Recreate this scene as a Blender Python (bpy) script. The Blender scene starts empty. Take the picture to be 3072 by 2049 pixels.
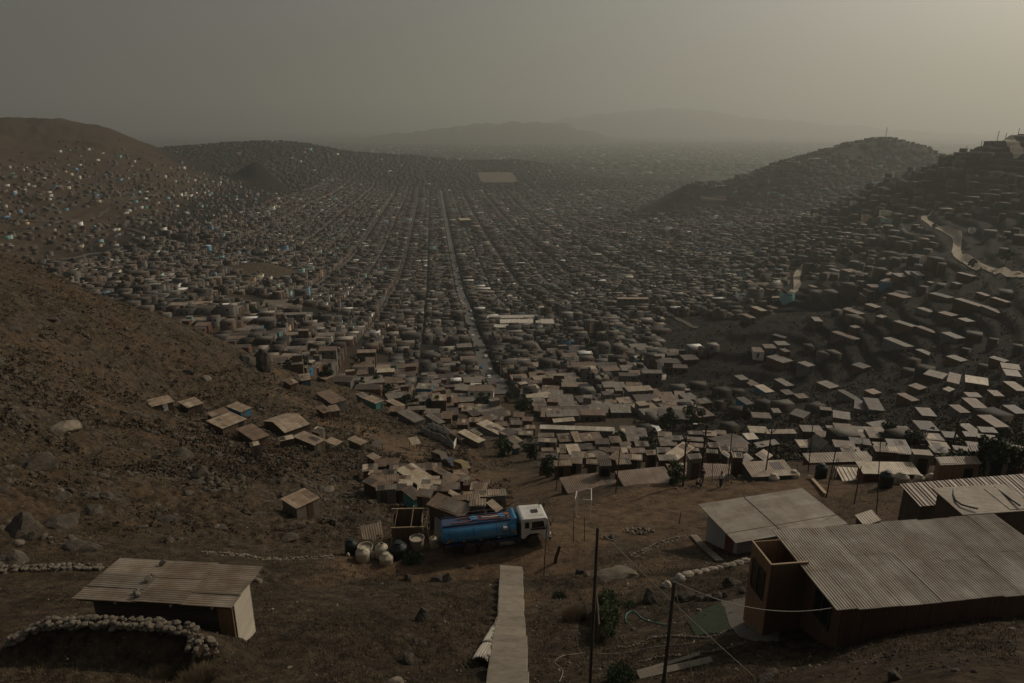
import bpy, math, random
import numpy as np
from mathutils import Vector, Matrix, noise as mnoise

random.seed(7)
rng = np.random.default_rng(11)
SC = bpy.context.scene
COL = SC.collection
PI = math.pi

# ------------------------------------------------------------------ camera
F, CX, CY = 2048.0, 1536.0, 1024.5
TH = math.radians(17.5)
CT, ST = math.cos(TH), math.sin(TH)

def ray(u, v):
    a, b = (u - CX) / F, (CY - v) / F
    return a, CT + b * ST, -ST + b * CT

def at(u, v, s):
    a, y, z = ray(u, v)
    return np.array([a * s, y * s, z * s])

def project(x, y, z):
    s = y * CT - z * ST
    return CX + F * x / s, CY - F * (y * ST + z * CT) / s, s

cam_d = bpy.data.cameras.new('camera')
cam_d.sensor_width = 36.0
cam_d.lens = 24.0
cam_d.clip_start = 0.5
cam_d.clip_end = 90000.0
cam = bpy.data.objects.new('camera', cam_d)
COL.objects.link(cam)
cam.rotation_euler = (PI / 2 - TH, 0, 0)
SC.camera = cam

# ------------------------------------------------------------------ light and air
SUN_AZ, SUN_EL = math.radians(55), math.radians(33)
w = bpy.data.worlds.new('World')
SC.world = w
w.use_nodes = True
nt = w.node_tree
bg = nt.nodes['Background']
sky = nt.nodes.new('ShaderNodeTexSky')
sky.sky_type = 'NISHITA'
sky.sun_disc = False
sky.sun_elevation = SUN_EL
sky.sun_rotation = SUN_AZ
sky.altitude = 300
sky.air_density = 1.6
sky.dust_density = 7.0
sky.ozone_density = 0.6
hsv = nt.nodes.new('ShaderNodeHueSaturation')
hsv.inputs['Saturation'].default_value = 0.35
nt.links.new(sky.outputs[0], hsv.inputs['Color'])
nt.links.new(hsv.outputs[0], bg.inputs['Color'])
bg.inputs['Strength'].default_value = 0.066

sun_d = bpy.data.lights.new('sun', 'SUN')
sun_d.energy = 3.2
sun_d.angle = math.radians(0.6)
sun_d.color = (1.0, 0.86, 0.66)
sun = bpy.data.objects.new('sun', sun_d)
COL.objects.link(sun)
sd = Vector((math.sin(SUN_AZ) * math.cos(SUN_EL), math.cos(SUN_AZ) * math.cos(SUN_EL), math.sin(SUN_EL)))
sun.rotation_euler = sd.to_track_quat('Z', 'Y').to_euler()

SC.view_settings.view_transform = 'Standard'
SC.view_settings.look = 'None'
SC.view_settings.exposure = -0.75
SC.view_settings.gamma = 1.0
SC.cycles.volume_bounces = 0
SC.cycles.max_bounces = 6
SC.cycles.diffuse_bounces = 2
SC.cycles.glossy_bounces = 2

# ------------------------------------------------------------------ materials
def new_mat(name):
    m = bpy.data.materials.new(name)
    m.use_nodes = True
    n = m.node_tree
    b = n.nodes['Principled BSDF']
    return m, n, b

def ramp(n, stops, src):
    r = n.nodes.new('ShaderNodeValToRGB')
    e = r.color_ramp.elements
    while len(e) < len(stops):
        e.new(0.5)
    for k, (p, c) in enumerate(stops):
        e[k].position = p
        e[k].color = (*c, 1) if len(c) == 3 else c
    n.links.new(src, r.inputs[0])
    return r.outputs[0]

def tex_noise(n, vec, scale, detail=4, rough=0.6, dist=0.0):
    t = n.nodes.new('ShaderNodeTexNoise')
    t.inputs['Scale'].default_value = scale
    t.inputs['Detail'].default_value = detail
    t.inputs['Roughness'].default_value = rough
    t.inputs['Distortion'].default_value = dist
    if vec is not None:
        n.links.new(vec, t.inputs['Vector'])
    return t.outputs['Fac']

def mapping(n, src, scale=(1, 1, 1), rot=(0, 0, 0)):
    m = n.nodes.new('ShaderNodeMapping')
    m.inputs['Scale'].default_value = scale
    m.inputs['Rotation'].default_value = rot
    n.links.new(src, m.inputs['Vector'])
    return m.outputs[0]

def coord(n, kind='Object'):
    if kind == 'Position':
        return n.nodes.new('ShaderNodeNewGeometry').outputs['Position']
    return n.nodes.new('ShaderNodeTexCoord').outputs[kind]

def mixc(n, fac, a, b, mode='MIX'):
    m = n.nodes.new('ShaderNodeMix')
    m.data_type = 'RGBA'
    m.blend_type = mode
    for sock, val in ((m.inputs[0], fac), (m.inputs[6], a), (m.inputs[7], b)):
        if hasattr(val, 'links'):
            n.links.new(val, sock)
        elif isinstance(val, tuple):
            sock.default_value = (*val, 1) if len(val) == 3 else val
        else:
            sock.default_value = val
    return m.outputs[2]

def bump(n, b, height, strength, dist=0.05):
    k = n.nodes.new('ShaderNodeBump')
    k.inputs['Strength'].default_value = strength
    k.inputs['Distance'].default_value = dist
    n.links.new(height, k.inputs['Height'])
    n.links.new(k.outputs[0], b.inputs['Normal'])

def obj_random(n):
    return n.nodes.new('ShaderNodeObjectInfo').outputs['Random']

def surf(name, c1, c2, scale=3.0, rough=0.85, bs=0.3, bd=0.03, stretch=(1, 1, 1), kind='Object', metal=0.0, spec=0.3, vary=0.0):
    """mottled two tone surface"""
    m, n, b = new_mat(name)
    v = mapping(n, coord(n, kind), stretch)
    f = tex_noise(n, v, scale, 6, 0.65)
    c = ramp(n, [(0.3, c1), (0.7, c2)], f)
    if vary:
        h = n.nodes.new('ShaderNodeHueSaturation')
        mr = n.nodes.new('ShaderNodeMapRange')
        n.links.new(obj_random(n), mr.inputs[0])
        mr.inputs[3].default_value = 1 - vary
        mr.inputs[4].default_value = 1 + vary
        n.links.new(mr.outputs[0], h.inputs['Value'])
        n.links.new(c, h.inputs['Color'])
        c = h.outputs[0]
    n.links.new(c, b.inputs['Base Color'])
    b.inputs['Roughness'].default_value = rough
    b.inputs['Metallic'].default_value = metal
    b.inputs['Specular IOR Level'].default_value = spec
    if bs:
        bump(n, b, tex_noise(n, v, scale * 3, 4, 0.6), bs, bd)
    return m

def sheet(name, c1, c2, wave=9.0, rough=0.55, spec=0.4, axis='x', vary=0.15, wstr=0.5):
    """weathered corrugated sheet: ribs run along y (axis='x') and stains follow the ribs"""
    m, n, b = new_mat(name)
    o = coord(n)
    st = (1.6, 0.12, 0.3) if axis == 'x' else (0.12, 1.6, 0.3)
    f = tex_noise(n, mapping(n, o, st), 1.6, 6, 0.7)
    c = ramp(n, [(0.28, c1), (0.5, tuple((a + d) / 2 for a, d in zip(c1, c2))), (0.72, c2)], f)
    g = tex_noise(n, o, 0.6, 5, 0.68)
    c = mixc(n, ramp(n, [(0.38, (0, 0, 0)), (0.62, (1, 1, 1))], g), mixc(n, 1.0, c, (0.6, 0.52, 0.44), 'MULTIPLY'), c)
    rs = tex_noise(n, mapping(n, o, tuple(q * 2.2 for q in st)), 1.1, 7, 0.75)
    c = mixc(n, ramp(n, [(0.56, (0, 0, 0)), (0.68, (.7, .7, .7))], rs), c, (0.13, 0.075, 0.042))
    h = n.nodes.new('ShaderNodeHueSaturation')
    mr = n.nodes.new('ShaderNodeMapRange')
    n.links.new(obj_random(n), mr.inputs[0])
    mr.inputs[3].default_value = 1 - vary
    mr.inputs[4].default_value = 1 + vary
    n.links.new(mr.outputs[0], h.inputs['Value'])
    n.links.new(c, h.inputs['Color'])
    n.links.new(h.outputs[0], b.inputs['Base Color'])
    b.inputs['Roughness'].default_value = rough
    b.inputs['Specular IOR Level'].default_value = spec
    if wstr:
        wv = n.nodes.new('ShaderNodeTexWave')
        wv.bands_direction = 'X' if axis == 'x' else 'Y'
        wv.inputs['Scale'].default_value = wave / 3.14159 * 0.5
        n.links.new(o, wv.inputs['Vector'])
        bump(n, b, wv.outputs['Fac'], wstr, 0.04)
    return m

M = {}
M['roof_tan'] = sheet('tan_roof_sheet', (0.250, 0.194, 0.138), (0.450, 0.362, 0.263))
M['roof_pale'] = sheet('pale_roof_sheet', (0.432, 0.372, 0.276), (0.660, 0.576, 0.444))
M['roof_grey'] = sheet('grey_roof_sheet', (0.173, 0.153, 0.128), (0.296, 0.265, 0.219))
M['roof_brown'] = sheet('brown_roof_sheet', (0.139, 0.095, 0.064), (0.265, 0.191, 0.133))
M['roof_dark'] = sheet('dark_roof_sheet', (0.066, 0.053, 0.044), (0.132, 0.106, 0.084))
M['roof_white'] = sheet('whitish_roof_sheet', (0.55, 0.5, 0.42), (0.75, 0.7, 0.6))
M['plywood'] = surf('plywood', (0.16, 0.095, 0.05), (0.27, 0.165, 0.09), 2.0, 0.8, 0.2, 0.02, (3, 3, 0.3), vary=0.15)
M['planks'] = surf('dark_planks', (0.053, 0.036, 0.024), (0.112, 0.079, 0.053), 2.5, 0.85, 0.4, 0.02, (5, 5, 0.25), vary=0.2)
M['greywood'] = surf('grey_planks', (0.112, 0.094, 0.071), (0.188, 0.158, 0.120), 2.5, 0.85, 0.4, 0.02, (5, 5, 0.25), vary=0.2)
M['brick'] = surf('raw_brick', (0.094, 0.047, 0.028), (0.154, 0.083, 0.050), 2.0, 0.9, 0.3, 0.02, (1, 1, 3), vary=0.2)
M['cement'] = surf('cement', (0.110, 0.102, 0.088), (0.176, 0.162, 0.140), 1.2, 0.9, 0.2, 0.02, vary=0.2)
M['adobe'] = surf('mud_plaster', (0.083, 0.055, 0.036), (0.132, 0.091, 0.061), 1.4, 0.9, 0.3, 0.03, vary=0.15)
M['turquoise'] = surf('turquoise_paint', (0.06, 0.2, 0.19), (0.1, 0.3, 0.27), 1.5, 0.7, 0.1, 0.01)
M['bluewall'] = surf('blue_paint', (0.03, 0.13, 0.22), (0.045, 0.2, 0.31), 1.5, 0.7, 0.1, 0.01)
M['whitewall'] = surf('white_paint', (0.55, 0.52, 0.46), (0.75, 0.72, 0.65), 1.0, 0.8, 0.1, 0.01)
M['greywall'] = surf('grey_wall_board', (0.27, 0.26, 0.24), (0.36, 0.35, 0.32), 0.8, 0.8, 0.15, 0.01, vary=0.05)
M['maroon'] = surf('maroon_paint', (0.1, 0.03, 0.025), (0.16, 0.05, 0.04), 1.5, 0.8, 0.1, 0.01)
M['greenwall'] = surf('green_board', (0.06, 0.09, 0.07), (0.11, 0.15, 0.12), 1.5, 0.8, 0.2, 0.02, (4, 4, .3))
M['glass'] = surf('dark_window_glass', (0.01, 0.012, 0.013), (0.02, 0.022, 0.024), 1.0, 0.15, 0, spec=0.5)
M['pole'] = surf('weathered_pole_wood', (0.035, 0.026, 0.02), (0.08, 0.06, 0.045), 3.0, 0.9, 0.3, 0.01, (6, 6, .4))
M['palewood'] = surf('pale_timber', (0.28, 0.2, 0.125), (0.42, 0.31, 0.2), 3.0, 0.85, 0.3, 0.01, (6, 6, .4))
M['rock'] = surf('rock', (0.040, 0.032, 0.024), (0.094, 0.078, 0.060), 1.3, 0.95, 0.8, 0.12, vary=0.25)
M['palerock'] = surf('pale_rock', (0.111, 0.089, 0.066), (0.212, 0.178, 0.136), 2.0, 0.95, 0.7, 0.08, vary=0.2)
M['concrete_plain'] = surf('old_concrete', (0.24, 0.205, 0.16), (0.36, 0.31, 0.245), 1.1, 0.9, 0.3, 0.01)
M['paving'] = surf('dirty_paving', (0.075, 0.065, 0.052), (0.13, 0.115, 0.093), 1.2, 0.9, 0.3, 0.02)
M['concrete'] = M['concrete_plain']
M['sandbag'] = surf('dusty_sandbag', (0.17, 0.14, 0.105), (0.36, 0.31, 0.24), 3.0, 0.85, 0.5, 0.03, vary=0.25)
M['whitesack'] = surf('white_sack', (0.28, 0.24, 0.185), (0.5, 0.445, 0.36), 3.0, 0.85, 0.5, 0.03, vary=0.15)
M['black'] = surf('black_plastic', (0.012, 0.012, 0.012), (0.03, 0.03, 0.028), 2.0, 0.45, 0.1, 0.01)
M['rubber'] = surf('tyre_rubber', (0.03, 0.025, 0.02), (0.075, 0.06, 0.045), 4.0, 0.85, 0.2, 0.01)
M['steel'] = surf('dusty_steel', (0.13, 0.115, 0.095), (0.24, 0.215, 0.18), 3.0, 0.6, 0.1, 0.01, metal=0.3)
M['darksteel'] = surf('dark_chassis', (0.02, 0.018, 0.016), (0.045, 0.04, 0.034), 3.0, 0.7, 0.2, 0.01)
M['leaf'] = surf('leaf', (0.02, 0.032, 0.014), (0.06, 0.075, 0.03), 0.9, 0.7, 0, vary=0.3)
M['leafbright'] = surf('hedge_leaf', (0.035, 0.05, 0.018), (0.095, 0.115, 0.042), 1.5, 0.7, 0, vary=0.2)
M['lawn'] = surf('lawn', (0.014, 0.022, 0.01), (0.03, 0.042, 0.017), 3.0, 0.9, 0.6, 0.05)
M['bark'] = surf('bark', (0.045, 0.033, 0.024), (0.09, 0.068, 0.05), 4.0, 0.9, 0.5, 0.02)
M['drygrass'] = surf('dry_grass', (0.08, 0.059, 0.035), (0.2, 0.152, 0.092), 0.5, 0.9, 0, kind='Position')
M['tankpale'] = surf('beige_plastic_tank', (0.36, 0.31, 0.225), (0.46, 0.40, 0.3), 1.5, 0.5, 0.1, 0.01)
M['tankdark'] = surf('dark_green_tank', (0.012, 0.018, 0.016), (0.03, 0.038, 0.033), 1.5, 0.5, 0.1, 0.01)
M['hose'] = surf('rust_red_hose', (0.2, 0.07, 0.04), (0.32, 0.13, 0.08), 3.0, 0.7, 0.1, 0.01)
M['cable'] = surf('pale_cable', (0.2, 0.18, 0.15), (0.28, 0.25, 0.2), 3.0, 0.7, 0)
M['skin'] = surf('skin', (0.2, 0.11, 0.07), (0.26, 0.15, 0.1), 3.0, 0.6, 0)
M['shirtwhite'] = surf('white_shirt', (0.6, 0.58, 0.54), (0.72, 0.7, 0.66), 6.0, 0.9, 0.2, 0.01)
M['shirtdark'] = surf('dark_cloth', (0.03, 0.03, 0.035), (0.06, 0.06, 0.065), 6.0, 0.9, 0.2, 0.01)
M['jeans'] = surf('dark_jeans', (0.02, 0.028, 0.045), (0.04, 0.05, 0.075), 6.0, 0.9, 0.2, 0.01)
M['hair'] = surf('black_hair', (0.008, 0.007, 0.006), (0.02, 0.017, 0.014), 6.0, 0.7, 0.2, 0.01)
M['tealhose'] = surf('teal_hose', (0.08, 0.25, 0.2), (0.12, 0.34, 0.28), 3.0, 0.5, 0)

# paint straight from the mesh's own colour attribute, mottled
def paint_mat(name, rough=0.8, bs=0.0, amt=0.45, scale=0.35):
    m, n, b = new_mat(name)
    a = n.nodes.new('ShaderNodeAttribute')
    a.attribute_name = 'paint'
    f = tex_noise(n, coord(n, 'Position'), scale, 5, 0.7)
    k = ramp(n, [(0.3, (1 - amt,) * 3), (0.7, (1 + amt * .3,) * 3)], f)
    n.links.new(mixc(n, 1.0, a.outputs['Color'], k, 'MULTIPLY'), b.inputs['Base Color'])
    b.inputs['Roughness'].default_value = rough
    b.inputs['Specular IOR Level'].default_value = 0.25
    return m
M['paint'] = paint_mat('house_paint')

# ------------------------------------------------------------------ objects
def prop(o, label=None, cat=None, group=None, kind=None):
    if label: o['label'] = label
    if cat: o['category'] = cat
    if group: o['group'] = group
    if kind: o['kind'] = kind
    return o

def thing(name, label, cat, loc=(0, 0, 0), yaw=0.0, group=None, rot=None):
    o = bpy.data.objects.new(name, None)
    COL.objects.link(o)
    o.empty_display_size = 0.3
    o.location = loc
    o.rotation_euler = rot if rot is not None else (0, 0, yaw)
    return prop(o, label, cat, group)

class MB:
    def __init__(s):
        s.v, s.f, s.sm = [], [], []
    def add(s, vs, fs, smooth=False):
        n = len(s.v)
        s.v += [tuple(map(float, p)) for p in vs]
        s.f += [tuple(i + n for i in q) for q in fs]
        s.sm += [smooth] * len(fs)
        return s
    def box(s, c, sz, rot=None, taper=1.0):
        hx, hy, hz = sz[0] / 2, sz[1] / 2, sz[2] / 2
        vs = []
        for z, t in ((-hz, 1.0), (hz, taper)):
            for x, y in ((-hx, -hy), (hx, -hy), (hx, hy), (-hx, hy)):
                vs.append(Vector((x * t, y * t, z)))
        if rot is not None:
            vs = [rot @ p for p in vs]
        vs = [p + Vector(c) for p in vs]
        return s.add(vs, [(3, 2, 1, 0), (4, 5, 6, 7), (0, 1, 5, 4), (1, 2, 6, 5), (2, 3, 7, 6), (3, 0, 4, 7)])
    def bar(s, a, b, wd, ht=None, up=(0, 0, 1)):
        a, b = Vector(a), Vector(b)
        d = b - a
        q = d.to_track_quat('X', 'Z').to_matrix()
        return s.box((a + b) / 2, (d.length, wd, ht or wd), q)
    def prism(s, poly, z0, z1):
        """poly: xy list (ccw); z0, z1 scalars or per-vertex lists"""
        n = len(poly)
        za = z0 if hasattr(z0, '__len__') else [z0] * n
        zb = z1 if hasattr(z1, '__len__') else [z1] * n
        vs = [(p[0], p[1], za[i]) for i, p in enumerate(poly)] + [(p[0], p[1], zb[i]) for i, p in enumerate(poly)]
        fs = [tuple(range(n - 1, -1, -1)), tuple(range(n, 2 * n))]
        fs += [(i, (i + 1) % n, n + (i + 1) % n, n + i) for i in range(n)]
        return s.add(vs, fs)
    def tube(s, pts, r, n=8, caps=True):
        pts = [Vector(p) for p in pts]
        rr = r if hasattr(r, '__len__') else [r] * len(pts)
        vs, fs = [], []
        x = None
        for i, p in enumerate(pts):
            t = (pts[min(i + 1, len(pts) - 1)] - pts[max(i - 1, 0)]).normalized()
            if x is None:
                x = t.orthogonal().normalized()
            else:
                x = (x - t * x.dot(t)).normalized()
            y = t.cross(x)
            for k in range(n):
                a = 2 * PI * k / n
                vs.append(p + (x * math.cos(a) + y * math.sin(a)) * rr[i])
        for i in range(len(pts) - 1):
            for k in range(n):
                a, b = i * n + k, i * n + (k + 1) % n
                fs.append((a, b, b + n, a + n))
        if caps:
            fs.append(tuple(range(n - 1, -1, -1)))
            fs.append(tuple((len(pts) - 1) * n + k for k in range(n)))
        return s.add(vs, fs, True)
    def lathe(s, prof, n=20, c=(0, 0, 0)):
        vs, fs = [], []
        for r, z in prof:
            for k in range(n):
                a = 2 * PI * k / n
                vs.append((c[0] + r * math.cos(a), c[1] + r * math.sin(a), c[2] + z))
        for i in range(len(prof) - 1):
            for k in range(n):
                a, b = i * n + k, i * n + (k + 1) % n
                fs.append((a, b, b + n, a + n))
        fs.append(tuple(range(n - 1, -1, -1)))
        fs.append(tuple((len(prof) - 1) * n + k for k in range(n)))
        return s.add(vs, fs, True)
    def mesh(s, name, m):
        me = bpy.data.meshes.new(name)
        me.from_pydata(s.v, [], s.f)
        me.polygons.foreach_set('use_smooth', s.sm)
        if m is not None:
            me.materials.append(m)
        return me
    def build(s, name, m, parent=None, bevel=0.0, sharp=None):
        o = bpy.data.objects.new(name, s.mesh(name, m))
        COL.objects.link(o)
        if parent is not None:
            o.parent = parent
        if any(s.sm):
            try:
                o.data.set_sharp_from_angle(angle=math.radians(40))
            except Exception:
                pass
        if bevel:
            b = o.modifiers.new('bevel', 'BEVEL')
            b.width = bevel
            b.segments = 2
            b.limit_method = 'ANGLE'
        return o

def np_mesh(name, V, Fq, m, smooth=False, paint=None, pdom='FACE'):
    """V n x 3, Fq k x 4 (or k x 3)"""
    me = bpy.data.meshes.new(name)
    V = np.asarray(V, np.float32)
    Fq = np.asarray(Fq, np.int32)
    k = Fq.shape[1]
    me.vertices.add(len(V))
    me.vertices.foreach_set('co', V.ravel())
    me.loops.add(len(Fq) * k)
    me.loops.foreach_set('vertex_index', Fq.ravel())
    me.polygons.add(len(Fq))
    me.polygons.foreach_set('loop_start', np.arange(0, len(Fq) * k, k, dtype=np.int32))
    if smooth:
        me.polygons.foreach_set('use_smooth', np.ones(len(Fq), bool))
    me.update(calc_edges=True)
    if paint is not None:
        at_ = me.attributes.new('paint', 'FLOAT_COLOR', pdom)
        c = np.ones((len(paint), 4), np.float32)
        c[:, :3] = paint
        at_.data.foreach_set('color', c.ravel())
    me.materials.append(m)
    o = bpy.data.objects.new(name, me)
    COL.objects.link(o)
    return o

def copy_thing(o, loc=None, yaw=None, scale=None, label=None, group=None):
    c = o.copy()
    COL.objects.link(c)
    for ch in list(o.children):
        d = ch.copy()
        COL.objects.link(d)
        d.parent = c
        for g in list(ch.children):
            e = g.copy()
            COL.objects.link(e)
            e.parent = d
    if loc is not None: c.location = loc
    if yaw is not None: c.rotation_euler = (0, 0, yaw)
    if scale is not None: c.scale = scale if hasattr(scale, '__len__') else (scale,) * 3
    if label: c['label'] = label
    if group: c['group'] = group
    return c

ORD = ['first', 'second', 'third', 'fourth', 'fifth', 'sixth', 'seventh', 'eighth', 'ninth', 'tenth', 'eleventh', 'twelfth', 'thirteenth',
       'fourteenth', 'fifteenth', 'sixteenth', 'seventeenth', 'eighteenth', 'nineteenth', 'twentieth']
def ordinal(k):
    if k < 20: return ORD[k]
    t, r = divmod(k + 1, 10)
    tens = {2: 'twenty', 3: 'thirty', 4: 'forty', 5: 'fifty', 6: 'sixty'}[t]
    return (tens[:-1] + 'ieth') if r == 0 else tens + '-' + ORD[r - 1]
# ------------------------------------------------------------------ terrain heights
# measured points of the ground: (pixel u, pixel v, depth along the view axis in metres)
CTRL = [
 # bottom of the slope under the camera
 (0,2049,25),(512,2049,25),(1024,2049,25.5),(1536,2049,26),(1900,2049,25),(2200,2049,23.0),(2560,2049,19.0),(3072,2049,16.0),(2480,1985,24.0),(2700,1945,22.3),(3072,1885,23.5),(2860,1925,22.6),
 # middle of the near slope
 (0,1850,31),(0,1700,38),(500,1700,40),(680,1960,28.5),(250,1870,30),(800,1800,35),(1100,1850,33.5),(1536,1850,35.5),(1535,1705,45),(1000,1720,43),
 (1480,1665,50),(1250,1665,50),(1150,1685,48.5),(1620,1640,51.5),(1000,1640,54),(880,1575,72),(700,1600,60),(0,1500,52),(350,1550,55),(0,1300,70),(0,1150,92),(0,1000,118),(0,850,150),(0,760,180),
 (300,1400,78),(300,1200,115),(300,1050,145),(400,1000,165),(250,870,180),(450,935,195),(600,992,205),(760,1072,205),(830,1120,200),(480,1222,140),(600,1270,130),
 (600,1450,82),(700,1330,118),(800,1300,132),(850,1250,150),(930,1345,128),(1000,1245,170),(870,1160,192),(960,1290,148),(1000,1420,108),(1160,1500,90),(1260,1440,116),(1390,1430,126),
 (1480,1490,98),(1300,1560,72),(1100,1300,158),(1330,1310,170),(1330,1390,140),(1450,1360,158),(1100,1400,122),
 # valley head
 (1250,1265,200),(1250,1175,300),(1050,1150,300),(1450,1200,275),(1450,1120,375),(1300,1050,415),(1500,1000,510),(1440,885,740),(1370,700,1300),(1400,560,2300),(1800,500,3400),(1600,560,2300),(1100,560,2100),
 (870,425,2500),(650,432,2500),(500,445,2500),(1250,467,2900),(1400,490,2850),(1580,482,2950),(1750,525,3000),(1050,455,2650),(1800,560,2300),(900,520,2000),(900,600,1450),(600,700,860),(850,720,950),(800,900,500),(1000,1000,400),
 (1200,900,620),(600,830,580),(1100,760,980),(300,800,620),(450,860,480),(620,930,400),(800,1020,330),(950,1090,305),(0,700,690),(0,600,880),(0,480,1150),(0,352,1450),(120,352,1480),(250,368,1500),(400,415,1500),(500,478,1430),(560,505,1450),
 (300,600,950),(500,600,1100),(650,540,1500),(300,480,1250),(150,420,1350),
 # right half
 (1900,900,560),(2000,700,1100),(2200,610,1350),(1800,1000,435),(1700,1100,340),(1600,1250,235),(1800,1260,215),(1750,1330,165),(1650,1430,105),(1900,1390,115),(1900,1452,67.5),(2100,1443,68.5),(2300,1428,70),(2600,1430,67.5),
 (1700,1560,57.5),(1900,1530,60),(2050,1500,62.5),(1750,1650,49.5),(2150,1390,118),(2250,1340,165),(2050,1330,170),(2300,1375,120),(2500,1385,108),(2700,1300,150),(2400,1270,195),(2200,1250,215),(2700,1400,88),
 (2900,1250,165),(3072,1300,128),(3072,1400,78),(3072,1150,190),(2900,1100,225),(2700,1100,262),(2500,1150,268),(2300,1150,290),(2000,1100,340),(2100,1200,255),
 (2130,1080,322),(2350,960,372),(2600,850,430),(2750,765,490),(2100,1000,400),(2300,900,475),(2450,830,520),(2700,900,335),(3000,900,290),(3072,700,430),(2850,740,480),(2750,650,640),(3072,550,560),(2900,560,640),
 (3072,425,650),(2980,417,700),(2900,452,730),(2800,487,770),(2700,525,820),(2500,610,850),(2400,680,850),(2150,800,720),(2300,790,640),(2500,735,600),(2100,950,470),(2050,880,580),(2600,700,640),
 (2660,417,1500),(2540,432,1460),(2600,420,1480),(2400,482,1400),(2280,545,1350),(2750,450,1500),(2810,492,1500),(2500,560,1250),(2640,490,1350),(2050,620,1500),(1900,620,1800),(2200,560,1700),
 # the yards in front of the right-hand houses
 (2100,1705,44.5),(2050,1850,32.5),(2050,1790,36.5),(2300,1862,29.0),(2250,1790,33.0),(2000,1700,45.5),(2200,1668,47),(2400,1960,25.6),(1800,1850,35),(1800,1960,29.8),(2750,1500,57),(2600,1550,55),(2500,1500,60),
]
# ground the photo hides behind crests, and ground beside and under the frame: (azimuth degrees, distance, height)
HIDDEN = [
 (0,8,-15.5),(-30,10,-16.5),(30,10,-13.5),(45,14,-12),(-45,16,-17),(0,15,-18.5),(25,14,-14.6),(34,14,-12.6),
 (30,24.5,-18.7),(29,30,-19.8),(33,29,-19.2),(33,36,-20.5),(38,30,-18.8),(29,36,-21.8),(27,38,-24.6),(33,44,-24.6),(27,46,-27.2),
 (-36.9,262,-74),(-36.9,340,-98),(-36.9,450,-100),(-32,262,-86),(-32,340,-103),(-27,270,-90),(-27,330,-103),(-23,268,-90),(-20,262,-90),
 (-50,60,-20),(-50,110,-16),(-50,180,-24),(-50,330,-80),(-50,600,-85),(-50,1300,30),
 (-36,2300,-60),(-30,2200,-95),(-26,2100,-110),(-36,3300,-150),
 (-18,3400,-190),(-8,3500,-196),(0,3700,-198),(-28,3500,-180),(8,3500,-198),
 (36,1100,-60),(33,1150,-100),(30,1100,-115),(36,2200,-150),(29,2200,-180),(24,2400,-190),(18,2600,-195),(33,3300,-196),(20,1900,-150),(27,1900,-130),
 (50,40,-20),(50,70,-24),(50,150,-45),(50,300,-45),(50,650,5),(50,1500,-100),
 (27.0,455,-113),(24.5,470,-121),
]
def _tp(x, y, z):
    R = math.hypot(x, y)
    return math.atan2(x, y), math.log(R), z / R
cp = [_tp(*at(*c)) for c in CTRL]
cp += [(math.radians(a), math.log(R), z / R) for a, R, z in HIDDEN]
cp = np.array(cp)
KA = 1.15
def _phi(r2): return np.sqrt(r2 + 0.05 ** 2)
_P = np.c_[cp[:, 0] * KA, cp[:, 1]]
_D = ((_P[:, None, :] - _P[None, :, :]) ** 2).sum(-1)
_n = len(_P)
_A = np.zeros((_n + 3, _n + 3))
_A[:_n, :_n] = _phi(_D) - np.eye(_n) * 0.004
_Q = np.c_[np.ones(_n), _P]
_A[:_n, _n:] = _Q
_A[_n:, :_n] = _Q.T
_w = np.linalg.solve(_A, np.r_[cp[:, 2], 0, 0, 0])

GA = np.linspace(math.radians(-58), math.radians(58), 320)
GL = np.linspace(math.log(7), math.log(4200), 420)
def _eval(a, l):
    p = np.c_[a * KA, l]
    out = np.empty(len(p))
    for i in range(0, len(p), 20000):
        q = p[i:i + 20000]
        d = ((q[:, None, :] - _P[None, :, :]) ** 2).sum(-1)
        out[i:i + 20000] = _phi(d) @ _w[:_n] + _w[_n] + q @ _w[_n + 1:]
    return out
_gg = np.meshgrid(GA, GL, indexing='ij')
TG = _eval(_gg[0].ravel(), _gg[1].ravel()).reshape(len(GA), len(GL))

def hash2(ix, iy, seed):
    h = (ix * 374761393 + iy * 668265263 + seed * 1274126177) & 0xFFFFFFFF
    h = ((h ^ (h >> 13)) * 1274126177) & 0xFFFFFFFF
    return ((h ^ (h >> 16)) & 0xFFFF) / 65535.0
def vnoise(x, y, seed=0):
    ix, iy = np.floor(x).astype(np.int64), np.floor(y).astype(np.int64)
    fx, fy = x - ix, y - iy
    fx = fx * fx * fx * (fx * (fx * 6 - 15) + 10)
    fy = fy * fy * fy * (fy * (fy * 6 - 15) + 10)
    a, b = hash2(ix, iy, seed), hash2(ix + 1, iy, seed)
    c, d = hash2(ix, iy + 1, seed), hash2(ix + 1, iy + 1, seed)
    return (a + (b - a) * fx) * (1 - fy) + (c + (d - c) * fx) * fy - 0.5
def fbm(x, y, oct=4, seed=0, gain=0.5):
    s, amp = 0, 1.0
    for k in range(oct):
        s = s + amp * vnoise(x * 2 ** k, y * 2 ** k, seed + k)
        amp *= gain
    return s
def sstep(a, b, x):
    if a > b: return 1 - sstep(b, a, x)
    t = np.clip((x - a) / (b - a), 0, 1)
    return t * t * (3 - 2 * t)

PADS = []     # (x, y, radius, height, blend): levelled ground under the near houses and roads
SMOOTH = []   # (x, y, radius): ground kept smooth (roads, yards)

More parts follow.
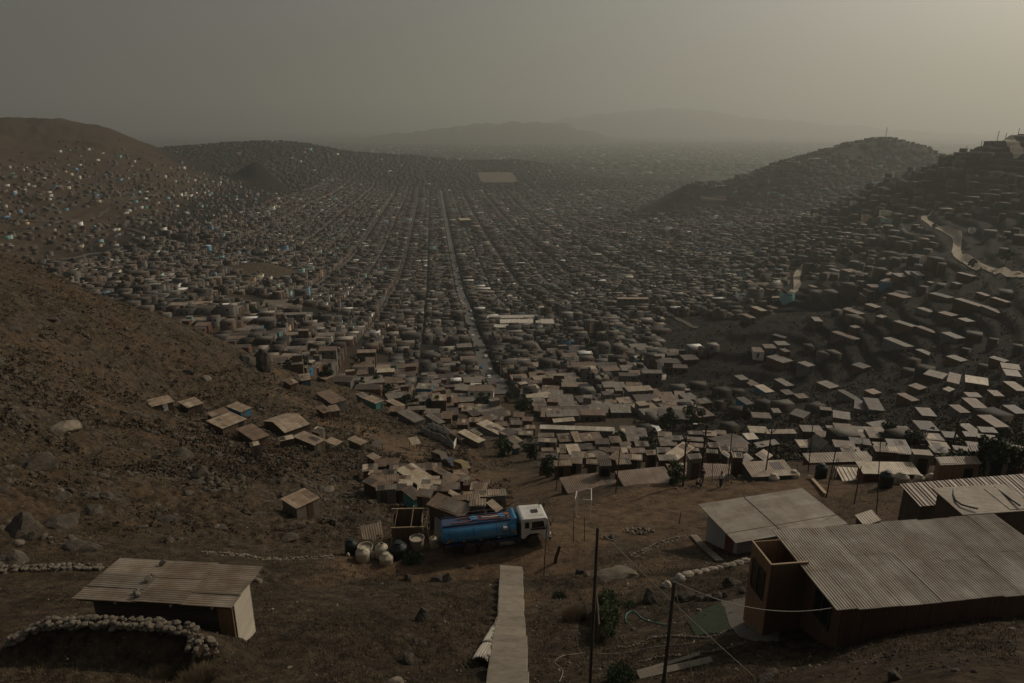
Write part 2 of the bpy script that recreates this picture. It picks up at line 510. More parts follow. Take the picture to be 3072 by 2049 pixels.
def H(x, y):
    x = np.atleast_1d(np.asarray(x, float))
    y = np.atleast_1d(np.asarray(y, float))
    R = np.hypot(x, y)
    a = np.clip(np.arctan2(x, y), GA[0] + 1e-6, GA[-1] - 1e-6)
    l = np.clip(np.log(np.maximum(R, 7.01)), GL[0] + 1e-6, GL[-1] - 1e-6)
    fa = (a - GA[0]) / (GA[1] - GA[0])
    fl = (l - GL[0]) / (GL[1] - GL[0])
    i, j = fa.astype(int), fl.astype(int)
    fa, fl = fa - i, fl - j
    t = (TG[i, j] * (1 - fa) + TG[i + 1, j] * fa) * (1 - fl) + (TG[i, j + 1] * (1 - fa) + TG[i + 1, j + 1] * fa) * fl
    z = t * R
    k = sstep(3300, 4100, R)
    z = z * (1 - k) - 199.0 * k
    # knolls that stand out of the slopes
    for (kx, ky, rx, ry, hh, yaw) in KNOLLS:
        c, s_ = math.cos(yaw), math.sin(yaw)
        dx, dy = x - kx, y - ky
        if abs(dx).min() > 5 * rx + 5 * ry: continue
        p = ((dx * c + dy * s_) / rx) ** 2 + ((-dx * s_ + dy * c) / ry) ** 2
        z = z + hh * np.exp(-np.minimum(p, 20) ** 0.8)
    m = R < 380
    if m.any():
        X, Y, r = x[m], y[m], R[m]
        sm = np.ones_like(X)
        if r.min() < 90:
            for (px, py, pr) in SMOOTH:
                sm = np.minimum(sm, 0.12 + 0.88 * sstep(pr * 0.75, pr * 1.35, np.hypot(X - px, Y - py)))
        near = 1 - sstep(220, 380, r)
        rocky = sstep(-0.02, 0.3, -np.arctan2(X, Y)) * sstep(38, 60, r)
        z[m] += near * sm * ((0.14 + 0.95 * rocky) * fbm(X / 6.0, Y / 6.0, 3, 1) + (0.10 + 0.50 * rocky) * fbm(X / 1.3, Y / 1.3, 3, 5))
    m = (R > 240) & (R < 3800)
    if m.any():
        X, Y, r = x[m], y[m], R[m]
        far = sstep(240, 450, r) * (1 - sstep(3000, 3800, r))
        hill = np.clip((z[m] + 150) / 60, 0.12, 1)
        aa = np.arctan2(X, Y)
        tw = sstep(.22, .34, aa) * sstep(250, 300, r) * (1 - sstep(1300, 1700, r)) + .7 * sstep(-.22, -.34, aa) * sstep(430, 560, r) * sstep(-118, -104, z[m]) * (1 - sstep(1500, 1900, r))
        if tw.max() > 0:
            st_ = np.where(r < 520, 3.2, 5.0)
            q = (z[m] + 2.2 * fbm(X / 45.0, Y / 45.0, 2, 17)) / st_
            fr = q - np.floor(q)
            z[m] += tw * st_ * (sstep(.62, 1.0, fr) - fr)
        lh_ = sstep(-.3, -.4, aa) * sstep(600, 900, r) * (1 - sstep(1700, 2100, r))
        if lh_.max() > 0:
            z[m] += lh_ * (9 * (np.abs(fbm(X / 75.0, Y / 75.0, 3, 27)) - .25) + 2.5 * fbm(X / 14.0, Y / 14.0, 2, 29))
        z[m] += far * hill * (1 - .55 * np.minimum(tw, 1)) * (5.0 * fbm(X / 95.0, Y / 95.0, 3, 9) + 2.2 * fbm(X / 22.0, Y / 22.0, 2, 13))
    if R.min() < 34:
        best = np.full(x.shape, -1e9)
        for (ax, ay, az_), (bx, by, bz) in zip(BERM[:-1], BERM[1:]):
            vx, vy = bx - ax, by - ay
            L_ = math.hypot(vx, vy)
            t = np.clip(((x - ax) * vx + (y - ay) * vy) / L_ ** 2, 0, 1)
            qx, qy = x - ax - t * vx, y - ay - t * vy
            dd = np.hypot(qx, qy)
            side = (vx * qy - vy * qx) > 0          # far side of the bank, toward the house
            best = np.maximum(best, np.where(dd < 2.6, az_ + (bz - az_) * t - .95 * dd, -1e9))
        if len(BERM) > 1: z = np.maximum(z, best + .08 * fbm(x / 1.1, y / 1.1, 3, 57))
    if R.min() < 70:
        for (px, py, pr, pz, bl) in PADS:
            d = np.hypot(x - px, y - py)
            k = 1 - sstep(pr, pr + bl, d)
            z = z * (1 - k) + pz * k
    return z
def H1(x, y): return float(H(x, y)[0])

def _wp(u, v, s):
    p = at(u, v, s)
    return p
KNOLLS = []
BERM = []
for (u, v, s, rx, ry, hh, yaw) in ((772, 512, 1560, 46, 60, 58, 0), (2050, 598, 1450, 95, 80, 50, 0), (790, 800, 660, 24, 45, 13, -0.5), (2210, 1040, 345, 60, 20, 9, 0.75)):
    p = at(u, v, s)
    KNOLLS.append((p[0], p[1], rx, ry, hh, yaw))

RS = np.exp(np.linspace(math.log(12), math.log(4100), 900))
def hit(u, v, h=0.0):
    """where the sight line of a measured pixel meets the ground raised by h"""
    a, yy, zz = ray(u, v)
    L = math.hypot(a, yy)
    x, y = a / L * RS, yy / L * RS
    below = (RS * zz / L) <= H(x, y) + h
    k = int(np.argmax(below)) if below.any() else len(RS) - 1
    if k == 0:
        r = RS[0]
    else:
        lo, hi = RS[k - 1], RS[k]
        for _ in range(14):
            mid = (lo + hi) / 2
            if mid * zz / L <= H1(a / L * mid, yy / L * mid) + h: hi = mid
            else: lo = mid
        r = hi
    return Vector((a / L * r, yy / L * r, r * zz / L))
def G(u, v):
    p = hit(u, v)
    return Vector((p.x, p.y, H1(p.x, p.y)))

for (u, v, s) in ((20, 1930, 27.2), (95, 1893, 27.0), (152, 1874, 26.9), (260, 1871, 26.8), (400, 1874, 26.7), (545, 1884, 26.5), (590, 1912, 26.2), (575, 1975, 25.6)):
    p = at(u, v, s)
    BERM.append((p[0], p[1], p[2]))
# level ground: the tanker's road and the yards
for (u, v, pr, bl) in ((1330, 1668, 2.6, 4.5), (1440, 1664, 3.0, 4.5), (1560, 1655, 3.0, 4.5), (1230, 1668, 2.2, 4)):
    p = G(u, v)
    PADS.append((p.x, p.y, pr, -30.05 if u > 1250 else -30.3, bl))
for (u, v, pr) in ((1500, 1660, 7), (1650, 1600, 6), (1750, 1570, 7), (1900, 1510, 7), (2050, 1480, 7), (2200, 1460, 7), (2350, 1450, 6),
                   (2000, 1600, 6), (2100, 1900, 4), (2000, 1900, 3.5), (1900, 1900, 3.5), (1330, 1400, 6), (2250, 1850, 4), (1180, 1335, 9), (2650, 1500, 6)):
    p = G(u, v)
    SMOOTH.append((p.x, p.y, pr))
# ------------------------------------------------------------------ the ground sheet
def poly_mask(x, y, pts, wid, soft):
    """1 near the polyline pts (world xy)"""
    d = np.full(x.shape, 1e9)
    for (ax, ay), (bx, by) in zip(pts[:-1], pts[1:]):
        vx, vy = bx - ax, by - ay
        L2 = vx * vx + vy * vy + 1e-9
        t = np.clip(((x - ax) * vx + (y - ay) * vy) / L2, 0, 1)
        d = np.minimum(d, np.hypot(x - ax - t * vx, y - ay - t * vy))
    return 1 - sstep(wid, wid + soft, d)

def gpts(px): return [tuple(hit(u, v)[:2]) for u, v in px]

TRACKS = [  # worn tracks and bare soil: pixel line, half width, softness, strength
 ([(1180,1690),(1350,1675),(1500,1660),(1620,1632),(1750,1570),(1950,1512),(2200,1462),(2400,1450)], 3.4, 3.0, 1.0),
 ([(1750,1570),(1900,1580),(2050,1600)], 2.5, 3.0, .7),
 ([(1620,1700),(1800,1720),(2000,1690)], .8, 1.2, .6), ([(1600,1800),(1750,1790),(1900,1755),(1990,1740)], .6, 1.0, .7),
 ([(950,1745),(1080,1722),(1210,1735)], 1.0, .6, 1.0),
 ([(1010,1270),(1100,1290),(1200,1340),(1330,1400),(1450,1430)], 4.0, 3.5, .9), ([(860,1180),(1010,1270)], 2.0, 2.0, .6),
 ([(1240,1380),(1300,1400),(1370,1415)], 4.0, 1.5, 1.0),
 ([(1450,1440),(1560,1480),(1620,1520)], 3.0, 3.0, .7), ([(1400,1350),(1560,1420),(1650,1460)], 1.2, 1.5, .5),
 ([(2560,1480),(2700,1540)], 4, 4, .5), ([(2650,1500),(2760,1520)], 3, 4, .5),
 ([(0,740),(120,790),(300,870),(500,940)], 1.2, 2.0, .7), ([(800,1180),(900,1110)], 1.0, 2.0, .5), ([(1020,1000),(900,1110)], 2.0, 3.0, .3),
]
AZ = np.linspace(math.radians(-54), math.radians(54), 880)
LR = np.concatenate([np.linspace(math.log(9), math.log(160), 620), np.linspace(math.log(160), math.log(900), 620)[1:], np.linspace(math.log(900), math.log(4100), 190)[1:], np.log(np.array([5000., 7000., 10000., 16000., 26000., 45000.]))])
ag, lg = np.meshgrid(AZ, LR, indexing='ij')
Rg = np.exp(lg)
gx, gy = (np.sin(ag) * Rg).ravel(), (np.cos(ag) * Rg).ravel()
gz = H(gx, gy)
na, nr = len(AZ), len(LR)
idx = np.arange(na * nr).reshape(na, nr)
quads = np.stack([idx[:-1, :-1], idx[1:, :-1], idx[1:, 1:], idx[:-1, 1:]], -1).reshape(-1, 4)
track = np.zeros_like(gx)
nearm = np.hypot(gx, gy) < 330
for px, wd, so, k in TRACKS:
    mk = poly_mask(gx[nearm], gy[nearm], gpts(px), wd, so) * k
    track[nearm] = np.maximum(track[nearm], mk)
Rf = np.hypot(gx, gy)
azf = np.arctan2(gx, gy)
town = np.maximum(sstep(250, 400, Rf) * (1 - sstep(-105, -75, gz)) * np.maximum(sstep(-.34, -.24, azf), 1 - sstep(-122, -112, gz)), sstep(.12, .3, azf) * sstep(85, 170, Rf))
for kx, ky, rx, ry, hh, yw_ in KNOLLS[:2]: town = np.maximum(town, 1 - sstep(.9, 1.6, np.hypot((gx - kx) / rx, (gy - ky) / ry)))  # knolls darkened too: hill shading put into the ground colour
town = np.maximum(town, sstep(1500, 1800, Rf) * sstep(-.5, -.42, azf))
town = np.where((azf > .2) & (Rf > 130) & (Rf < 1700), np.minimum(town * 1.35, 1.35), town)  # right hillside's shade put into the ground colour as extra darkening
kx, ky, rx, ry, hh, yw_ = KNOLLS[2]
town = town * sstep(.9, 1.7, np.hypot((gx - kx) / rx, (gy - ky) / ry))
rock_m = sstep(-0.02, 0.3, -azf) * sstep(38, 70, Rf) * (1 - sstep(220, 300, Rf)) + .85 * sstep(-.22, -.3, azf) * sstep(500, 700, Rf)
cover = np.c_[track, town, rock_m]

def ground_mat():
    m, n, b = new_mat('dry_hillside_soil')
    p = coord(n, 'Position')
    a = n.nodes.new('ShaderNodeAttribute')
    a.attribute_name = 'paint'
    sep = n.nodes.new('ShaderNodeSeparateColor')
    n.links.new(a.outputs['Color'], sep.inputs[0])
    fine = tex_noise(n, p, 2.2, 8, 0.72)
    mid = tex_noise(n, p, 0.28, 5, 0.6)
    big = tex_noise(n, p, 0.035, 5, 0.6)
    soil = ramp(n, [(0.34, (0.034, 0.027, 0.0185)), (0.5, (0.08, 0.06, 0.041)), (0.66, (0.14, 0.105, 0.071))], fine)
    veg = ramp(n, [(0.36, (0.027, 0.0225, 0.0145)), (0.64, (0.085, 0.066, 0.043))], fine)
    c = mixc(n, ramp(n, [(0.42, (0, 0, 0)), (0.6, (1, 1, 1))], mid), soil, veg)
    red = mixc(n, ramp(n, [(0.4, (0, 0, 0)), (0.65, (.6, .6, .6))], big), c, mixc(n, 1.0, c, (1.3, 1.08, 0.9), 'MULTIPLY'))
    # bare rock patches on the left slope
    rk = ramp(n, [(0.3, (0.055, 0.046, 0.037)), (0.7, (0.15, 0.128, 0.1))], fine)
    rmask = n.nodes.new('ShaderNodeMath'); rmask.operation = 'MULTIPLY'
    n.links.new(ramp(n, [(0.56, (0, 0, 0)), (0.66, (1, 1, 1))], tex_noise(n, mapping(n, p, (1, .5, 1)), 0.5, 6, 0.65)), rmask.inputs[0])
    n.links.new(sep.outputs[2], rmask.inputs[1])
    c = mixc(n, rmask.outputs[0], red, rk)
    # worn tracks
    tr = ramp(n, [(0.3, (0.11, 0.072, 0.044)), (0.75, (0.19, 0.13, 0.082))], tex_noise(n, p, 1.0, 6, 0.65))
    c = mixc(n, sep.outputs[0], c, tr)
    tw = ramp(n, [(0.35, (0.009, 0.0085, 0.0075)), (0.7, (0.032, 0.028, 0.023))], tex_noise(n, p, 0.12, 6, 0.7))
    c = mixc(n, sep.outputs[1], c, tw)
    mot = tex_noise(n, p, 0.75, 7, 0.72)
    c = mixc(n, 1.0, c, ramp(n, [(0.38, (.58, .56, .54)), (0.5, (1, 1, 1)), (0.63, (1.25, 1.2, 1.12))], mot), 'MULTIPLY')
    n.links.new(c, b.inputs['Base Color'])
    b.inputs['Roughness'].default_value = 0.95
    b.inputs['Specular IOR Level'].default_value = 0.15
    hsum = n.nodes.new('ShaderNodeMath'); hsum.operation = 'ADD'
    n.links.new(tex_noise(n, p, 3.5, 8, 0.75), hsum.inputs[0])
    n.links.new(tex_noise(n, p, 0.9, 4, 0.6), hsum.inputs[1])
    bump(n, b, hsum.outputs[0], 1.0, 0.35)
    return m
M['ground'] = ground_mat()
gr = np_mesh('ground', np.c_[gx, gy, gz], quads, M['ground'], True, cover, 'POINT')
prop(gr, 'dry brown hillside falling to the hazy valley floor', 'ground', kind='structure')

# far mountains beyond the plain
def ridge(name, pts, depth, base=-200.0, label=''):
    """pts: (azimuth degrees, elevation of crest); a long ridge at distance depth with real width"""
    az = np.radians(np.linspace(pts[0][0], pts[-1][0], 160))
    hz = np.interp(np.degrees(az), [p[0] for p in pts], [p[1] for p in pts])
    hz = hz + (vnoise(np.degrees(az) * .7, np.zeros_like(az), 3) * 50 + vnoise(np.degrees(az) * 3, np.zeros_like(az), 4) * 14) * np.clip((hz - base) / 200, 0, 1)
    prof = [(-2600, 0), (-1500, .35), (-600, .8), (0, 1), (700, .7), (2200, 0)]
    V = []
    for dr, k in prof:
        r = depth + dr
        V.append(np.c_[np.sin(az) * r, np.cos(az) * r, base - 3 + (hz - base + 3) * k + vnoise(np.degrees(az) * 2, np.full_like(az, k * 7), 8) * 40 * k])
    V = np.concatenate(V)
    n_ = len(az)
    q = [(i * n_ + j, i * n_ + j + 1, (i + 1) * n_ + j + 1, (i + 1) * n_ + j) for i in range(len(prof) - 1) for j in range(n_ - 1)]
    o = np_mesh(name, V, q, M['ground'], True, np.zeros((len(V), 3)), 'POINT')
    return prop(o, label, 'mountain', kind='structure')
ridge('mountains', [(-2, -200), (0, -40), (3, 90), (5, 190), (8, 290), (11, 400), (13, 415), (15.5, 350), (17.5, 210), (20, 130), (24, 50), (29, -90), (36, -200)], 17000, label='faint mountain ridge in the haze beyond the plain')
ridge('hills', [(-14, -200), (-10, -120), (-7, -60), (-3, 20), (0, 60), (2.5, 55), (5, -20), (9, -200)], 10500, label='low hazy hills beyond the plain')

# ------------------------------------------------------------------ haze
hz_m = bpy.data.materials.new('haze_air')
hz_m.use_nodes = True
hn = hz_m.node_tree
hn.nodes.clear()
ho = hn.nodes.new('ShaderNodeOutputMaterial')
hv = hn.nodes.new('ShaderNodeVolumePrincipled')
hv.inputs['Density'].default_value = 1.6e-4
hv.inputs['Density Attribute'].default_value = ''
hv.inputs['Color'].default_value = (0.82, 0.85, 0.79, 1)
hv.inputs['Anisotropy'].default_value = 0.45
hn.links.new(hv.outputs[0], ho.inputs['Volume'])
hb = MB().box((0, 19000, 380), (76000, 60000, 1180))
hz = hb.build('haze', hz_m)
prop(hz, 'pale dusty haze filling the valley', 'haze', kind='stuff')
# ------------------------------------------------------------------ huts and houses
GLOW = {}
def plane_pt(u, v, z):
    a, y, zz = ray(u, v)
    s = z / zz
    return a * s, y * s

def fit_quad(quad, h, z0=None, dz=(0, 0, 0, 0)):
    """quad: pixel corners of a roof: back-left, back-right, front-right, front-left -> centre, yaw, width, depth, roof height"""
    uc = sum(q[0] for q in quad) / 4
    vc = sum(q[1] for q in quad) / 4
    if z0 is None:
        z0 = hit(uc, vc, h).z
    P = [np.array(plane_pt(q[0], q[1], z0 + d)) for q, d in zip(quad, dz)]
    c = sum(P) / 4
    e1 = ((P[1] - P[0]) + (P[2] - P[3])) / 2
    e2 = ((P[1] - P[2]) + (P[0] - P[3])) / 2
    t1 = math.atan2(e1[1], e1[0])
    t2 = math.atan2(e2[1], e2[0]) - PI / 2
    dlt = (t2 - t1 + PI) % (2 * PI) - PI
    yaw = t1 + dlt * 0.42
    w_ = np.hypot(*e1) * max(0.6, math.cos(dlt / 2))
    d_ = np.hypot(*e2) * max(0.6, math.cos(dlt / 2))
    return c, yaw, max(w_, 0.8), max(d_, 0.8), z0

def w2l(c, yaw, x, y):
    dx, dy = x - c[0], y - c[1]
    return dx * math.cos(yaw) + dy * math.sin(yaw), -dx * math.sin(yaw) + dy * math.cos(yaw)
def l2w(c, yaw, x, y):
    return c[0] + x * math.cos(yaw) - y * math.sin(yaw), c[1] + x * math.sin(yaw) + y * math.cos(yaw)

def slab(mb, poly, z, th, nx=1, ny=1, corr=None, amp=0.02, lam=0.15):
    """a thin sheet over the rectangle poly=(x0,y0,x1,y1); z(x,y) its underside"""
    x0, y0, x1, y1 = poly
    V, Fc = [], []
    for k, t in ((0, 0.0), (1, th)):
        for i in range(nx + 1):
            for j in range(ny + 1):
                x, y = x0 + (x1 - x0) * i / nx, y0 + (y1 - y0) * j / ny
                o = 0
                if corr == 'x': o = amp * math.sin(2 * PI * x / lam)
                if corr == 'y': o = amp * math.sin(2 * PI * y / lam)
                V.append((x, y, z(x, y) + t + o))
    n = (nx + 1) * (ny + 1)
    g = lambda i, j, k: k * n + i * (ny + 1) + j
    for i in range(nx):
        for j in range(ny):
            Fc.append((g(i, j, 1), g(i + 1, j, 1), g(i + 1, j + 1, 1), g(i, j + 1, 1)))
            Fc.append((g(i, j + 1, 0), g(i + 1, j + 1, 0), g(i + 1, j, 0), g(i, j, 0)))
    for i in range(nx):
        Fc.append((g(i, 0, 0), g(i + 1, 0, 0), g(i + 1, 0, 1), g(i, 0, 1)))
        Fc.append((g(i + 1, ny, 0), g(i, ny, 0), g(i, ny, 1), g(i + 1, ny, 1)))
    for j in range(ny):
        Fc.append((g(0, j + 1, 0), g(0, j, 0), g(0, j, 1), g(0, j + 1, 1)))
        Fc.append((g(nx, j, 0), g(nx, j + 1, 0), g(nx, j + 1, 1), g(nx, j, 1)))
    mb.add(V, Fc, bool(corr))
    return mb

def window(parent, side, pos, zc, ww, hh, W, D, frame='pole', glass='glass', two=True):
    """a framed window standing proud of a wall: side f/r/l/b, pos along the wall"""
    def pl(a, o, z):
        if side == 'f': return (a, -D / 2 - o, z)
        if side == 'b': return (a, D / 2 + o, z)
        if side == 'r': return (W / 2 + o, a, z)
        return (-W / 2 - o, a, z)
    def bx(mb, a, z, la, lz, o, th):
        sz = (la, th, lz) if side in 'fb' else (th, la, lz)
        mb.box(pl(a, o, z), sz)
    p = MB()
    bx(p, pos, zc, ww, hh, 0.012, 0.03)
    win = p.build('window', M[glass], parent)
    f = MB()
    t = 0.07
    for s in (-1, 1):
        bx(f, pos + s * (ww / 2 + t / 2 - .01), zc, t, hh + 2 * t - .02, 0.03, 0.06)
        bx(f, pos, zc + s * (hh / 2 + t / 2 - .01), ww - .02, t, 0.03, 0.056)
    if two:
        bx(f, pos, zc, t * .7, hh, 0.03, 0.05)
    f.build('frame', M[frame], win)
    return win

def shack(label, quad, h=2.3, roof='roof_tan', wall='planks', form='mono', pitch=0.18, skew=0.0, group=None, name='shack', cat='hut', z0=None, doors=(), windows=(), over=0.22,
          wallparts=(), th=0.06, posts=False, rise=0.7, ridge='x', inset=0.0, corr=None, deep=0.8, lam=0.15, rooflabel=None, small=False, inner=False):
    c, yaw, W, D, z0 = fit_quad(quad, h, z0, (pitch, pitch, -pitch, -pitch))
    base = H1(c[0], c[1])
    t = thing(name, label, cat, (c[0], c[1], base), yaw, group)
    rz = z0 - base
    o = min(over, W * .12, D * .12)
    wx, wy = W / 2 - o, D / 2 - o
    cor = [(-wx, -wy), (wx, -wy), (wx, wy), (-wx, wy)]
    gz_ = [H1(*l2w(c, yaw, x, y)) - base for x, y in cor]
    low = min(gz_ + [0]) - 0.35
    low = max(low, rz - h - 5.0)
    roofz = lambda x, y: rz + pitch * (2 * y / D) + skew * (2 * x / W)
    if posts:
        mb_ = MB()
        for x, y in cor:
            p = MB().box((x, y, (low + roofz(x, y)) / 2), (.1, .1, roofz(x, y) - low))
            p.build('post', M['pole'], t)
    elif form == 'gable':
        if ridge == 'x':
            prof = [(-wy, rz), (0, rz + rise * wy / (D / 2)), (wy, rz)]
            V = [(s * wx, y, low) for s in (-1, 1) for y in (-wy, wy)] + [(s * wx, y, z) for s in (-1, 1) for y, z in prof]
            Fc = [(0, 1, 6, 5, 4), (3, 2, 7, 8, 9), (2, 0, 4, 7), (1, 3, 9, 6), (4, 5, 8, 7), (5, 6, 9, 8), (0, 2, 3, 1)]
        else:
            V = [(x, s * wy, low) for s in (-1, 1) for x in (-wx, wx)] + [(x, s * wy, z) for s in (-1, 1) for x, z in ((-wx, rz), (0, rz + rise * wx / (W / 2)), (wx, rz))]
            Fc = [(1, 0, 4, 5, 6), (2, 3, 9, 8, 7), (0, 2, 7, 4), (3, 1, 6, 9), (5, 4, 7, 8), (6, 5, 8, 9), (0, 1, 3, 2)]
        MB().add(V, Fc).build('wall', M[wall], t)
    else:
        MB().prism(cor, low, [roofz(x, y) - 0.015 for x, y in cor]).build('wall', M[wall], t)
    r = MB()
    if form == 'gable':
        if ridge == 'x':
            for s in (-1, 1):
                slab(r, (-W / 2, min(0, s * D / 2), W / 2, max(0, s * D / 2)), lambda x, y: rz + rise * (1 - abs(y) / (D / 2)), th, 1, 1)
        else:
            for s in (-1, 1):
                slab(r, (min(0, s * W / 2), -D / 2, max(0, s * W / 2), D / 2), lambda x, y: rz + rise * (1 - abs(x) / (W / 2)), th, 1, 1)
    else:
        if corr:
            n = int((W if corr == 'x' else D) / lam * 8)
            slab(r, (-W / 2, -D / 2, W / 2, D / 2), roofz, 0.02, n if corr == 'x' else 2, n if corr == 'y' else 2, corr, 0.022, lam)
        else:
            slab(r, (-W / 2, -D / 2, W / 2, D / 2), roofz, th)
    ro = r.build('roof', M[roof], t)
    if rooflabel: ro['label'] = rooflabel
    fz = rz - pitch
    for (side, pos, ww, hh, mk) in doors:
        L = wx if side in 'fb' else wy
        a = pos * (L - ww / 2 - .05)
        zb = {'f': (gz_[0] + gz_[1]) / 2, 'r': (gz_[1] + gz_[2]) / 2, 'l': (gz_[0] + gz_[3]) / 2, 'b': (gz_[2] + gz_[3]) / 2}[side]
        zt = min(zb + hh, fz - .08)
        zb = zt - hh
        d = MB()
        if side in 'fb': d.box((a, (-wy - .02) if side == 'f' else wy + .02, (zb + zt) / 2), (ww, .05, hh))
        else: d.box(((wx + .02) if side == 'r' else -wx - .02, a, (zb + zt) / 2), (.05, ww, hh))
        d.build('door', M[mk], t)
    for (side, pos, zr, ww, hh) in windows:
        L = wx if side in 'fb' else wy
        window(t, side, pos * (L - ww / 2 - .1), fz - zr, ww, hh, 2 * wx, 2 * wy, two=not small)
    for (side, mk, a0, a1, z0_, z1_) in wallparts:   # a differently painted stretch of one wall, 2 cm proud
        d = MB()
        L = wx if side in 'fb' else wy
        zt = fz - z1_ + (0 if side == 'f' else pitch * .6)
        zb = max(low + .1, fz - z0_)
        if side in 'fb': d.box(((a0 + a1) / 2 * L, (-wy - .012) if side == 'f' else wy + .012, (zb + zt) / 2), ((a1 - a0) * L, .03, zt - zb))
        else: d.box(((wx + .012) if side == 'r' else -wx - .012, (a0 + a1) / 2 * L, (zb + zt) / 2), (.03, (a1 - a0) * L, zt - zb))
        pp = d.build('wall_panel', M[mk], t)
        pp['label'] = mk.replace('wall', ' painted').replace('turquoise', 'turquoise painted') + ' wall panel'
    t['_w'], t['_d'], t['_r'] = W, D, rz
    if form == 'mono' and not posts and name in ('shack', 'house') and math.hypot(*c) < 260 and not corr:
        for _ in range(random.choice((0, 1, 1, 2))):      # odd sheets nailed over the roof
            pw, pd = min(random.uniform(.7, 1.6), W * .6), min(random.uniform(1.2, 2.6), D * .8)
            px, py = random.uniform(-.5, .5) * (W - pw), random.uniform(-.5, .5) * (D - pd)
            mb = MB()
            slab(mb, (px - pw / 2, py - pd / 2, px + pw / 2, py + pd / 2), lambda x, y: roofz(x, y) + th + .012, .015)
            mb.build('roof_patch', M[random.choice(('roof_tan', 'roof_grey', 'roof_brown', 'roof_pale', 'roof_dark'))], t)
        if not doors and not windows and name == 'shack':
            zg = (gz_[0] + gz_[1]) / 2
            hh_ = min(1.75, fz - zg - .1)
            if hh_ > .7:
                MB().box((random.uniform(-.6, .6) * wx, -wy - .02, zg + hh_ / 2), (.8, .05, hh_)).build('door', M[random.choice(('planks', 'black', 'pole', 'greywood'))], t)
            if random.random() < .6:
                window(t, 'r', random.uniform(-.4, .4) * wy, fz - .75, .7, .55, 2 * wx, 2 * wy, two=False)
    return t

GL_ = 'huts on the left slope'; GP = 'huts on the plot behind the tanker'; GM = 'huts below the earth track'; GR = 'huts below the roadside edge'
SHACKS = []   # everything placed by hand near the camera
def S(*a, **k):
    a = list(a)
    if len(a) > 2 and a[2] > 1.2: a[2] *= .93
    t = shack(*a, **k)
    SHACKS.append(t)
    return t

def Z1(L, x0=400, y0=1100, k=.3403): return [(x0 + x * k, y0 + y * k) for x, y in L]
def Z3(L): return Z1(L, 1080, 1330, .1872)
def Z8(L): return Z1(L, 1180, 1220, .1361)
def Z4(L): return Z1(L, 1600, 1250, .1957)
def Z5(L): return Z1(L, 2040, 1250, .1786)
def Z6(L): return Z1(L, 2400, 1280, .1531)
def Z7(L): return Z1(L, 1000, 1100, .3403)

GL_ = 'huts on the left slope'
S('ragged tan roofed hut with white door, highest and leftmost on the left slope', Z1([(100, 300), (300, 252), (378, 312), (160, 350)]), 2.0, 'roof_tan', 'planks', group=GL_,
  doors=(('f', .3, .9, 1.7, 'whitewall'),), pitch=.1)
S('small hut with sagging tan roof, beside the hut with the white door', Z1([(405, 312), (540, 262), (618, 325), (470, 368)]), 2.1, 'roof_tan', 'planks', group=GL_, doors=(('f', .5, .8, 1.7, 'pole'),))
S('hut with bright blue end wall behind a larger tan roof', Z1([(845, 345), (915, 305), (1040, 365), (925, 412)]), 2.2, 'roof_tan', 'bluewall', group=GL_)
S('brown roofed hut squeezed between the blue walled hut and wide tan roof', Z1([(645, 412), (795, 352), (850, 397), (690, 450)]), 2.0, 'roof_brown', 'planks', group=GL_)
S('hut with a wide plain tan roof and dark doorway on the right', Z1([(645, 480), (855, 395), (1000, 465), (780, 550)]), 2.3, 'roof_tan', 'adobe', group=GL_, doors=(('f', .75, .9, 1.8, 'black'),))
S('brown roofed hut stepping down in front of the wide tan roof', Z1([(915, 545), (1040, 502), (1208, 605), (1045, 662)]), 2.3, 'roof_brown', 'adobe', group=GL_, doors=(('f', -.4, .8, 1.8, 'planks'),))
S('tiny square outhouse with flat dark roof below the stepped brown roof', Z1([(1010, 670), (1100, 655), (1130, 695), (1040, 708)]), 2.2, 'roof_dark', 'greywood', group=GL_, doors=(('f', .3, .7, 1.7, 'planks'),))
S('gabled hut with two roof slopes and reddish plank gable', Z1([(1140, 480), (1365, 405), (1550, 508), (1335, 588)]), 2.5, 'roof_tan', 'planks', form='gable', ridge='x', rise=1.0, pitch=0, group=GL_,
  wallparts=(('r', 'maroon', -.5, .1, 2.3, .3),))
S('tan streaked hut with white painted end wall on posts', Z1([(1420, 610), (1500, 565), (1700, 645), (1580, 705)]), 2.1, 'roof_tan', 'planks', group=GL_, wallparts=(('r', 'whitewall', -.95, .95, 1.6, .05),))
S('low pale lean-to strip joined beside the white ended hut', Z1([(1260, 620), (1400, 608), (1432, 640), (1300, 650)]), 1.6, 'roof_pale', 'planks', group=GL_)
S('small dark roofed hut behind the white ended hut', Z1([(1560, 575), (1620, 522), (1700, 548), (1640, 592)]), 2.0, 'roof_dark', 'planks', group=GL_)
S('crooked small pale roof beside the white end wall', Z1([(1700, 655), (1745, 612), (1838, 668), (1780, 702)]), 1.7, 'roof_tan', 'planks', group=GL_, posts=True)
S('low tan hut with grey walls at the edge of the bare earth slope', Z1([(1885, 642), (1940, 612), (2078, 657), (2000, 692)]), 2.0, 'roof_tan', 'greywood', group=GL_)
S('dark open shelter on white posts at the edge of the bare earth slope', Z1([(2065, 702), (2150, 650), (2228, 658), (2150, 706)]), 2.0, 'roof_dark', 'whitewall', group=GL_, posts=True)
S('single brick hut alone on the steep left slope edge', Z1([(1320, 120), (1392, 92), (1462, 142), (1375, 162)]), 2.4, 'roof_brown', 'brick', group=GL_)
S('long brown roofed hut with grey end wall above the earth track', Z1([(1640, 230), (1735, 192), (1872, 297), (1720, 338)]), 2.4, 'roof_brown', 'cement', group=GL_, doors=(('r', 0, .9, 1.8, 'whitewall'),))
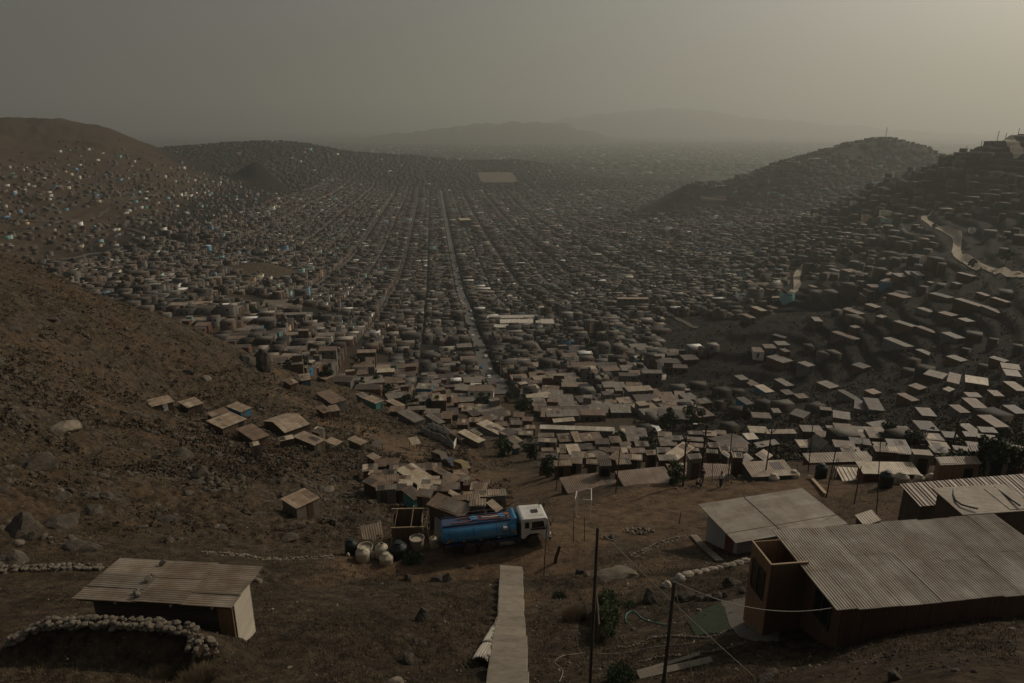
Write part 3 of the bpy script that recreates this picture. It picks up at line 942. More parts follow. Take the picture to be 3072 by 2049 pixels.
S('brick hut with two offset tan roofs, left of them', Z1([(1600, 356), (1690, 336), (1742, 388), (1680, 418)]), 2.3, 'roof_brown', 'brick', group=GL_)
S('brick hut with two offset tan roofs, right of them', Z1([(1700, 346), (1785, 338), (1832, 382), (1755, 400)]), 2.2, 'roof_tan', 'brick', group=GL_)
S('dim tan roof at the valley head just above the brick hut', Z1([(1440, 60), (1530, 70), (1590, 105), (1490, 130)]), 2.4, 'roof_tan', 'cement', group=GL_, doors=(('f', .3, .8, 1.8, 'bluewall'),))
S('pale broad roof at the valley head above the brick hut', Z1([(1600, 90), (1690, 55), (1765, 82), (1700, 115)]), 2.4, 'roof_tan', 'adobe', group=GL_)
S('square plank shed standing alone on the slope left of the water tanks', [(836, 1498), (910, 1468), (967, 1493), (889, 1525)], 2.35, 'roof_tan', 'greywood', group=GL_, doors=(('f', .3, .75, 1.9, 'planks'),), over=.12, pitch=.08)
S('small brown hut at the upper left corner of the plot behind the tanker', Z1([(2035, 790), (2105, 765), (2200, 795), (2130, 827)]), 2.0, 'roof_tan', 'planks', group=GL_)
GP = 'huts on the plot behind the tanker'
S('brown roofed hut with blue tarp over its gable end', Z3([(40, 612), (215, 490), (540, 622), (345, 772)]), 2.1, 'roof_brown', 'planks', group=GP, wallparts=(('r', 'bluewall', -1, 1, 2.0, .05),))
S('narrow brown roofed hut with turquoise end wall', Z3([(640, 742), (840, 672), (1012, 838), (880, 922)]), 2.1, 'roof_brown', 'turquoise', group=GP, doors=(('r', .2, .8, 1.6, 'black'),))
S('brown lean-to roof joining the turquoise hut to the long lower roof', Z3([(845, 690), (1215, 782), (1080, 905), (1012, 838)]), 1.9, 'roof_brown', 'planks', group=GP)
S('biggest pale sheet roof on the plot behind the tanker', Z3([(545, 422), (800, 332), (1250, 545), (930, 668)]), 2.6, 'roof_pale', 'planks', group=GP, doors=(('f', .6, .9, 1.8, 'greenwall'),))
S('tan roof right behind the biggest pale roof, toward the parked cars', Z3([(1100, 405), (1190, 370), (1500, 470), (1370, 540)]), 2.4, 'roof_tan', 'adobe', group=GP)
S('dark brown roof in front of the tan roofs, facing the brick pens', Z3([(1265, 610), (1480, 492), (1662, 560), (1400, 682)]), 2.2, 'roof_brown', 'adobe', group=GP)
S('short pale roof with turquoise side beside the brick pens', Z3([(1480, 482), (1570, 440), (1795, 542), (1690, 602)]), 2.3, 'roof_tan', 'turquoise', group=GP)
S('long narrow pale roof running down toward the brick pens', Z3([(1225, 735), (1285, 700), (1740, 860), (1660, 900)]), 2.0, 'roof_pale', 'planks', group=GP)
S('longest brown roof directly behind the tanker', Z3([(1180, 838), (1960, 985), (1620, 1140), (1000, 1020)]), 2.2, 'roof_brown', 'planks', group=GP)
S('small tan roof just behind the front of the blue tank', Z3([(1960, 962), (2090, 950), (2322, 1030), (2230, 1082)]), 2.0, 'roof_tan', 'planks', group=GP)
GM = 'huts below the earth track'
S('wide grey brown roof left of the white panelled fence', Z8([(130, 125), (320, 32), (705, 280), (425, 362)]), 2.4, 'roof_grey', 'cement', group=GM)
S('grey brown roof directly behind the white panelled fence', Z8([(725, 175), (830, 148), (1150, 330), (985, 402)]), 2.4, 'roof_grey', 'cement', group=GM)
S('small open stall with pale flat roof on the bare slope', Z8([(300, 692), (500, 667), (637, 810), (437, 847)]), 2.3, 'roof_pale', 'planks', group=GM, posts=True, name='stall', cat='stall')
S('brown sloping roof at the lower end of the white panelled fence', Z8([(1232, 552), (1340, 510), (1645, 682), (1482, 742)]), 2.2, 'roof_brown', 'greywood', group=GM)
S('pale patched roof with open porch beside the bushes', Z8([(1420, 565), (1560, 500), (2065, 732), (1862, 802)]), 2.5, 'roof_pale', 'planks', group=GM)
S('thin grey roof behind the pale patched roof', Z8([(1650, 515), (1755, 500), (2005, 600), (1905, 652)]), 2.2, 'roof_grey', 'planks', group=GM)
S('broad pale roof with a dark shrub in front, above the bushes', Z7([(1265, 500), (1345, 468), (1560, 560), (1450, 605)]), 2.5, 'roof_pale', 'cement', group=GM)
S('dark slate coloured roof beside the broad pale roof', Z7([(1440, 575), (1545, 540), (1640, 580), (1530, 622)]), 2.3, 'roof_dark', 'cement', group=GM)
S('slate coloured roof with a pale sheet on it, above the blue hut', Z7([(1500, 632), (1590, 612), (1700, 650), (1600, 680)]), 2.2, 'roof_grey', 'cement', group=GM)
S('hut with bright blue wall between the two round bushes', Z7([(1570, 690), (1620, 680), (1655, 712), (1590, 732)]), 2.1, 'roof_brown', 'bluewall', group=GM)
S('dark boxy hut with brown end wall below the street', Z7([(1170, 390), (1255, 378), (1312, 420), (1230, 442)]), 2.6, 'roof_dark', 'brick', group=GM)
S('tan roof with turquoise wall above the earth track', Z7([(270, 280), (340, 250), (445, 300), (370, 330)]), 2.3, 'roof_tan', 'turquoise', group=GM)
S('grey low roof left of the turquoise walled one', Z7([(190, 240), (260, 225), (330, 262), (265, 285)]), 2.2, 'roof_grey', 'cement', group=GM)
S('long tan roof right of the turquoise walled one', Z7([(450, 300), (520, 285), (640, 335), (590, 362)]), 2.2, 'roof_tan', 'adobe', group=GM)
GR = 'huts below the roadside edge'
S('longest thin whitish roof in the hollow', Z4([(100, 128), (1250, 160), (1240, 218), (100, 198)]), 2.6, 'roof_white', 'cement', group=GR)
S('pale flat roof behind the long whitish roof', Z4([(270, 32), (620, 12), (652, 75), (320, 82)]), 2.8, 'roof_pale', 'cement', group=GR)
S('brown ribbed roof left of the narrow slanting roof', Z4([(350, 262), (520, 255), (640, 382), (400, 388)]), 2.3, 'roof_brown', 'planks', group=GR)
S('narrow slanting tan roof below the long whitish roof', Z4([(552, 228), (668, 230), (762, 385), (650, 395)]), 2.5, 'roof_tan', 'planks', group=GR)
S('wide patched brown roof right of the narrow slanting roof', Z4([(690, 250), (1022, 240), (1060, 350), (770, 390)]), 2.2, 'roof_brown', 'planks', group=GR)
S('pale tiled looking roof above the round reservoir', Z4([(462, 432), (690, 420), (742, 592), (582, 602)]), 2.5, 'roof_pale', 'planks', group=GR)
S('grey sheet roof with dark stains near the white van', Z4([(1375, 168), (1752, 172), (1722, 312), (1450, 302)]), 2.6, 'roof_grey', 'cement', group=GR)
S('loose brown tarpaulin roof right of the round reservoir', Z4([(1112, 622), (1310, 532), (1552, 642), (1500, 772)]), 2.1, 'roof_brown', 'planks', group=GR)
S('small brown roof above the tarpaulin roof', Z4([(1300, 392), (1480, 382), (1512, 440), (1350, 450)]), 2.0, 'roof_brown', 'planks', group=GR)
S('lower small brown roof touching the tarpaulin roof', Z4([(1340, 462), (1480, 445), (1512, 492), (1360, 512)]), 1.9, 'roof_tan', 'planks', group=GR)
S('brightly lit slanting roof behind the roadside poles', [(1973, 1367), (2056, 1332), (2094, 1342), (2013, 1390)], 2.4, 'roof_pale', 'planks', group=GR)
S('broad brown roof with rubble at its corner behind the goal frame', [(1673, 1438), (1828, 1411), (1866, 1468), (1704, 1474)], .55, 'roof_brown', 'planks', group=GR, deep=2)
S('broad brown roof of seven long sheets at the road edge', [(1859, 1418), (1991, 1396), (2026, 1452), (1869, 1478)], .35, 'roof_brown', 'planks', group=GR)
S('brown roof behind the roadside shrub', [(1991, 1392), (2070, 1389), (2081, 1430), (2026, 1437)], .5, 'roof_brown', 'planks', group=GR)
S('long low brown roof behind the standing people', [(2073, 1391), (2226, 1394), (2226, 1432), (2080, 1436)], .45, 'roof_brown', 'planks', group=GR)
S('tan roof with dark green end wall by the roadside tanks', [(2224, 1386), (2352, 1381), (2390, 1426), (2257, 1433)], 1.0, 'roof_tan', 'greenwall', group=GR)
S('dark curved tarpaulin roof behind the tall poles', [(2126, 1316), (2199, 1298), (2242, 1331), (2177, 1351)], 2.6, 'roof_dark', 'planks', group=GR, form='gable', ridge='x', rise=.5, pitch=0)
S('bright whitish roof with a notch, behind the dark curved roof', [(2224, 1301), (2261, 1298), (2277, 1318), (2245, 1319)], 2.8, 'roof_white', 'cement', group=GR)
S('long tan roof with shaded wall behind the bright whitish roof', [(2290, 1289), (2385, 1287), (2385, 1300), (2304, 1303)], 3.0, 'roof_tan', 'cement', group=GR)
S('lozenge shaped tan roof behind the green walled one', Z5([(1220, 642), (1430, 560), (1582, 662), (1420, 737)]), 2.2, 'roof_tan', 'planks', group=GR)
S('dull brown roof left of the lozenge shaped tan roof', Z5([(820, 692), (1200, 645), (1300, 722), (1050, 762)]), 2.0, 'roof_brown', 'planks', group=GR)
S('dim grey roof above the lozenge shaped tan roof', Z5([(1200, 425), (1600, 400), (1702, 462), (1310, 522)]), 2.0, 'roof_grey', 'planks', group=GR)
S('small ochre roof between the tall poles', Z5([(640, 632), (762, 597), (902, 642), (790, 672)]), 2.0, 'roof_tan', 'planks', group=GR)
S('striped corrugated roof standing out behind the roadside barrels', Z6([(15, 508), (1310, 495), (1500, 685), (180, 700)]), 1.2, 'roof_tan', 'maroon', group=GR, corr='x', lam=.42)
S('pale ribbed roof sloping down to the road edge', Z6([(690, 800), (1100, 792), (1325, 1130), (830, 1060)]), .4, 'roof_pale', 'planks', group=GR, corr='x', lam=.4)
S('wide pale roof with maroon front wall', Z6([(1110, 700), (2190, 690), (2340, 930), (1240, 948)]), 1.1, 'roof_pale', 'maroon', group=GR)
S('domed grey tent like hut behind the striped roof', Z6([(230, 300), (430, 235), (650, 420), (330, 490)]), 2.0, 'roof_grey', 'greywall', group=GR, form='gable', ridge='y', rise=1.4, pitch=0)
S('brown flat roof behind the domed hut', Z6([(640, 262), (1050, 282), (1080, 420), (670, 410)]), 2.4, 'roof_brown', 'cement', group=GR)
S('thin tan roof strip just behind the striped roof', Z6([(760, 412), (1180, 440), (1200, 490), (800, 488)]), 2.2, 'roof_tan', 'cement', group=GR)
S('tan roofed hut half hidden by the two roadside trees', [(2800, 1374), (2932, 1368), (2944, 1396), (2823, 1394)], 2.6, 'roof_tan', 'plywood', group=GR)
# ------------------------------------------------------------------ the four big houses in front
def Q(L): return L
# left: corrugated house
lq = [(359, 1665), (783, 1698), (699, 1827), (233, 1796)]
_berm = BERM[:]
BERM.clear()          # the house stands on the floor behind the bank
c, yaw, W, D, z0 = fit_quad(lq, 2.35)
b0 = H1(*c)
lh = thing('corrugated_house', 'low house of rusty corrugated sheets with stones weighing down its roof', 'house', (c[0], c[1], b0), yaw)
rz = z0 - b0
x0, x1, y0, y1 = -W / 2 + .55, W / 2 - .12, -D / 2 + .3, D / 2 - 1.25
rp = lambda x, y: rz - 0.10 * (2 * y / D)
lowz = min(H1(*l2w(c, yaw, x, y)) - b0 for x in (x0, x1) for y in (y0, y1)) - .8
BERM.extend(_berm)
def corr_wall(mb, a, b, zl, zt, lam=.12, amp=.018, n=None):
    """sheet wall with level ribs between plan points a and b"""
    a, b = Vector((*a, 0)), Vector((*b, 0))
    t = (b - a).normalized()
    nn = Vector((t.y, -t.x, 0))
    m = int((zt - zl) / lam * 6)
    V, Fc = [], []
    for i in range(m + 1):
        z = zl + (zt - zl) * i / m
        o = amp * math.sin(2 * PI * z / lam)
        for p in (a, b):
            q = p + nn * (o + .02)
            V.append((q.x, q.y, z))
            q = p + nn * (o - .02)
            V.append((q.x, q.y, z))
    for i in range(m):
        k = i * 4
        Fc += [(k, k + 2, k + 6, k + 4), (k + 1, k + 5, k + 7, k + 3), (k, k + 4, k + 5, k + 1), (k + 2, k + 3, k + 7, k + 6)]
    Fc += [(0, 1, 3, 2), (m * 4, m * 4 + 2, m * 4 + 3, m * 4 + 1)]
    mb.add(V, Fc, True)
    return mb
M['corr_shaded'] = surf('shaded_rusty_sheet', (0.05, 0.036, 0.026), (0.10, 0.075, 0.055), 1.2, 0.7, 0.1, 0.01, (.3, .3, 3))  # darker copy of the wall sheet, the front wall's shade in its colour
M['corr_light'] = surf('sunlit_dusty_sheet', (0.26, 0.225, 0.175), (0.37, 0.325, 0.255), 1.0, 0.65, 0.1, 0.01, (.5, .5, 3))  # paler copy, sunlight on the end wall in its colour; also the leaning sheet
mb = MB(); corr_wall(mb, (x0, y0), (x1, y0), lowz, rp(0, y0) - .02); mb.build('wall', M['corr_shaded'], lh)
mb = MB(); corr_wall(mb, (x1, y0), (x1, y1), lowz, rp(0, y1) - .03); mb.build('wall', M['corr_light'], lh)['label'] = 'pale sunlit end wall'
mb = MB(); corr_wall(mb, (x1, y1), (x0, y1), lowz, rp(0, y1) - .03); mb.build('wall', M['corr_shaded'], lh)
mb = MB(); corr_wall(mb, (x0, y1), (x0, y0), lowz, rp(0, y1) - .03); mb.build('wall', M['corr_shaded'], lh)
d = MB(); d.box((x1 - .36, y0 - .09, (lowz + rp(0, y0)) / 2), (.66, .05, rp(0, y0) - lowz - .06)); d.build('door', M['plywood'], lh)
tones = [('roof_sheet_left', (0.2, 0.165, 0.125), (0.33, 0.28, 0.215)), ('roof_sheet_mid', (0.175, 0.145, 0.11), (0.3, 0.255, 0.2)), ('roof_sheet_right', (0.21, 0.178, 0.136), (0.35, 0.3, 0.235))]
lmats = [sheet(t[0], t[1], t[2], axis='y', wstr=0, vary=.16) for t in tones]
k = 0
for ci, (xa, xb) in enumerate(((-W / 2, -W / 2 + W * .40), (-W / 2 + W * .385, -W / 2 + W * .69), (-W / 2 + W * .675, W / 2))):
    ys_ = [-D / 2 + random.uniform(-.06, .05)]
    while ys_[-1] < D / 2 - .9: ys_.append(ys_[-1] + random.uniform(.78, .95))
    ys_[-1] = D / 2 + random.uniform(-.05, .06)
    for ya, yb in zip(ys_[:-1], ys_[1:]):
        mb = MB()
        tw = random.uniform(-.012, .012)
        slab(mb, (xa + random.uniform(-.05, .02), ya - .06, xb + random.uniform(-.02, .05), yb), lambda x, y: rp(x, y) + .026 * (ci % 2) + .014 * (k % 2) + .012 * math.sin(y * 2.1 + ci * 2) + tw * x, .012, 4, int((yb - ya + .06) / .145 * 8), 'y', .014, .145)
        mb.build('roof_sheet', lmats[(ci + k) % 3], lh)
        k += 1
for x in (-W / 2 + .15, -W * .23, W * .12, W * .38):
    mb = MB().bar((x, -D / 2 - .14, rp(x, -D / 2) - .07), (x, D / 2 - .1, rp(x, D / 2) - .07), .07)
    mb.build('rafter', M['palewood'], lh)
mb = MB().bar((-W / 2 + .1, -D / 2 + .05, rp(0, -D / 2) - .145), (W / 2 - .1, -D / 2 + .05, rp(0, -D / 2) - .145), .06)
mb.build('eave_beam', M['planks'], lh)
LEFT_HOUSE = (c, yaw, W, D, b0, rp)

# right: wooden house with corrugated roof and box annex
RC = at(2531, 1832, 24.4)
rq = [(2310, 1603), (2991, 1545), (3262, 1757), (2531, 1832)]
c, yaw, W, D, z0 = fit_quad(rq, 2.4, z0=RC[2])
b0 = RC[2] - 2.45
rh = thing('wooden_house', 'brown plank house under the widest ribbed corrugated roof, beside the garden', 'house', (c[0], c[1], b0), yaw)
rz = 2.45
rp2 = lambda x, y: rz + .10 * (2 * y / D)
wx, wy = W / 2 - .35, D / 2 - .22
M['redplanks'] = surf('reddish_planks', (0.075, 0.04, 0.025), (0.15, 0.083, 0.05), 2.2, 0.8, 0.3, 0.015, (6, 6, .22), vary=.05)
M['orangeply'] = surf('orange_plywood', (0.165, 0.1, 0.053), (0.26, 0.16, 0.087), 1.6, 0.75, 0.15, 0.01, (4, 4, .3))
mb = MB()
nb = 44
for i in range(nb):           # upright boards
    xa, xb = -wx + 2 * wx * i / nb, -wx + 2 * wx * (i + 1) / nb
    mb.box(((xa + xb) / 2, -wy + random.uniform(-.006, .006), (rz - 2.9) / 2 + .55), (xb - xa - .012, .03, rz + 1.6 - .12))
mb.box((0, -wy + .04, (rz - .13 - 1.3) / 2), (2 * wx, .03, rz - .13 + 1.3))
mb.build('wall', M['redplanks'], rh)
mb = MB()
for i in range(20):
    ya, yb = -wy + .03 + (2 * wy - .06) * i / 20, -wy + .03 + (2 * wy - .06) * (i + 1) / 20
    mb.box((-wx + random.uniform(-.006, .006), (ya + yb) / 2, (rz - .13 - 1.3) / 2), (.03, yb - ya - .012, rz - .13 + 1.3))
mb.box((-wx + .04, 0, (rz - .14 - 1.3) / 2), (.03, 2 * wy - .1, rz - .14 + 1.3))
mb.build('wall', M['redplanks'], rh)
MB().box((wx, 0, (rz - .14 - 1.3) / 2), (.04, 2 * wy - .1, rz - .14 + 1.3)).build('wall', M['redplanks'], rh)
MB().box((0, wy, (rz - 1.3) / 2), (2 * wx, .04, rz + 1.3)).build('wall', M['redplanks'], rh)
window(rh, 'l', -wy * .50, 1.42, .95, 1.15, 2 * wx + .04, 2 * wy)
rmat = sheet('ribbed_roof', (0.33, 0.285, 0.22), (0.5, 0.44, 0.35), wstr=0, vary=0.06, rough=.42)
lam = .118
xa = -W / 2
k = 0
while xa < W / 2 - .05:
    xb = min(xa + lam * 7, W / 2)
    yc_ = random.uniform(-.5, .5)
    for (ya, yb, up) in ((-D / 2 + random.uniform(-.05, .05), yc_ + .12, 0), (yc_, D / 2 + random.uniform(-.05, .04), .012)):
        mb = MB()
        dz_, tw = random.uniform(0, .012), random.uniform(-.006, .006)
        slab(mb, (xa - .03, ya, xb + .03, yb), lambda x, y: rp2(x, y) + up + dz_ + tw * y + .007 * (k % 2) + .01 * math.sin(x * .9), .01, int((xb - xa + .06) / lam * 8), 2, 'x', .0185, lam)
        mb.build('roof_sheet', rmat, rh)
    xa = xb
    k += 1
for y in (-D / 2 + .2, 0, D / 2 - .2):
    MB().bar((-W / 2 + .1, y, rp2(0, y) - .07), (W / 2 - .1, y, rp2(0, y) - .07), .06).build('purlin', M['planks'], rh)
RIGHT_HOUSE = (c, yaw, W, D, b0)
# the annex is one piece with the house: an open topped plywood box against its end wall
A_ = np.array(plane_pt(2252, 1625, RC[2] + .12)); B_ = np.array(plane_pt(2322, 1694, RC[2] + .12)); C_ = np.array(plane_pt(2385, 1683, RC[2] + .12))
la, lb, lc = (w2l(c, yaw, *p) for p in (A_, B_, C_))
ax0, ax1 = (la[0] + lb[0]) / 2, -wx - .02
ay0, ay1 = lb[1], la[1]
zt, zb = rz + .12, -1.3
mb = MB()
mb.box((ax0, (ay0 + ay1) / 2, (zt + zb) / 2), (.05, ay1 - ay0, zt - zb))
mb.build('annex_wall', M['orangeply'], rh)
MB().box(((ax0 + ax1) / 2 + .02, ay0, (zt + zb) / 2 - .005), (ax1 - ax0 - .03, .05, zt - zb)).build('annex_wall', M['redplanks'], rh)
MB().box(((ax0 + ax1) / 2 + .02, ay1, (zt + zb) / 2 - .005), (ax1 - ax0 - .03, .05, zt - zb)).build('annex_wall', M['orangeply'], rh)
MB().box(((ax0 + ax1) / 2, (ay0 + ay1) / 2, 1.1), (ax1 - ax0 - .06, ay1 - ay0 - .06, .04)).build('annex_ceiling', M['greywall'], rh)
mb = MB()
mb.bar((ax0 - .01, ay0 - .03, zt + .02), (ax0 - .01, ay1 + .03, zt + .02), .07, .04)
mb.bar((ax0 + .03, ay0 - .01, zt + .018), (ax1, ay0 - .01, zt + .018), .07, .04)
mb.build('annex_rim', M['palewood'], rh)
p = MB(); p.box((ax0 - .045, (ay0 + ay1) / 2, 1.35), (.03, (ay1 - ay0) * .62, 1.25))
win = p.build('window', M['glass'], rh)
f = MB()
ym, hw = (ay0 + ay1) / 2, (ay1 - ay0) * .31
for yy in (-hw, 0, hw): f.box((ax0 - .06, ym + yy, 1.35), (.05, .06, 1.31))
for zz in (-.64, .64): f.box((ax0 - .062, ym, 1.35 + zz), (.05, 2 * hw + .05, .06))
f.build('frame', M['pole'], win)

# grey house behind, with its smooth sheet roof
gq = [(2103, 1520), (2403, 1460), (2540, 1574), (2203, 1631)]
gh = shack('grey walled house under a wide smooth tan sheet roof, behind the plank house', gq, 2.45, 'roof_tan', 'greywall', name='grey_house', cat='house', z0=at(2203, 1631, 46)[2], over=.55, pitch=.05,
           doors=(('l', -.72, .95, 2.0, 'maroon'),), th=.05)
for ch in gh.children:
    if ch.name.startswith('roof'):
        ch.data.materials[0] = sheet('smooth_sheet_roof', (0.24, 0.205, 0.155), (0.36, 0.31, 0.245), wave=26, axis='y', wstr=.35)
# seams of the sheets
W_, D_, R_ = gh['_w'], gh['_d'], gh['_r']
mb = MB()
mb.bar((-W_ * .07, -D_ / 2 + .01, R_ - .05 + .062), (-W_ * .07, D_ / 2 - .01, R_ + .05 + .062), .06, .02)
mb.build('roof_seam', M['pole'], gh)
mb = MB(); mb.box((0, -D_ * .27, R_ + .052 - .05 * .54), (W_ - .02, .035, .02)); mb.build('roof_seam', M['pole'], gh)

# two houses at the right edge
h1 = shack('long brown roofed house at the right edge, farther of two, below the tall trees', [(2676, 1450), (3090, 1424), (3150, 1494), (2768, 1511)], 2.3, 'roof_brown', 'planks', name='house', cat='house', pitch=.25, corr='x', lam=.3)
h2 = shack('tan roofed house with two black hoses lying on its roof', [(2769, 1462), (3024, 1460), (3125, 1539), (2898, 1539)], 2.7, 'roof_tan', 'planks', name='house', cat='house', pitch=.12)
for ch in h2.children:
    if ch.name.startswith('roof'):
        ch.data.materials[0] = sheet('tan_sheet_level_ribs', (0.24, 0.2, 0.15), (0.37, 0.31, 0.235), wave=16, axis='y')
def on_roof(t, u, v):
    """a point on a hut's roof seen at pixel u, v, in world space"""
    z = t.location.z + t['_r'] + .12
    x, y = plane_pt(u, v, z)
    return Vector((x, y, z))
for px, lab in (([(2859, 1463), (2860, 1485), (2868, 1502), (2885, 1514), (2910, 1521), (2934, 1526)], 'black hose bent in a curve on the tan roof'), ([(2980, 1459), (3010, 1481), (3035, 1500), (3060, 1517)], 'straight black hose lying slanted on the tan roof')):
    pts = [on_roof(h2, u, v) for u, v in px]
    o = thing('hose', lab, 'hose', pts[0])
    MB().tube([p - pts[0] for p in pts], .05, 8).build('tube', M['black'], o)

# small clutter roofs behind the big roof
S('tiny tan lean-to roof just behind the wide ribbed roof', [(2556, 1546), (2618, 1538), (2660, 1566), (2580, 1570)], 1.4, 'roof_tan', 'planks', group='lean-tos behind the plank house', name='lean_to', cat='lean-to')

# stones on the left roof
def rock_mesh(seed, sub=3, cuts=7, flat=0.75):
    import bmesh
    bm = bmesh.new()
    bmesh.ops.create_icosphere(bm, subdivisions=sub, radius=1.0)
    r = random.Random(seed)
    planes = []
    for _ in range(cuts):
        n = Vector((r.gauss(0, 1), r.gauss(0, 1), r.gauss(0, 1))).normalized()
        planes.append((n, r.uniform(.5, .85)))
    off = Vector((r.uniform(0, 50), r.uniform(0, 50), r.uniform(0, 50)))
    for v in bm.verts:
        for n, dd in planes:
            e = v.co.dot(n) - dd
            if e > 0: v.co -= n * e * .88
        v.co += v.co.normalized() * (mnoise.noise(v.co * 1.6 + off) * .16 + mnoise.noise(v.co * 4.5 + off) * .05)
        v.co.z *= flat
    me = bpy.data.meshes.new('rock')
    bm.to_mesh(me)
    bm.free()
    return me
ROCKS = []
for k in range(7):
    me = rock_mesh(k, 3, 6 + k % 4, (.7, .85, .6, 1.1, .75, .9, 1.3)[k])
    me.materials.append(M['rock'] if k != 4 else M['palerock'])
    ROCKS.append(me)
ROCKP = []
for k in range(3):
    me = rock_mesh(30 + k, 2, 6, .7)
    me.materials.append(M['palerock'])
    ROCKP.append(me)
def rock(name, loc, size, label, cat='boulder', group=None, k=None, pale=False, yaw=None, sq=(1, 1, 1), sink=.25, tilt=.25):
    me = random.choice(ROCKP if pale else ROCKS) if k is None else (ROCKP if pale else ROCKS)[k]
    o = bpy.data.objects.new(name, me)
    COL.objects.link(o)
    o.scale = (size * sq[0], size * sq[1], size * sq[2])
    o.location = (loc[0], loc[1], loc[2] + size * sq[2] * (.6 - sink))
    o.rotation_euler = (random.uniform(-tilt, tilt), random.uniform(-tilt, tilt), random.uniform(0, 6.3) if yaw is None else yaw)
    return prop(o, label, cat, group)
c, yaw, W, D, b0, rp = LEFT_HOUSE
for (u, v, s_, lab) in ((488, 1683, .17, 'stone near the back edge of the corrugated house roof'), (458, 1721, .1, 'small stone in the middle of the corrugated house roof'),
                        (446, 1738, .17, 'stone with a long shadow on the corrugated house roof'), (410, 1776, .14, 'upper of two stones near the front edge of the corrugated roof'), (412, 1788, .17, 'lower of two stones near the front edge of the corrugated roof')):
    z = b0 + rp(0, 0) + .08
    x, y = plane_pt(u, v, z)
    lx, ly = w2l(c, yaw, x, y)
    rock('stone', (x, y, b0 + rp(lx, ly) + .0), s_, lab, 'stone', 'stones weighing down the corrugated roof', pale=True, sink=.0)

# ------------------------------------------------------------------ the tanker lorry
RZ = -30.05
p1 = np.array(plane_pt(1411, 1667, RZ)); p2 = np.array(plane_pt(1602, 1644, RZ))
tyaw = math.atan2(p2[1] - p1[1], p2[0] - p1[0])
wb = float(np.hypot(*(p2 - p1)))
k = wb / 4.75
nx_, ny_ = -math.sin(tyaw), math.cos(tyaw)
tr = thing('tanker_lorry', 'blue water tanker lorry with white cab parked on the dirt road', 'tanker lorry', (p1[0] + nx_ * 1.12, p1[1] + ny_ * 1.12, RZ), tyaw)
YS, ZS = .88, .84
tr.scale = (1, YS, ZS)
def paintmat(name, c1, c2, rough=.35, sc=2.0, coat=.3):
    m, n, b = new_mat(name)
    o = coord(n)
    f = tex_noise(n, mapping(n, o, (1, 1, .6)), sc, 6, .7)
    c = ramp(n, [(.35, c1), (.75, c2)], f)
    dust = ramp(n, [(.45, (0, 0, 0)), (.8, (.55, .55, .55))], tex_noise(n, mapping(n, o, (.6, 1, 2)), 1.3, 6, .7))
    c = mixc(n, dust, c, (0.2, 0.16, 0.115))
    n.links.new(c, b.inputs['Base Color'])
    b.inputs['Roughness'].default_value = rough
    b.inputs['Coat Weight'].default_value = coat
    b.inputs['Coat Roughness'].default_value = .25
    return m
M['tankblue'] = paintmat('blue_tank_paint', (0.02, 0.17, 0.34), (0.035, 0.25, 0.45), .32)
M['navy'] = paintmat('dark_blue_paint', (0.008, 0.03, 0.09), (0.012, 0.045, 0.12), .4)
M['cabwhite'] = paintmat('white_cab_paint', (0.55, 0.53, 0.48), (0.68, 0.66, 0.6), .4)
M['lettering'] = surf('faded_lettering', (0.16, 0.24, 0.3), (0.26, 0.34, 0.38), 5, .7, 0)
M['amber'] = surf('amber_reflector', (0.25, 0.14, 0.02), (0.32, 0.19, 0.03), 5, .5, 0)
# tank: rounded oval section swept along x
def oval(a, b, n=40, e=2.5):
    return [(a * math.copysign(abs(math.cos(t)) ** (2 / e), math.cos(t)), b * math.copysign(abs(math.sin(t)) ** (2 / e), math.sin(t))) for t in (2 * PI * i / n for i in range(n))]
TA, TBh, TCz = 1.12, .86, 1.84
TX0, TX1 = -1.95 * k, 3.5 * k
V, Fc = [], []
stn = [(TX0, .86), (TX0 + .06, .97), (TX0 + .12, 1.0), (0, 1.0), (1.2, 1.0), (2.6, 1.0), (TX1 - .12, 1.0), (TX1 - .06, .97), (TX1, .86)]
n = 40
for x, s in stn:
    for (yy, zz) in oval(TA * s, TBh * s, n): V.append((x, yy, TCz + zz))
for i in range(len(stn) - 1):
    for j in range(n):
        a, b = i * n + j, i * n + (j + 1) % n
        Fc.append((a, a + n, b + n, b))
Fc += [tuple(range(n)), tuple((len(stn) - 1) * n + j for j in range(n - 1, -1, -1))]
tank = MB().add(V, Fc, True).build('tank', M['tankblue'], tr)
mb = MB()
for x in (TX0 + .5, .35 * k, 2.0 * k, TX1 - .5):
    pts = [(x, yy * 1.008, TCz + zz * 1.008) for yy, zz in oval(TA, TBh, 40)]
    mb.tube(pts + [pts[0]], .018, 6, False)
mb.build('tank_band', M['navy'], tank)
# dark gutter along the top with raised front fairing
mb = MB()
for s in (-1, 1): mb.box(((TX0 + TX1) / 2, s * .62, TCz + TBh - .0), (TX1 - TX0 - .1, .05, .2))
mb.box(((TX0 + TX1) / 2, 0, TCz + TBh + .003), (TX1 - TX0 - .2, 1.1, .03))
mb.build('top_trough', M['navy'], tr)
mb = MB()
mb.add([(TX1 - .75, -.95, TCz + .6), (TX1 + .02, -.95, TCz + .6), (TX1 + .02, .95, TCz + .6), (TX1 - .75, .95, TCz + .6), (TX1 - .15, -.85, TCz + 1.12), (TX1 + .02, -.85, TCz + 1.12), (TX1 + .02, .85, TCz + 1.12), (TX1 - .15, .85, TCz + 1.12)],
       [(3, 2, 1, 0), (4, 5, 6, 7), (0, 1, 5, 4), (1, 2, 6, 5), (2, 3, 7, 6), (3, 0, 4, 7)])
mb.build('front_fairing', M['tankblue'], tr)
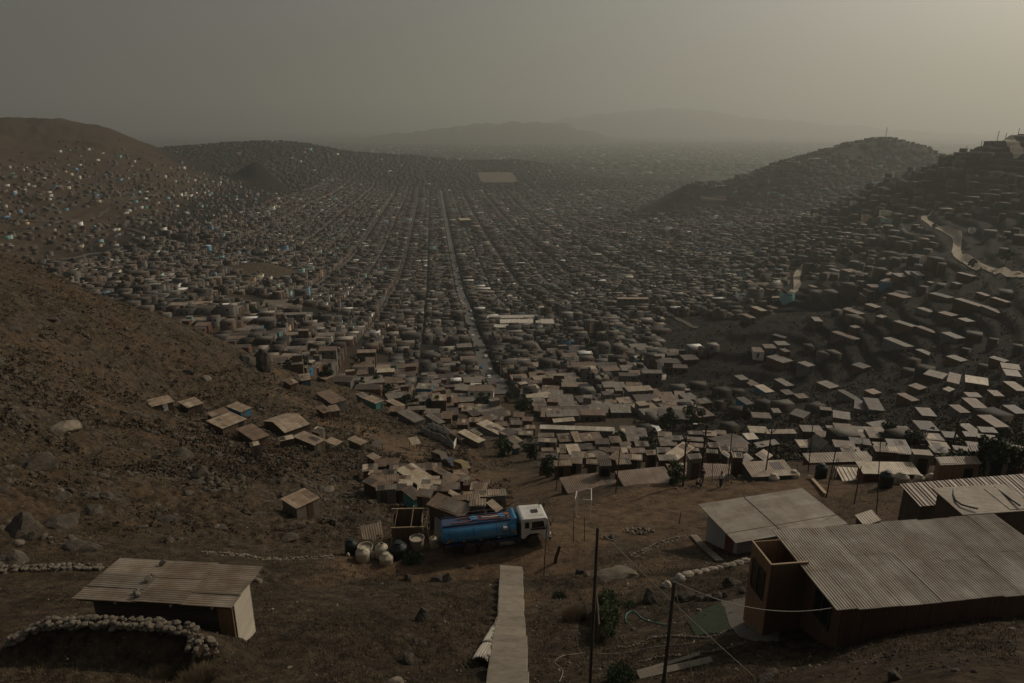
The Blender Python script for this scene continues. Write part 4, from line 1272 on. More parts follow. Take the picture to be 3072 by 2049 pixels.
for x in (.45 * k, 2.55 * k):
    h = MB().lathe([(.27, 0), (.27, .1), (.3, .1), (.3, .16), (.06, .2)], 20, (x, .05, TCz + TBh + .02)).build('hatch', M['tankblue'], tr)
    MB().bar((x - .2, .05, TCz + TBh + .24), (x + .2, .05, TCz + TBh + .24), .03).build('handle', M['steel'], h)
hz0 = TCz + TBh + .11
pts = [(TX0 + .7, -.35, hz0), (TX0 + 1.3, -.42, hz0), (TX0 + 2.0, -.33, hz0), (TX0 + 2.6, -.1, hz0 + .05), (TX0 + 3.1, -.3, hz0), (TX0 + 3.8, -.25, hz0), (TX0 + 4.5, -.4, hz0), (TX0 + 4.95, -.3, hz0), (TX0 + 4.9, .2, hz0), (TX0 + 3.8, .25, hz0), (TX0 + 2.4, .3, hz0), (TX0 + 1.2, .22, hz0)]
def smooth(pts, sub=5):
    P = [Vector(p) for p in pts]
    out = []
    for i in range(len(P) - 1):
        a, b, c_, d_ = P[max(i - 1, 0)], P[i], P[i + 1], P[min(i + 2, len(P) - 1)]
        for j in range(sub):
            t = j / sub
            out.append(.5 * ((2 * b) + (c_ - a) * t + (2 * a - 5 * b + 4 * c_ - d_) * t * t + (3 * b - a - 3 * c_ + d_) * t ** 3))
    out.append(P[-1])
    return out
MB().tube(smooth(pts), .055, 8).build('hose', M['hose'], tr)
MB().tube(smooth([(TX0 + 3.0, .05, hz0 + .02), (TX0 + 3.6, -.05, hz0 + .05), (TX0 + 4.4, .0, hz0 + .02)]), .06, 8).build('pipe', M['cabwhite'], tr)
MB().box((TX0 + 4.85, .12, hz0 + .05), (.4, .35, .14)).build('pump_cover', M['hose'], tr)
# rail posts and ladder
mb = MB()
for x in (TX0 + .9, TX0 + 1.9, TX0 + 3.0, TX0 + 4.1): mb.bar((x, .66, TCz + TBh), (x, .66, TCz + TBh + .42), .03)
mb.bar((TX0 + .9, .66, TCz + TBh + .41), (TX0 + 4.1, .66, TCz + TBh + .41), .025)
mb.build('hand_rail', M['steel'], tr)
mb = MB()
lx = TX1 - .85
side = lambda z: -TA * (1 - min(1, abs((z - TCz) / TBh)) ** 2.5) ** (1 / 2.5) - .07
zs = [.95, 1.2, 1.5, 1.84, 2.2, 2.5, TCz + TBh + .02]
for dx in (-.19, .19):
    mb.tube([(lx + dx, min(side(z), -.62), z) for z in zs] + [(lx + dx, -.62, TCz + TBh + .4), (lx + dx, -.25, TCz + TBh + .42)], .02, 6)
for z in (1.0, 1.25, 1.5, 1.75, 2.0, 2.25, 2.5): mb.bar((lx - .19, side(z) if z < 2.45 else -.7, z), (lx + .19, side(z) if z < 2.45 else -.7, z), .025)
mb.build('ladder', M['steel'], tr)
MB().box((lx - .05, side(2.28) - .06, 2.3), (.3, .16, .22)).build('work_lamp', M['cabwhite'], tr)
# writing on the side
def text(parent, s, size, loc, rot, m, name='lettering', ext=.004):
    cu = bpy.data.curves.new(name, 'FONT')
    cu.body = s
    cu.size = size
    cu.extrude = ext
    cu.align_x = 'CENTER'
    tmp = bpy.data.objects.new('text', cu)
    COL.objects.link(tmp)
    me = bpy.data.meshes.new_from_object(tmp.evaluated_get(bpy.context.evaluated_depsgraph_get()))
    bpy.data.objects.remove(tmp)
    me.materials.clear()
    me.materials.append(m)
    o = bpy.data.objects.new(name, me)
    COL.objects.link(o)
    o.parent = parent
    o.location = loc
    o.rotation_euler = rot
    return o
# the lettering sits on the flank, just clear of the curve
text(tr, 'AGUA PARA CONSUMO HUMANO', .19, (TX0 + 2.95, side(1.72) + .045, 1.66), (PI / 2 - .06, 0, 0), M['lettering'])
for x in (TX0 + .5, TX1 - .28):
    MB().box((x, side(1.66 if x < 0 else 1.9) + .04, 1.6 if x < 0 else 1.9), (.32, .03, .2)).build('reflector', M['amber'], tr)
for x in (TX0 + .35, TX0 + 1.55, TX0 + 2.8, TX0 + 4.15):
    MB().box((x, side(1.3) + .03, 1.32), (.16, .05, .07)).build('marker_plate', M['cabwhite'], tr)
# chassis
mb = MB()
for s in (-1, 1): mb.box((1.7 * k, s * .42, .86), (7.5 * k, .1, .24))
for x in (-1.7, -.6, .6, 1.9, 3.2, 4.75): mb.box((x * k, 0, .85), (.12, .76, .16))
mb.box((-1.9 * k, 0, .7), (.1, 2.1, .14))
mb.box((.6 * k, 0, .58), (2.6, .3, .3))
mb.box((4.75 * k, 0, .5), (.3, 1.9, .2))
mb.build('chassis', M['darksteel'], tr)
mb = MB()
for s in (-1, 1): mb.box((.9 * k, s * 1.0, 1.02), (5.2 * k, .3, .05))
mb.build('side_walkway', M['navy'], tr)
MB().lathe([(.28, -.55), (.28, .55)], 16).build('fuel_tank', M['steel'], tr).matrix_local = Matrix.Translation((2.75 * k, -.82, .62)) @ Matrix.Rotation(PI / 2, 4, 'Y')
MB().box((3.42 * k, -.85, .66), (.42, .4, .5)).build('battery_box', M['darksteel'], tr)
for s in (-1, 1):
    pts = [(-.75, s * .95, .62), (-.62, s * .95, 1.08), (.62 * k, s * .95, 1.2), (1.85 * k, s * .95, 1.08), (2.0 * k, s * .95, .62)]
    mb = MB()
    for a, b in zip(pts[:-1], pts[1:]): mb.bar(a, b, .34, .03)
    mb.build('mudguard', M['darksteel'], tr)
MB().tube([(TX0 + .03, -.1, 1.2), (TX0 - .22, -.1, 1.15), (TX0 - .28, -.1, .8)], .09, 10).build('outlet_pipe', M['steel'], tr)
MB().box((TX0 - .05, -.3, .95), (.25, .9, .5)).build('valve_box', M['darksteel'], tr)
def wheel(parent, x, y, r=.5, wd=.3, tyre='rubber', rim='steel', z=None):
    z = r if z is None else z
    s = -1 if y < 0 else 1
    w_ = MB()
    prof = [(r * .58, -wd / 2), (r * .92, -wd / 2), (r, -wd / 2 + .05), (r, wd / 2 - .05), (r * .92, wd / 2), (r * .58, wd / 2)]
    w_.lathe(prof, 24)
    wo = w_.build('wheel', M[tyre], parent)
    wo.matrix_local = Matrix.Translation((x, y, z)) @ Matrix.Rotation(PI / 2, 4, 'X')
    m = MB()
    m.lathe([(r * .58, -wd / 2 + .02), (r * .5, -wd / 2 + .05), (r * .22, -wd / 2 + .1), (r * .2, 0), (r * .22, wd / 2 - .1), (r * .5, wd / 2 - .05), (r * .58, wd / 2 - .02)], 20)
    for a in range(8):
        t = 2 * PI * a / 8
        m.box((r * .33 * math.cos(t), r * .33 * math.sin(t), wd / 2 - .08), (.05, .05, .06))
    m.build('rim', M[rim], wo)
    return wo
for x, yy, wd_ in ((0, .95, .46), (1.25 * k, .95, .46), (4.75 * k, 1.03, .3)):
    for s in (-1, 1):
        wo = wheel(tr, x, s * yy, .47, wd_)
        wo.matrix_local = Matrix.Translation((x, s * yy, .47 / ZS)) @ Matrix.Diagonal((1, 1, 1 / ZS, 1)) @ Matrix.Rotation(PI / 2, 4, 'X')
# cab
def cabz(pts, y0, y1):
    n = len(pts)
    V = [(x * k, y0, z) for x, z in pts] + [(x * k, y1, z) for x, z in pts]
    Fc = [tuple(range(n)), tuple(range(2 * n - 1, n - 1, -1))] + [(i, i + n, (i + 1) % n + n, (i + 1) % n) for i in range(n)]
    return V, Fc
cabp = [(3.82, .95), (4.12, .95), (4.2, 1.15), (4.45, 1.36), (5.05, 1.36), (5.3, 1.15), (5.4, .72), (5.98, .72), (5.98, 1.75), (5.82, 2.72), (5.68, 2.86), (3.98, 2.92), (3.82, 2.8)]
cab = MB().add(*cabz(cabp, -1.14, 1.14)).build('cab', M['cabwhite'], tr, bevel=.05)
def side_poly(name, pts, off, m, parent, th=.02):
    for s in (-1,):
        V, Fc = cabz(pts, s * (1.14 + off), s * (1.14 + off + th))
        o = MB().add(V, Fc).build(name, m, parent)
    return o
door = side_poly('door', [(4.5, 1.42), (5.02, 1.42), (5.3, 1.3), (5.5, 1.05), (5.62, 1.05), (5.68, 2.0), (5.55, 2.72), (4.5, 2.74)], .004, M['cabwhite'], tr)
MB().box((4.62 * k, -1.185, 1.85), (.16, .04, .05)).build('handle', M['black'], door)
side_poly('window', [(4.6, 1.98), (5.56, 1.98), (5.47, 2.6), (4.6, 2.6)], .03, M['glass'], tr)
side_poly('window', [(4.08, 2.0), (4.4, 2.0), (4.4, 2.6), (4.08, 2.6)], .006, M['glass'], tr)
side_poly('side_stripe', [(4.5, 1.8), (5.66, 1.72), (5.66, 1.92), (4.5, 1.94)], .028, M['darksteel'], tr)
V = [(5.985 * k, -.98, 1.82), (5.985 * k, .98, 1.82), (5.85 * k, .9, 2.66), (5.85 * k, -.9, 2.66)]
MB().add([(x + .0, y, z) for x, y, z in V] + [(x + .03, y, z) for x, y, z in V], [(0, 1, 2, 3), (7, 6, 5, 4), (0, 4, 5, 1), (1, 5, 6, 2), (2, 6, 7, 3), (3, 7, 4, 0)]).build('windscreen', M['glass'], tr)
MB().box((5.0 * k, 0, 2.93), (.5, .46, .05)).build('roof_hatch', M['darksteel'], tr)
mb = MB()
for i in range(9): mb.box(((4.15 + i * .17) * k, -.62, 2.905), (.03, .34, .03)).box(((4.15 + i * .17) * k, .62, 2.905), (.03, .34, .03))
mb.build('roof_ribs', M['cabwhite'], tr)
MB().box((6.0 * k, 0, .72), (.2, 2.3, .3)).build('bumper', M['steel'], tr, bevel=.03)
for s in (-1, 1): MB().box((6.09 * k, s * .8, .95), (.06, .3, .18)).build('headlight', M['cabwhite'], tr)
for s in (-1, 1):
    mb = MB().tube([(5.7 * k, s * 1.12, 2.5), (5.95 * k, s * 1.3, 2.6), (5.95 * k, s * 1.32, 2.15)], .02, 6)
    mr_ = mb.build('mirror_arm', M['black'], tr)
    MB().box((5.97 * k, s * 1.33, 2.35), (.06, .2, .4)).build('mirror', M['black'], mr_)
MB().tube([(5.55 * k, 1.0, 2.9), (5.75 * k, 1.15, 3.0), (5.98 * k, 1.2, 2.9), (6.05 * k, 1.2, 2.5)], .05, 8).build('snorkel', M['black'], tr)
MB().box((3.72 * k, 0, 1.7), (.14, 1.9, 1.5)).build('engine_stack', M['darksteel'], tr)
mb = MB(); mb.box((4.0 * k, -1.0, .55), (.5, .35, .06)); mb.box((4.0 * k, -1.02, .8), (.45, .3, .05)); mb.build('step', M['darksteel'], tr)

# ------------------------------------------------------------------ water tanks and drums beside the lorry
def water_tank(label, u, v, dia, hh, m, kind='closed', group='water tanks beside the tanker', lid=True, sink=0.05, cat='water tank', name='water_tank', loc=None):
    p = loc or G(u, v)
    t = thing(name, label, cat, (p.x, p.y, p.z - sink), random.uniform(0, 6))
    if group: t['group'] = group
    r = dia / 2
    if kind == 'closed':
        prof = [(r * .96, 0), (r, .05), (r * .985, hh * .33), (r, hh * .36), (r * .985, hh * .64), (r, hh * .68), (r, hh), (r * .95, hh + .05), (r * .45, hh + r * .42), (r * .42, hh + r * .48)]
        MB().lathe(prof, 28).build('body', M[m], t)
        MB().lathe([(r * .43, hh + r * .45), (r * .45, hh + r * .62), (r * .40, hh + r * .64), (r * .1, hh + r * .68)], 20).build('lid', M[m], t)
        mb = MB()
        for a in range(8):
            tt = 2 * PI * a / 8
            mb.bar((r * .93 * math.cos(tt), r * .93 * math.sin(tt), hh + .07), (r * .5 * math.cos(tt), r * .5 * math.sin(tt), hh + r * .4), .05, .03)
        mb.build('shoulder_ribs', M[m], t)
    elif kind == 'neck':
        prof = [(r * .96, 0), (r, .05), (r, hh), (r * .95, hh + .05), (r * .42, hh + r * .45), (r * .42, hh + r * .62), (r * .36, hh + r * .62), (r * .36, hh + r * .3)]
        MB().lathe(prof, 28).build('body', M[m], t)
    else:
        prof = [(r * .8, 0), (r * .82, .03), (r * .97, hh - .04), (r * 1.03, hh - .03), (r * 1.03, hh + .02), (r * .95, hh + .02), (r * .93, hh - .22)]
        MB().lathe(prof, 28).build('body', M[m], t)
        MB().lathe([(r * .925, hh - .16), (r * .3, hh - .13)], 24).build('cover', M['tankpale' if m != 'tankpale' else 'concrete'], t)
    return t
def Zt(x, y): return 1010 + x * .14037, 1520 + y * .14037
water_tank('dark green lidded water tank, leftmost of the tanks beside the lorry', *Zt(325, 1000), .95, .95, 'tankdark')
water_tank('wide open drum with tan cover behind a beige lidded tank', *Zt(622, 985), 1.12, .62, 'tankpale', 'open')
water_tank('beige lidded tank in front of the wide open drum', *Zt(565, 1135), 1.04, .75, 'tankpale')
water_tank('beige tank with an open neck, left of the big dark tank', *Zt(965, 1050), .95, .8, 'tankpale', 'neck')
water_tank('big dark green lidded tank in the middle of the group', *Zt(1325, 1040), 1.3, .8, 'tankdark')
water_tank('open grey drum with a flat tan cover standing by the roofless hut', *Zt(1725, 900), 1.1, 1.0, 'concrete', 'open')
water_tank('slim beige tank nearest to the rear of the tanker', *Zt(2072, 855), .6, .75, 'tankpale', 'neck')
water_tank('low beige lidded tank with a bright shoulder, nearest the camera', *Zt(1065, 1190), 1.02, .5, 'tankpale')
def sack(u, v, size, label, group, mk='whitesack', k=(1, .7, .7), yaw=None):
    p = G(u, v)
    import bmesh
    bm = bmesh.new()
    bmesh.ops.create_icosphere(bm, subdivisions=3, radius=1)
    off = Vector((u, v, 3))
    for q in bm.verts:
        q.co.x *= 1.0
        s_ = 1 - .25 * abs(q.co.x) ** 3
        q.co.y *= s_; q.co.z *= s_
        q.co += q.co.normalized() * (mnoise.noise(q.co * 2.2 + off) * .3 + mnoise.noise(q.co * 5 + off) * .14)
        if q.co.z < -.5: q.co.z = -.5
    me = bpy.data.meshes.new('sack')
    bm.to_mesh(me); bm.free()
    me.polygons.foreach_set('use_smooth', [True] * len(me.polygons))
    me.materials.append(M[mk])
    o = bpy.data.objects.new('sack', me)
    COL.objects.link(o)
    o.scale = (size * k[0], size * k[1], size * k[2])
    o.location = (p.x, p.y, p.z + size * .3)
    o.rotation_euler = (0, 0, random.uniform(0, 6) if yaw is None else yaw)
    return prop(o, label, 'sack', group)
GS = 'white sacks among the water tanks'
for x, y, s_, lab in ((245, 1050, .18, 'white sack at the foot of the leftmost dark tank'), (785, 1060, .3, 'tall white sack between the two beige tanks'), (1335, 1050, .26, 'crumpled white sack in front of the big dark tank'), (1245, 1020, .14, 'small white bag left of the crumpled sack')):
    sack(*Zt(x, y), s_, lab, GS, k=(.8, .7, 1.2))

# roofless hut beside the tanks
a = G(*Zt(1190, 790)); b = G(*Zt(1840, 770))
dv = b - a
uy = math.atan2(dv.y, dv.x)
L = math.hypot(dv.x, dv.y)
rl = thing('roofless_hut', 'roofless dark plank hut with leaning poles behind the water tanks', 'unfinished hut', (a.x, a.y, a.z), uy)
MB().box((L / 2, 1.4, .95), (L, .05, 2.3)).build('wall', M['planks'], rl)
MB().box((L / 2, .0, .55), (L, .05, 1.6)).build('wall', M['planks'], rl)
MB().box((0.03, .7, .8), (.05, 1.34, 2.0)).build('wall', M['planks'], rl)
MB().box((L - .03, .7, .8), (.05, 1.34, 2.0)).build('wall', M['greywood'], rl)
MB().bar((-.1, -.04, 1.4), (L + .1, -.04, 1.42), .08).build('beam', M['palewood'], rl)
MB().bar((-.1, 1.42, 2.14), (L + .1, 1.42, 2.1), .08).build('beam', M['palewood'], rl)
for (q, r_) in (((-1.0, -.5, -.1), (.3, .6, 2.5)), ((-.1, -.2, -.1), (.45, .7, 2.6)), ((L - .35, -.3, -.1), (L + .45, .8, 2.3)), ((L * .62, .3, 1.3), (L * .7, 1.3, 2.5)), ((L + .5, .2, -.2), (L + .3, .4, 1.9))):
    MB().tube([q, r_], .045, 6).build('pole', M['palewood'], rl)
p = G(1122, 1622)
bd = thing('board', 'pale square board leaning beside the roofless hut', 'board', p, uy + .35, rot=(math.radians(48), 0, uy + .35))
MB().box((0, .75, .05), (1.9, 1.5, .05)).build('sheet', M['roof_tan'], bd)
p = G(1320, 1612)
bd = thing('metal_sheet', 'ribbed metal sheet leaning behind the rear of the tanker', 'sheet', p, 0, rot=(math.radians(40), 0, uy))
mb = MB(); slab(mb, (-.45, 0, .75, 1.6), lambda x, y: 0, .012, 60, 1, 'x', .02, .12); mb.build('sheet', M['corr_light'], bd)

# ------------------------------------------------------------------ concrete steps and what lies on them
stepL = [(1500, 1706), (1500, 1745), (1496, 1793), (1492, 1868), (1480, 1930), (1467, 2021), (1460, 2075), (1452, 2140)]
stepR = [(1558, 1706), (1566, 1731), (1571, 1814), (1574, 1868), (1579, 1938), (1585, 2040), (1588, 2085), (1593, 2140)]
def resample(px, n):
    P = [G(u, v) for u, v in px]
    d = [0]
    for a, b in zip(P[:-1], P[1:]): d.append(d[-1] + (b - a).length)
    out = []
    for i in range(n):
        t = d[-1] * i / (n - 1)
        j = max(x for x in range(len(d)) if d[x] <= t + 1e-9)
        j = min(j, len(P) - 2)
        out.append(P[j].lerp(P[j + 1], (t - d[j]) / max(d[j + 1] - d[j], 1e-6)))
    return out
NS = 23
sl, sr = resample(stepL, NS), resample(stepR, NS)
mb = MB()
for i in range(NS - 1):
    q = [sl[i], sr[i], sr[i + 1], sl[i + 1]]
    zz = max(H1(p.x, p.y) for p in q) + .1
    zz += random.uniform(-.03, .02)
    q = [p.copy() for p in q]
    for j in (2, 3): q[j] = q[j] - (q[j] - q[1 if j == 2 else 0]) * .10
    for p in q: p.x += random.uniform(-.04, .04)
    mb.prism([(p.x, p.y) for p in reversed(q)], zz - .75, zz)
mst, n_, b_ = new_mat('worn_step_concrete')
isl = n_.nodes.new('ShaderNodeNewGeometry').outputs['Random Per Island']
cc_ = ramp(n_, [(.3, (.2, .165, .125)), (.55, (.3, .255, .195)), (.75, (.38, .325, .255))], tex_noise(n_, mapping(n_, coord(n_, 'Position'), (1, 2.2, 1)), 1.6, 7, .7))
cc_ = mixc(n_, 1.0, cc_, ramp(n_, [(0, (.72, .72, .72)), (1, (1, 1, 1))], isl), 'MULTIPLY')
n_.links.new(cc_, b_.inputs['Base Color'])
b_.inputs['Roughness'].default_value = .92
bump(n_, b_, tex_noise(n_, coord(n_, 'Position'), 9, 5, .7), .5, .02)
st = mb.build('concrete_steps', mst, None, bevel=.03)
prop(st, 'narrow flight of worn concrete steps running up to the road', 'steps', kind='structure')
# folded corrugated sheets
M['zinc'] = surf('weathered_zinc', (0.3, 0.275, 0.23), (0.45, 0.41, 0.345), 2.5, .5, .1, .01)
a = G(1452, 1998); b = G(1510, 1884)
dv = (b - a)
cs = thing('sheet_bundle', 'bent bundle of old corrugated sheets lying against the concrete steps', 'roofing sheets', a, math.atan2(dv.y, dv.x))
L = dv.length
for kk, (off, zo, l0, l1, rr) in enumerate(((.16, .14, 0, L * .78, .34), (.2, .24, L * .34, L * 1.02, .26))):
    V, Fc = [], []
    na_, nl = 56, 8
    sl_ = dv.z / math.hypot(dv.x, dv.y)
    for i in range(na_ + 1):
        t = -1.15 + 2.3 * i / na_
        r_ = rr * (1 + .11 * math.sin(t * 19))
        for j in range(nl + 1):
            x = l0 + (l1 - l0) * j / nl
            sq = 1 - .28 * math.exp(-((j - 5) / 1.6) ** 2)
            V.append((x, off + r_ * math.sin(t) * sq, zo + r_ * math.cos(t) * sq * .9 + x * sl_))
    n1 = nl + 1
    for i in range(na_):
        for j in range(nl):
            Fc.append((i * n1 + j, i * n1 + j + 1, (i + 1) * n1 + j + 1, (i + 1) * n1 + j))
    o = MB().add(V, Fc, True).build('sheet', M['zinc'], cs)
    s_ = o.modifiers.new('thick', 'SOLIDIFY'); s_.thickness = .012

# ------------------------------------------------------------------ poles, wires, frames
def pole(label, base, top, r, group='utility poles along the road', name='pole', m='pole', cat='pole', extra=None, taper=.75):
    b = G(*base)
    s0 = project(*b)[2]
    hgt = 3.0
    for _ in range(30):
        u, v, s = project(b.x, b.y, b.z + hgt)
        hgt += (v - top[1]) * s / F / .9
    u, v, s = project(b.x, b.y, b.z + hgt)
    dx = (top[0] - u) * s / F
    t = thing(name, label, cat, b)
    if group: t['group'] = group
    pts = [(0, 0, -.4), (dx * .3, 0, hgt * .33), (dx * .68, 0, hgt * .67), (dx, 0, hgt)]
    r *= .82
    MB().tube(pts, [r, r * .95, r * (1 + taper) / 2, r * taper], 8).build('shaft', M[m], t)
    t['_top'] = [b.x + dx, b.y, b.z + hgt]
    if extra: extra(t, dx, hgt)
    return t
def crossarm(t, dx, h):
    MB().bar((dx - .45, 0, h - .35), (dx + .45, 0, h - .35), .08).build('cross_arm', M['pole'], t)
    MB().box((dx + .05, -.12, h - .8), (.22, .2, .4)).build('fuse_box', M['steel'], t)
def lamp(t, dx, h):
    a_ = MB().tube([(dx, 0, h - .1), (dx - .5, -.1, h + .15), (dx - 1.0, -.15, h + .12)], .03, 6).build('lamp_arm', M['steel'], t)
    MB().box((dx - 1.15, -.16, h + .1), (.42, .16, .09)).build('lamp_head', M['cabwhite'], a_)
    MB().bar((dx - .3, 0, h - .9), (dx + .5, 0, h - .9), .08).build('cross_arm', M['pole'], t)
def fork(t, dx, h):
    for s in (-1, 1): MB().tube([(dx, 0, h - .5), (dx + s * .45, 0, h + .05)], .035, 6).build('fork_arm', M['pole'], t)
pA = pole('thin straight dark pole with a wire, right of the concrete steps', (1768, 2095), (1793, 1583), .075, None)
pB = pole('leaning dark pole holding wires in front of the garden', (1986, 2095), (2023, 1745), .08, None)
GPo = 'poles standing along the road edge'
pole('slim pole in front of the lorry cab', (1631, 1731), (1641, 1575), .04, GPo)
pole('pole at the corner of the roof behind the goal frame', (1669, 1468), (1678, 1356), .07, GPo)
pole('pole between the two broad brown roofs', (1847, 1479), (1860, 1345), .07, GPo)
pole('thick pole with a fuse box left of the standing people', (2049, 1459), (2059, 1309), .12, GPo, extra=crossarm)
pole('tall street light pole beside the person in dark clothes', (2101, 1444), (2120, 1273), .13, GPo, name='street_lamp', cat='street lamp', extra=lamp)
pole('bare pole just right of the person in the white shirt', (2184, 1443), (2197, 1287), .07, GPo)
pole('thin pole between the two standing people', (2136, 1446), (2138, 1388), .04, GPo)
pole('forked pole by the half buried roadside tank', (2294, 1435), (2316, 1287), .09, GPo, extra=fork)
pole('short brown pole behind the broad seven sheet roof', (1966, 1404), (1970, 1346), .09, GPo)
pole('pole left of the dark barrel by the ditch plank', (2424, 1418), (2439, 1272), .07, GPo)
pole('tall pole in front of the striped roof', (2478, 1494), (2509, 1342), .07, GPo)
pole('slanting pole at the dirt patch below the pale ribbed roof', (2562, 1513), (2584, 1398), .06, GPo)
pole('long thin pole rising behind the wide ribbed roof', (2628, 1562), (2642, 1320), .05, GPo)
pole('short dark pole on the striped roof', (2560, 1386), (2568, 1347), .12, GPo)
pole('leftmost of three thin poles behind the beige roadside tank', (2662, 1424), (2670, 1384), .045, GPo)
pole('middle of three thin poles behind the beige roadside tank', (2676, 1426), (2684, 1386), .045, GPo)
pole('rightmost of three thin poles behind the beige roadside tank', (2685, 1420), (2690, 1386), .045, GPo)
pole('thick dark pole leaning beside the round roadside tree', (2845, 1388), (2879, 1252), .15, GPo, extra=crossarm)
pole('street light with a curved lamp head behind the striped roof', (2582, 1357), (2588, 1318), .07, GPo, name='street_lamp', cat='street lamp', extra=lamp)
pole('left one of two thin stakes under the goal frame', (1720, 1625), (1722, 1535), .035, 'stakes', name='stake', cat='stake')
pole('right one of two thin stakes under the goal frame', (1753, 1624), (1754, 1552), .035, 'stakes', name='stake', cat='stake')
pole('short leaning stake on the grassy road edge', (2037, 1572), (2043, 1537), .05, 'stakes', name='stake', cat='stake')
pole('thick rotten post stump leaning below the lorry cab', (1664, 1688), (1680, 1637), .16, 'stakes', name='post', cat='post', taper=.8)
pole('left of two crossed sticks by the tall pole', (2492, 1440), (2512, 1374), .05, 'stakes', name='stake', cat='stake')
pole('right of two crossed sticks by the tall pole', (2500, 1442), (2517, 1378), .05, 'stakes', name='stake', cat='stake')
# wires
def wire(label, a, b, sag, r=.012, m='cable', cat='cable', group='cables from the two near poles'):
    a, b = Vector(a), Vector(b)
    pts = [a.lerp(b, i / 20) - Vector((0, 0, sag * 4 * (i / 20) * (1 - i / 20))) for i in range(21)]
    t = thing('cable', label, cat, a, group=group)
    MB().tube([p - a for p in pts], r, 5).build('strand', M[m], t)
    return t
g_ = G(2258, 2060)
wire('pale cable running down from the straight dark pole across the garden', pA['_top'], g_ + Vector((0, 0, .4)), .1)
wire('pale cable hanging steeply from the leaning dark pole to the ground', pB['_top'], G(2080, 2075) + Vector((0, 0, .3)), .05)
rc, ryaw, RW, RD, rb = RIGHT_HOUSE
hp = l2w(rc, ryaw, -RW / 2 + .1, -RD / 2 + .3)
wire('sagging cable from the leaning dark pole to the plank house', pB['_top'], (hp[0], hp[1], rb + 2.3), .55)
# goal frame
a = G(1729, 1550); b = G(1768, 1550)
dv = b - a
L = math.hypot(dv.x, dv.y)
gf = thing('goal_frame', 'small white tubular goal frame standing at the road edge', 'goal', a, math.atan2(dv.y, dv.x))
mb = MB()
hh = 1.7
for q in (((0, 0, 0), (-.15, 0, hh)), ((L, 0, 0), (L + .12, 0, hh)), ((L * .45, 0, hh), (L + .12, 0, hh)), ((0, 0, .0), (L, 0, .0)), ((L + .12, 0, hh), (L + .05, 1.9, hh)), ((L - .5, 1.9, hh), (L + .05, 1.9, hh)), ((-.15, 0, hh), (-.1, 1.9, hh * .8)), ((-.1, 1.9, hh * .8), (-.05, 1.9, -.4)), ((L + .05, 1.9, hh), (L + .05, 1.9, -.4))):
    mb.tube(q, .04, 8)
mb.build('frame', M['cabwhite'], gf)
# plank over the ditch, beams in the garden, boards by the grey house
def beam(label, a, b, wd, ht, m, cat='plank', name='plank', group=None, lift=.08):
    a, b = G(*a) + Vector((0, 0, lift)), G(*b) + Vector((0, 0, lift))
    t = thing(name, label, cat, a, group=group)
    mb = MB(); mb.bar((0, 0, 0), b - a, wd, ht); mb.build('board', M[m], t)
    return t
beam('pale stained plank laid slanting over the ditch by the roadside barrel', (2428, 1434), (2476, 1489), .32, .12, 'palewood', lift=.25)
beam('upper of two long grey beams at the foot of the garden', (1911, 2025), (2097, 1969), .16, .12, 'greywood', 'beam', 'beam', 'beams lying at the foot of the garden')
beam('lower, wider grey beam at the foot of the garden', (1915, 2034), (2135, 1984), .3, .06, 'greywood', 'beam', 'beam', 'beams lying at the foot of the garden')
for (a_, b_, lab) in (((2080, 1608), (2108, 1640), 'upper stone slab laid before the grey house'), ((2106, 1640), (2132, 1662), 'middle stone slab laid before the grey house'), ((2130, 1660), (2160, 1686), 'lower stone slab laid before the grey house')):
    beam(lab, a_, b_, .55, .1, 'palerock', 'slab', 'stone_slab', 'slabs before the grey house')

# ------------------------------------------------------------------ stone walls, sacks, garden
def dry_wall(label, px, hgt, wd=.45, n=None, size=.17, name='stone_wall'):
    P = [G(u, v) for u, v in px]
    t = None
    mb = MB()
    import bmesh
    tmpl = []
    for me in ROCKP + ROCKS[:3]:
        if len(me.vertices) < 700: tmpl.append(([tuple(v.co) for v in me.vertices], [tuple(p.vertices) for p in me.polygons]))
    tmpl = tmpl[:3]
    for a, b in zip(P[:-1], P[1:]):
        L = (b - a).length
        cnt = max(1, int(L / (size * 1.5)))
        for i in range(cnt):
            q = a.lerp(b, (i + random.random() * .5) / cnt)
            g0 = H1(q.x, q.y)
            lv = max(1, int(hgt / (size * 1.05)))
            for j in range(lv):
                for row in (-1, 1):
                    s_ = size * random.uniform(.75, 1.25)
                    R_ = Matrix.Rotation(random.uniform(0, 6), 3, 'Z') @ Matrix.Rotation(random.uniform(-.4, .4), 3, 'X')
                    nrm = Vector((-(b - a).y, (b - a).x, 0)).normalized()
                    cc = Vector((q.x, q.y, g0 + j * size * 1.05 + .03)) + nrm * row * wd / 3 + Vector((random.uniform(-.06, .06), random.uniform(-.06, .06), random.uniform(-.04, .04)))
                    vs, fs = random.choice(tmpl)
                    mb.add([cc + R_ @ (Vector(v) * s_) for v in vs], fs)
    o = mb.build(name, M['palerock'])
    return prop(o, label, 'stone wall')
dry_wall('dry stone retaining wall behind the corrugated house, left part', [(0, 1714), (110, 1712), (200, 1707), (314, 1709)], .35, size=.15)
dry_wall('low line of stones behind the corrugated house, right part', [(605, 1661), (700, 1666), (784, 1679), (880, 1677), (1000, 1672)], .16, size=.11)
dry_wall('rough dry stone wall wrapping the dirt bank before the corrugated house', [(30, 1930), (95, 1895), (152, 1876), (260, 1873), (400, 1876), (545, 1886), (586, 1912), (574, 1965)], .3, size=.14)
dry_wall('short square stone block beside the door of the corrugated house', [(605, 1952), (655, 1950)], .55, wd=.8, size=.15)
dry_wall('thin row of pale stones edging the path left of the grey house', [(1895, 1672), (1930, 1655), (1975, 1635), (2010, 1622), (2065, 1608)], .14, size=.11)
GSB = 'sandbags along the terrace by the garden'
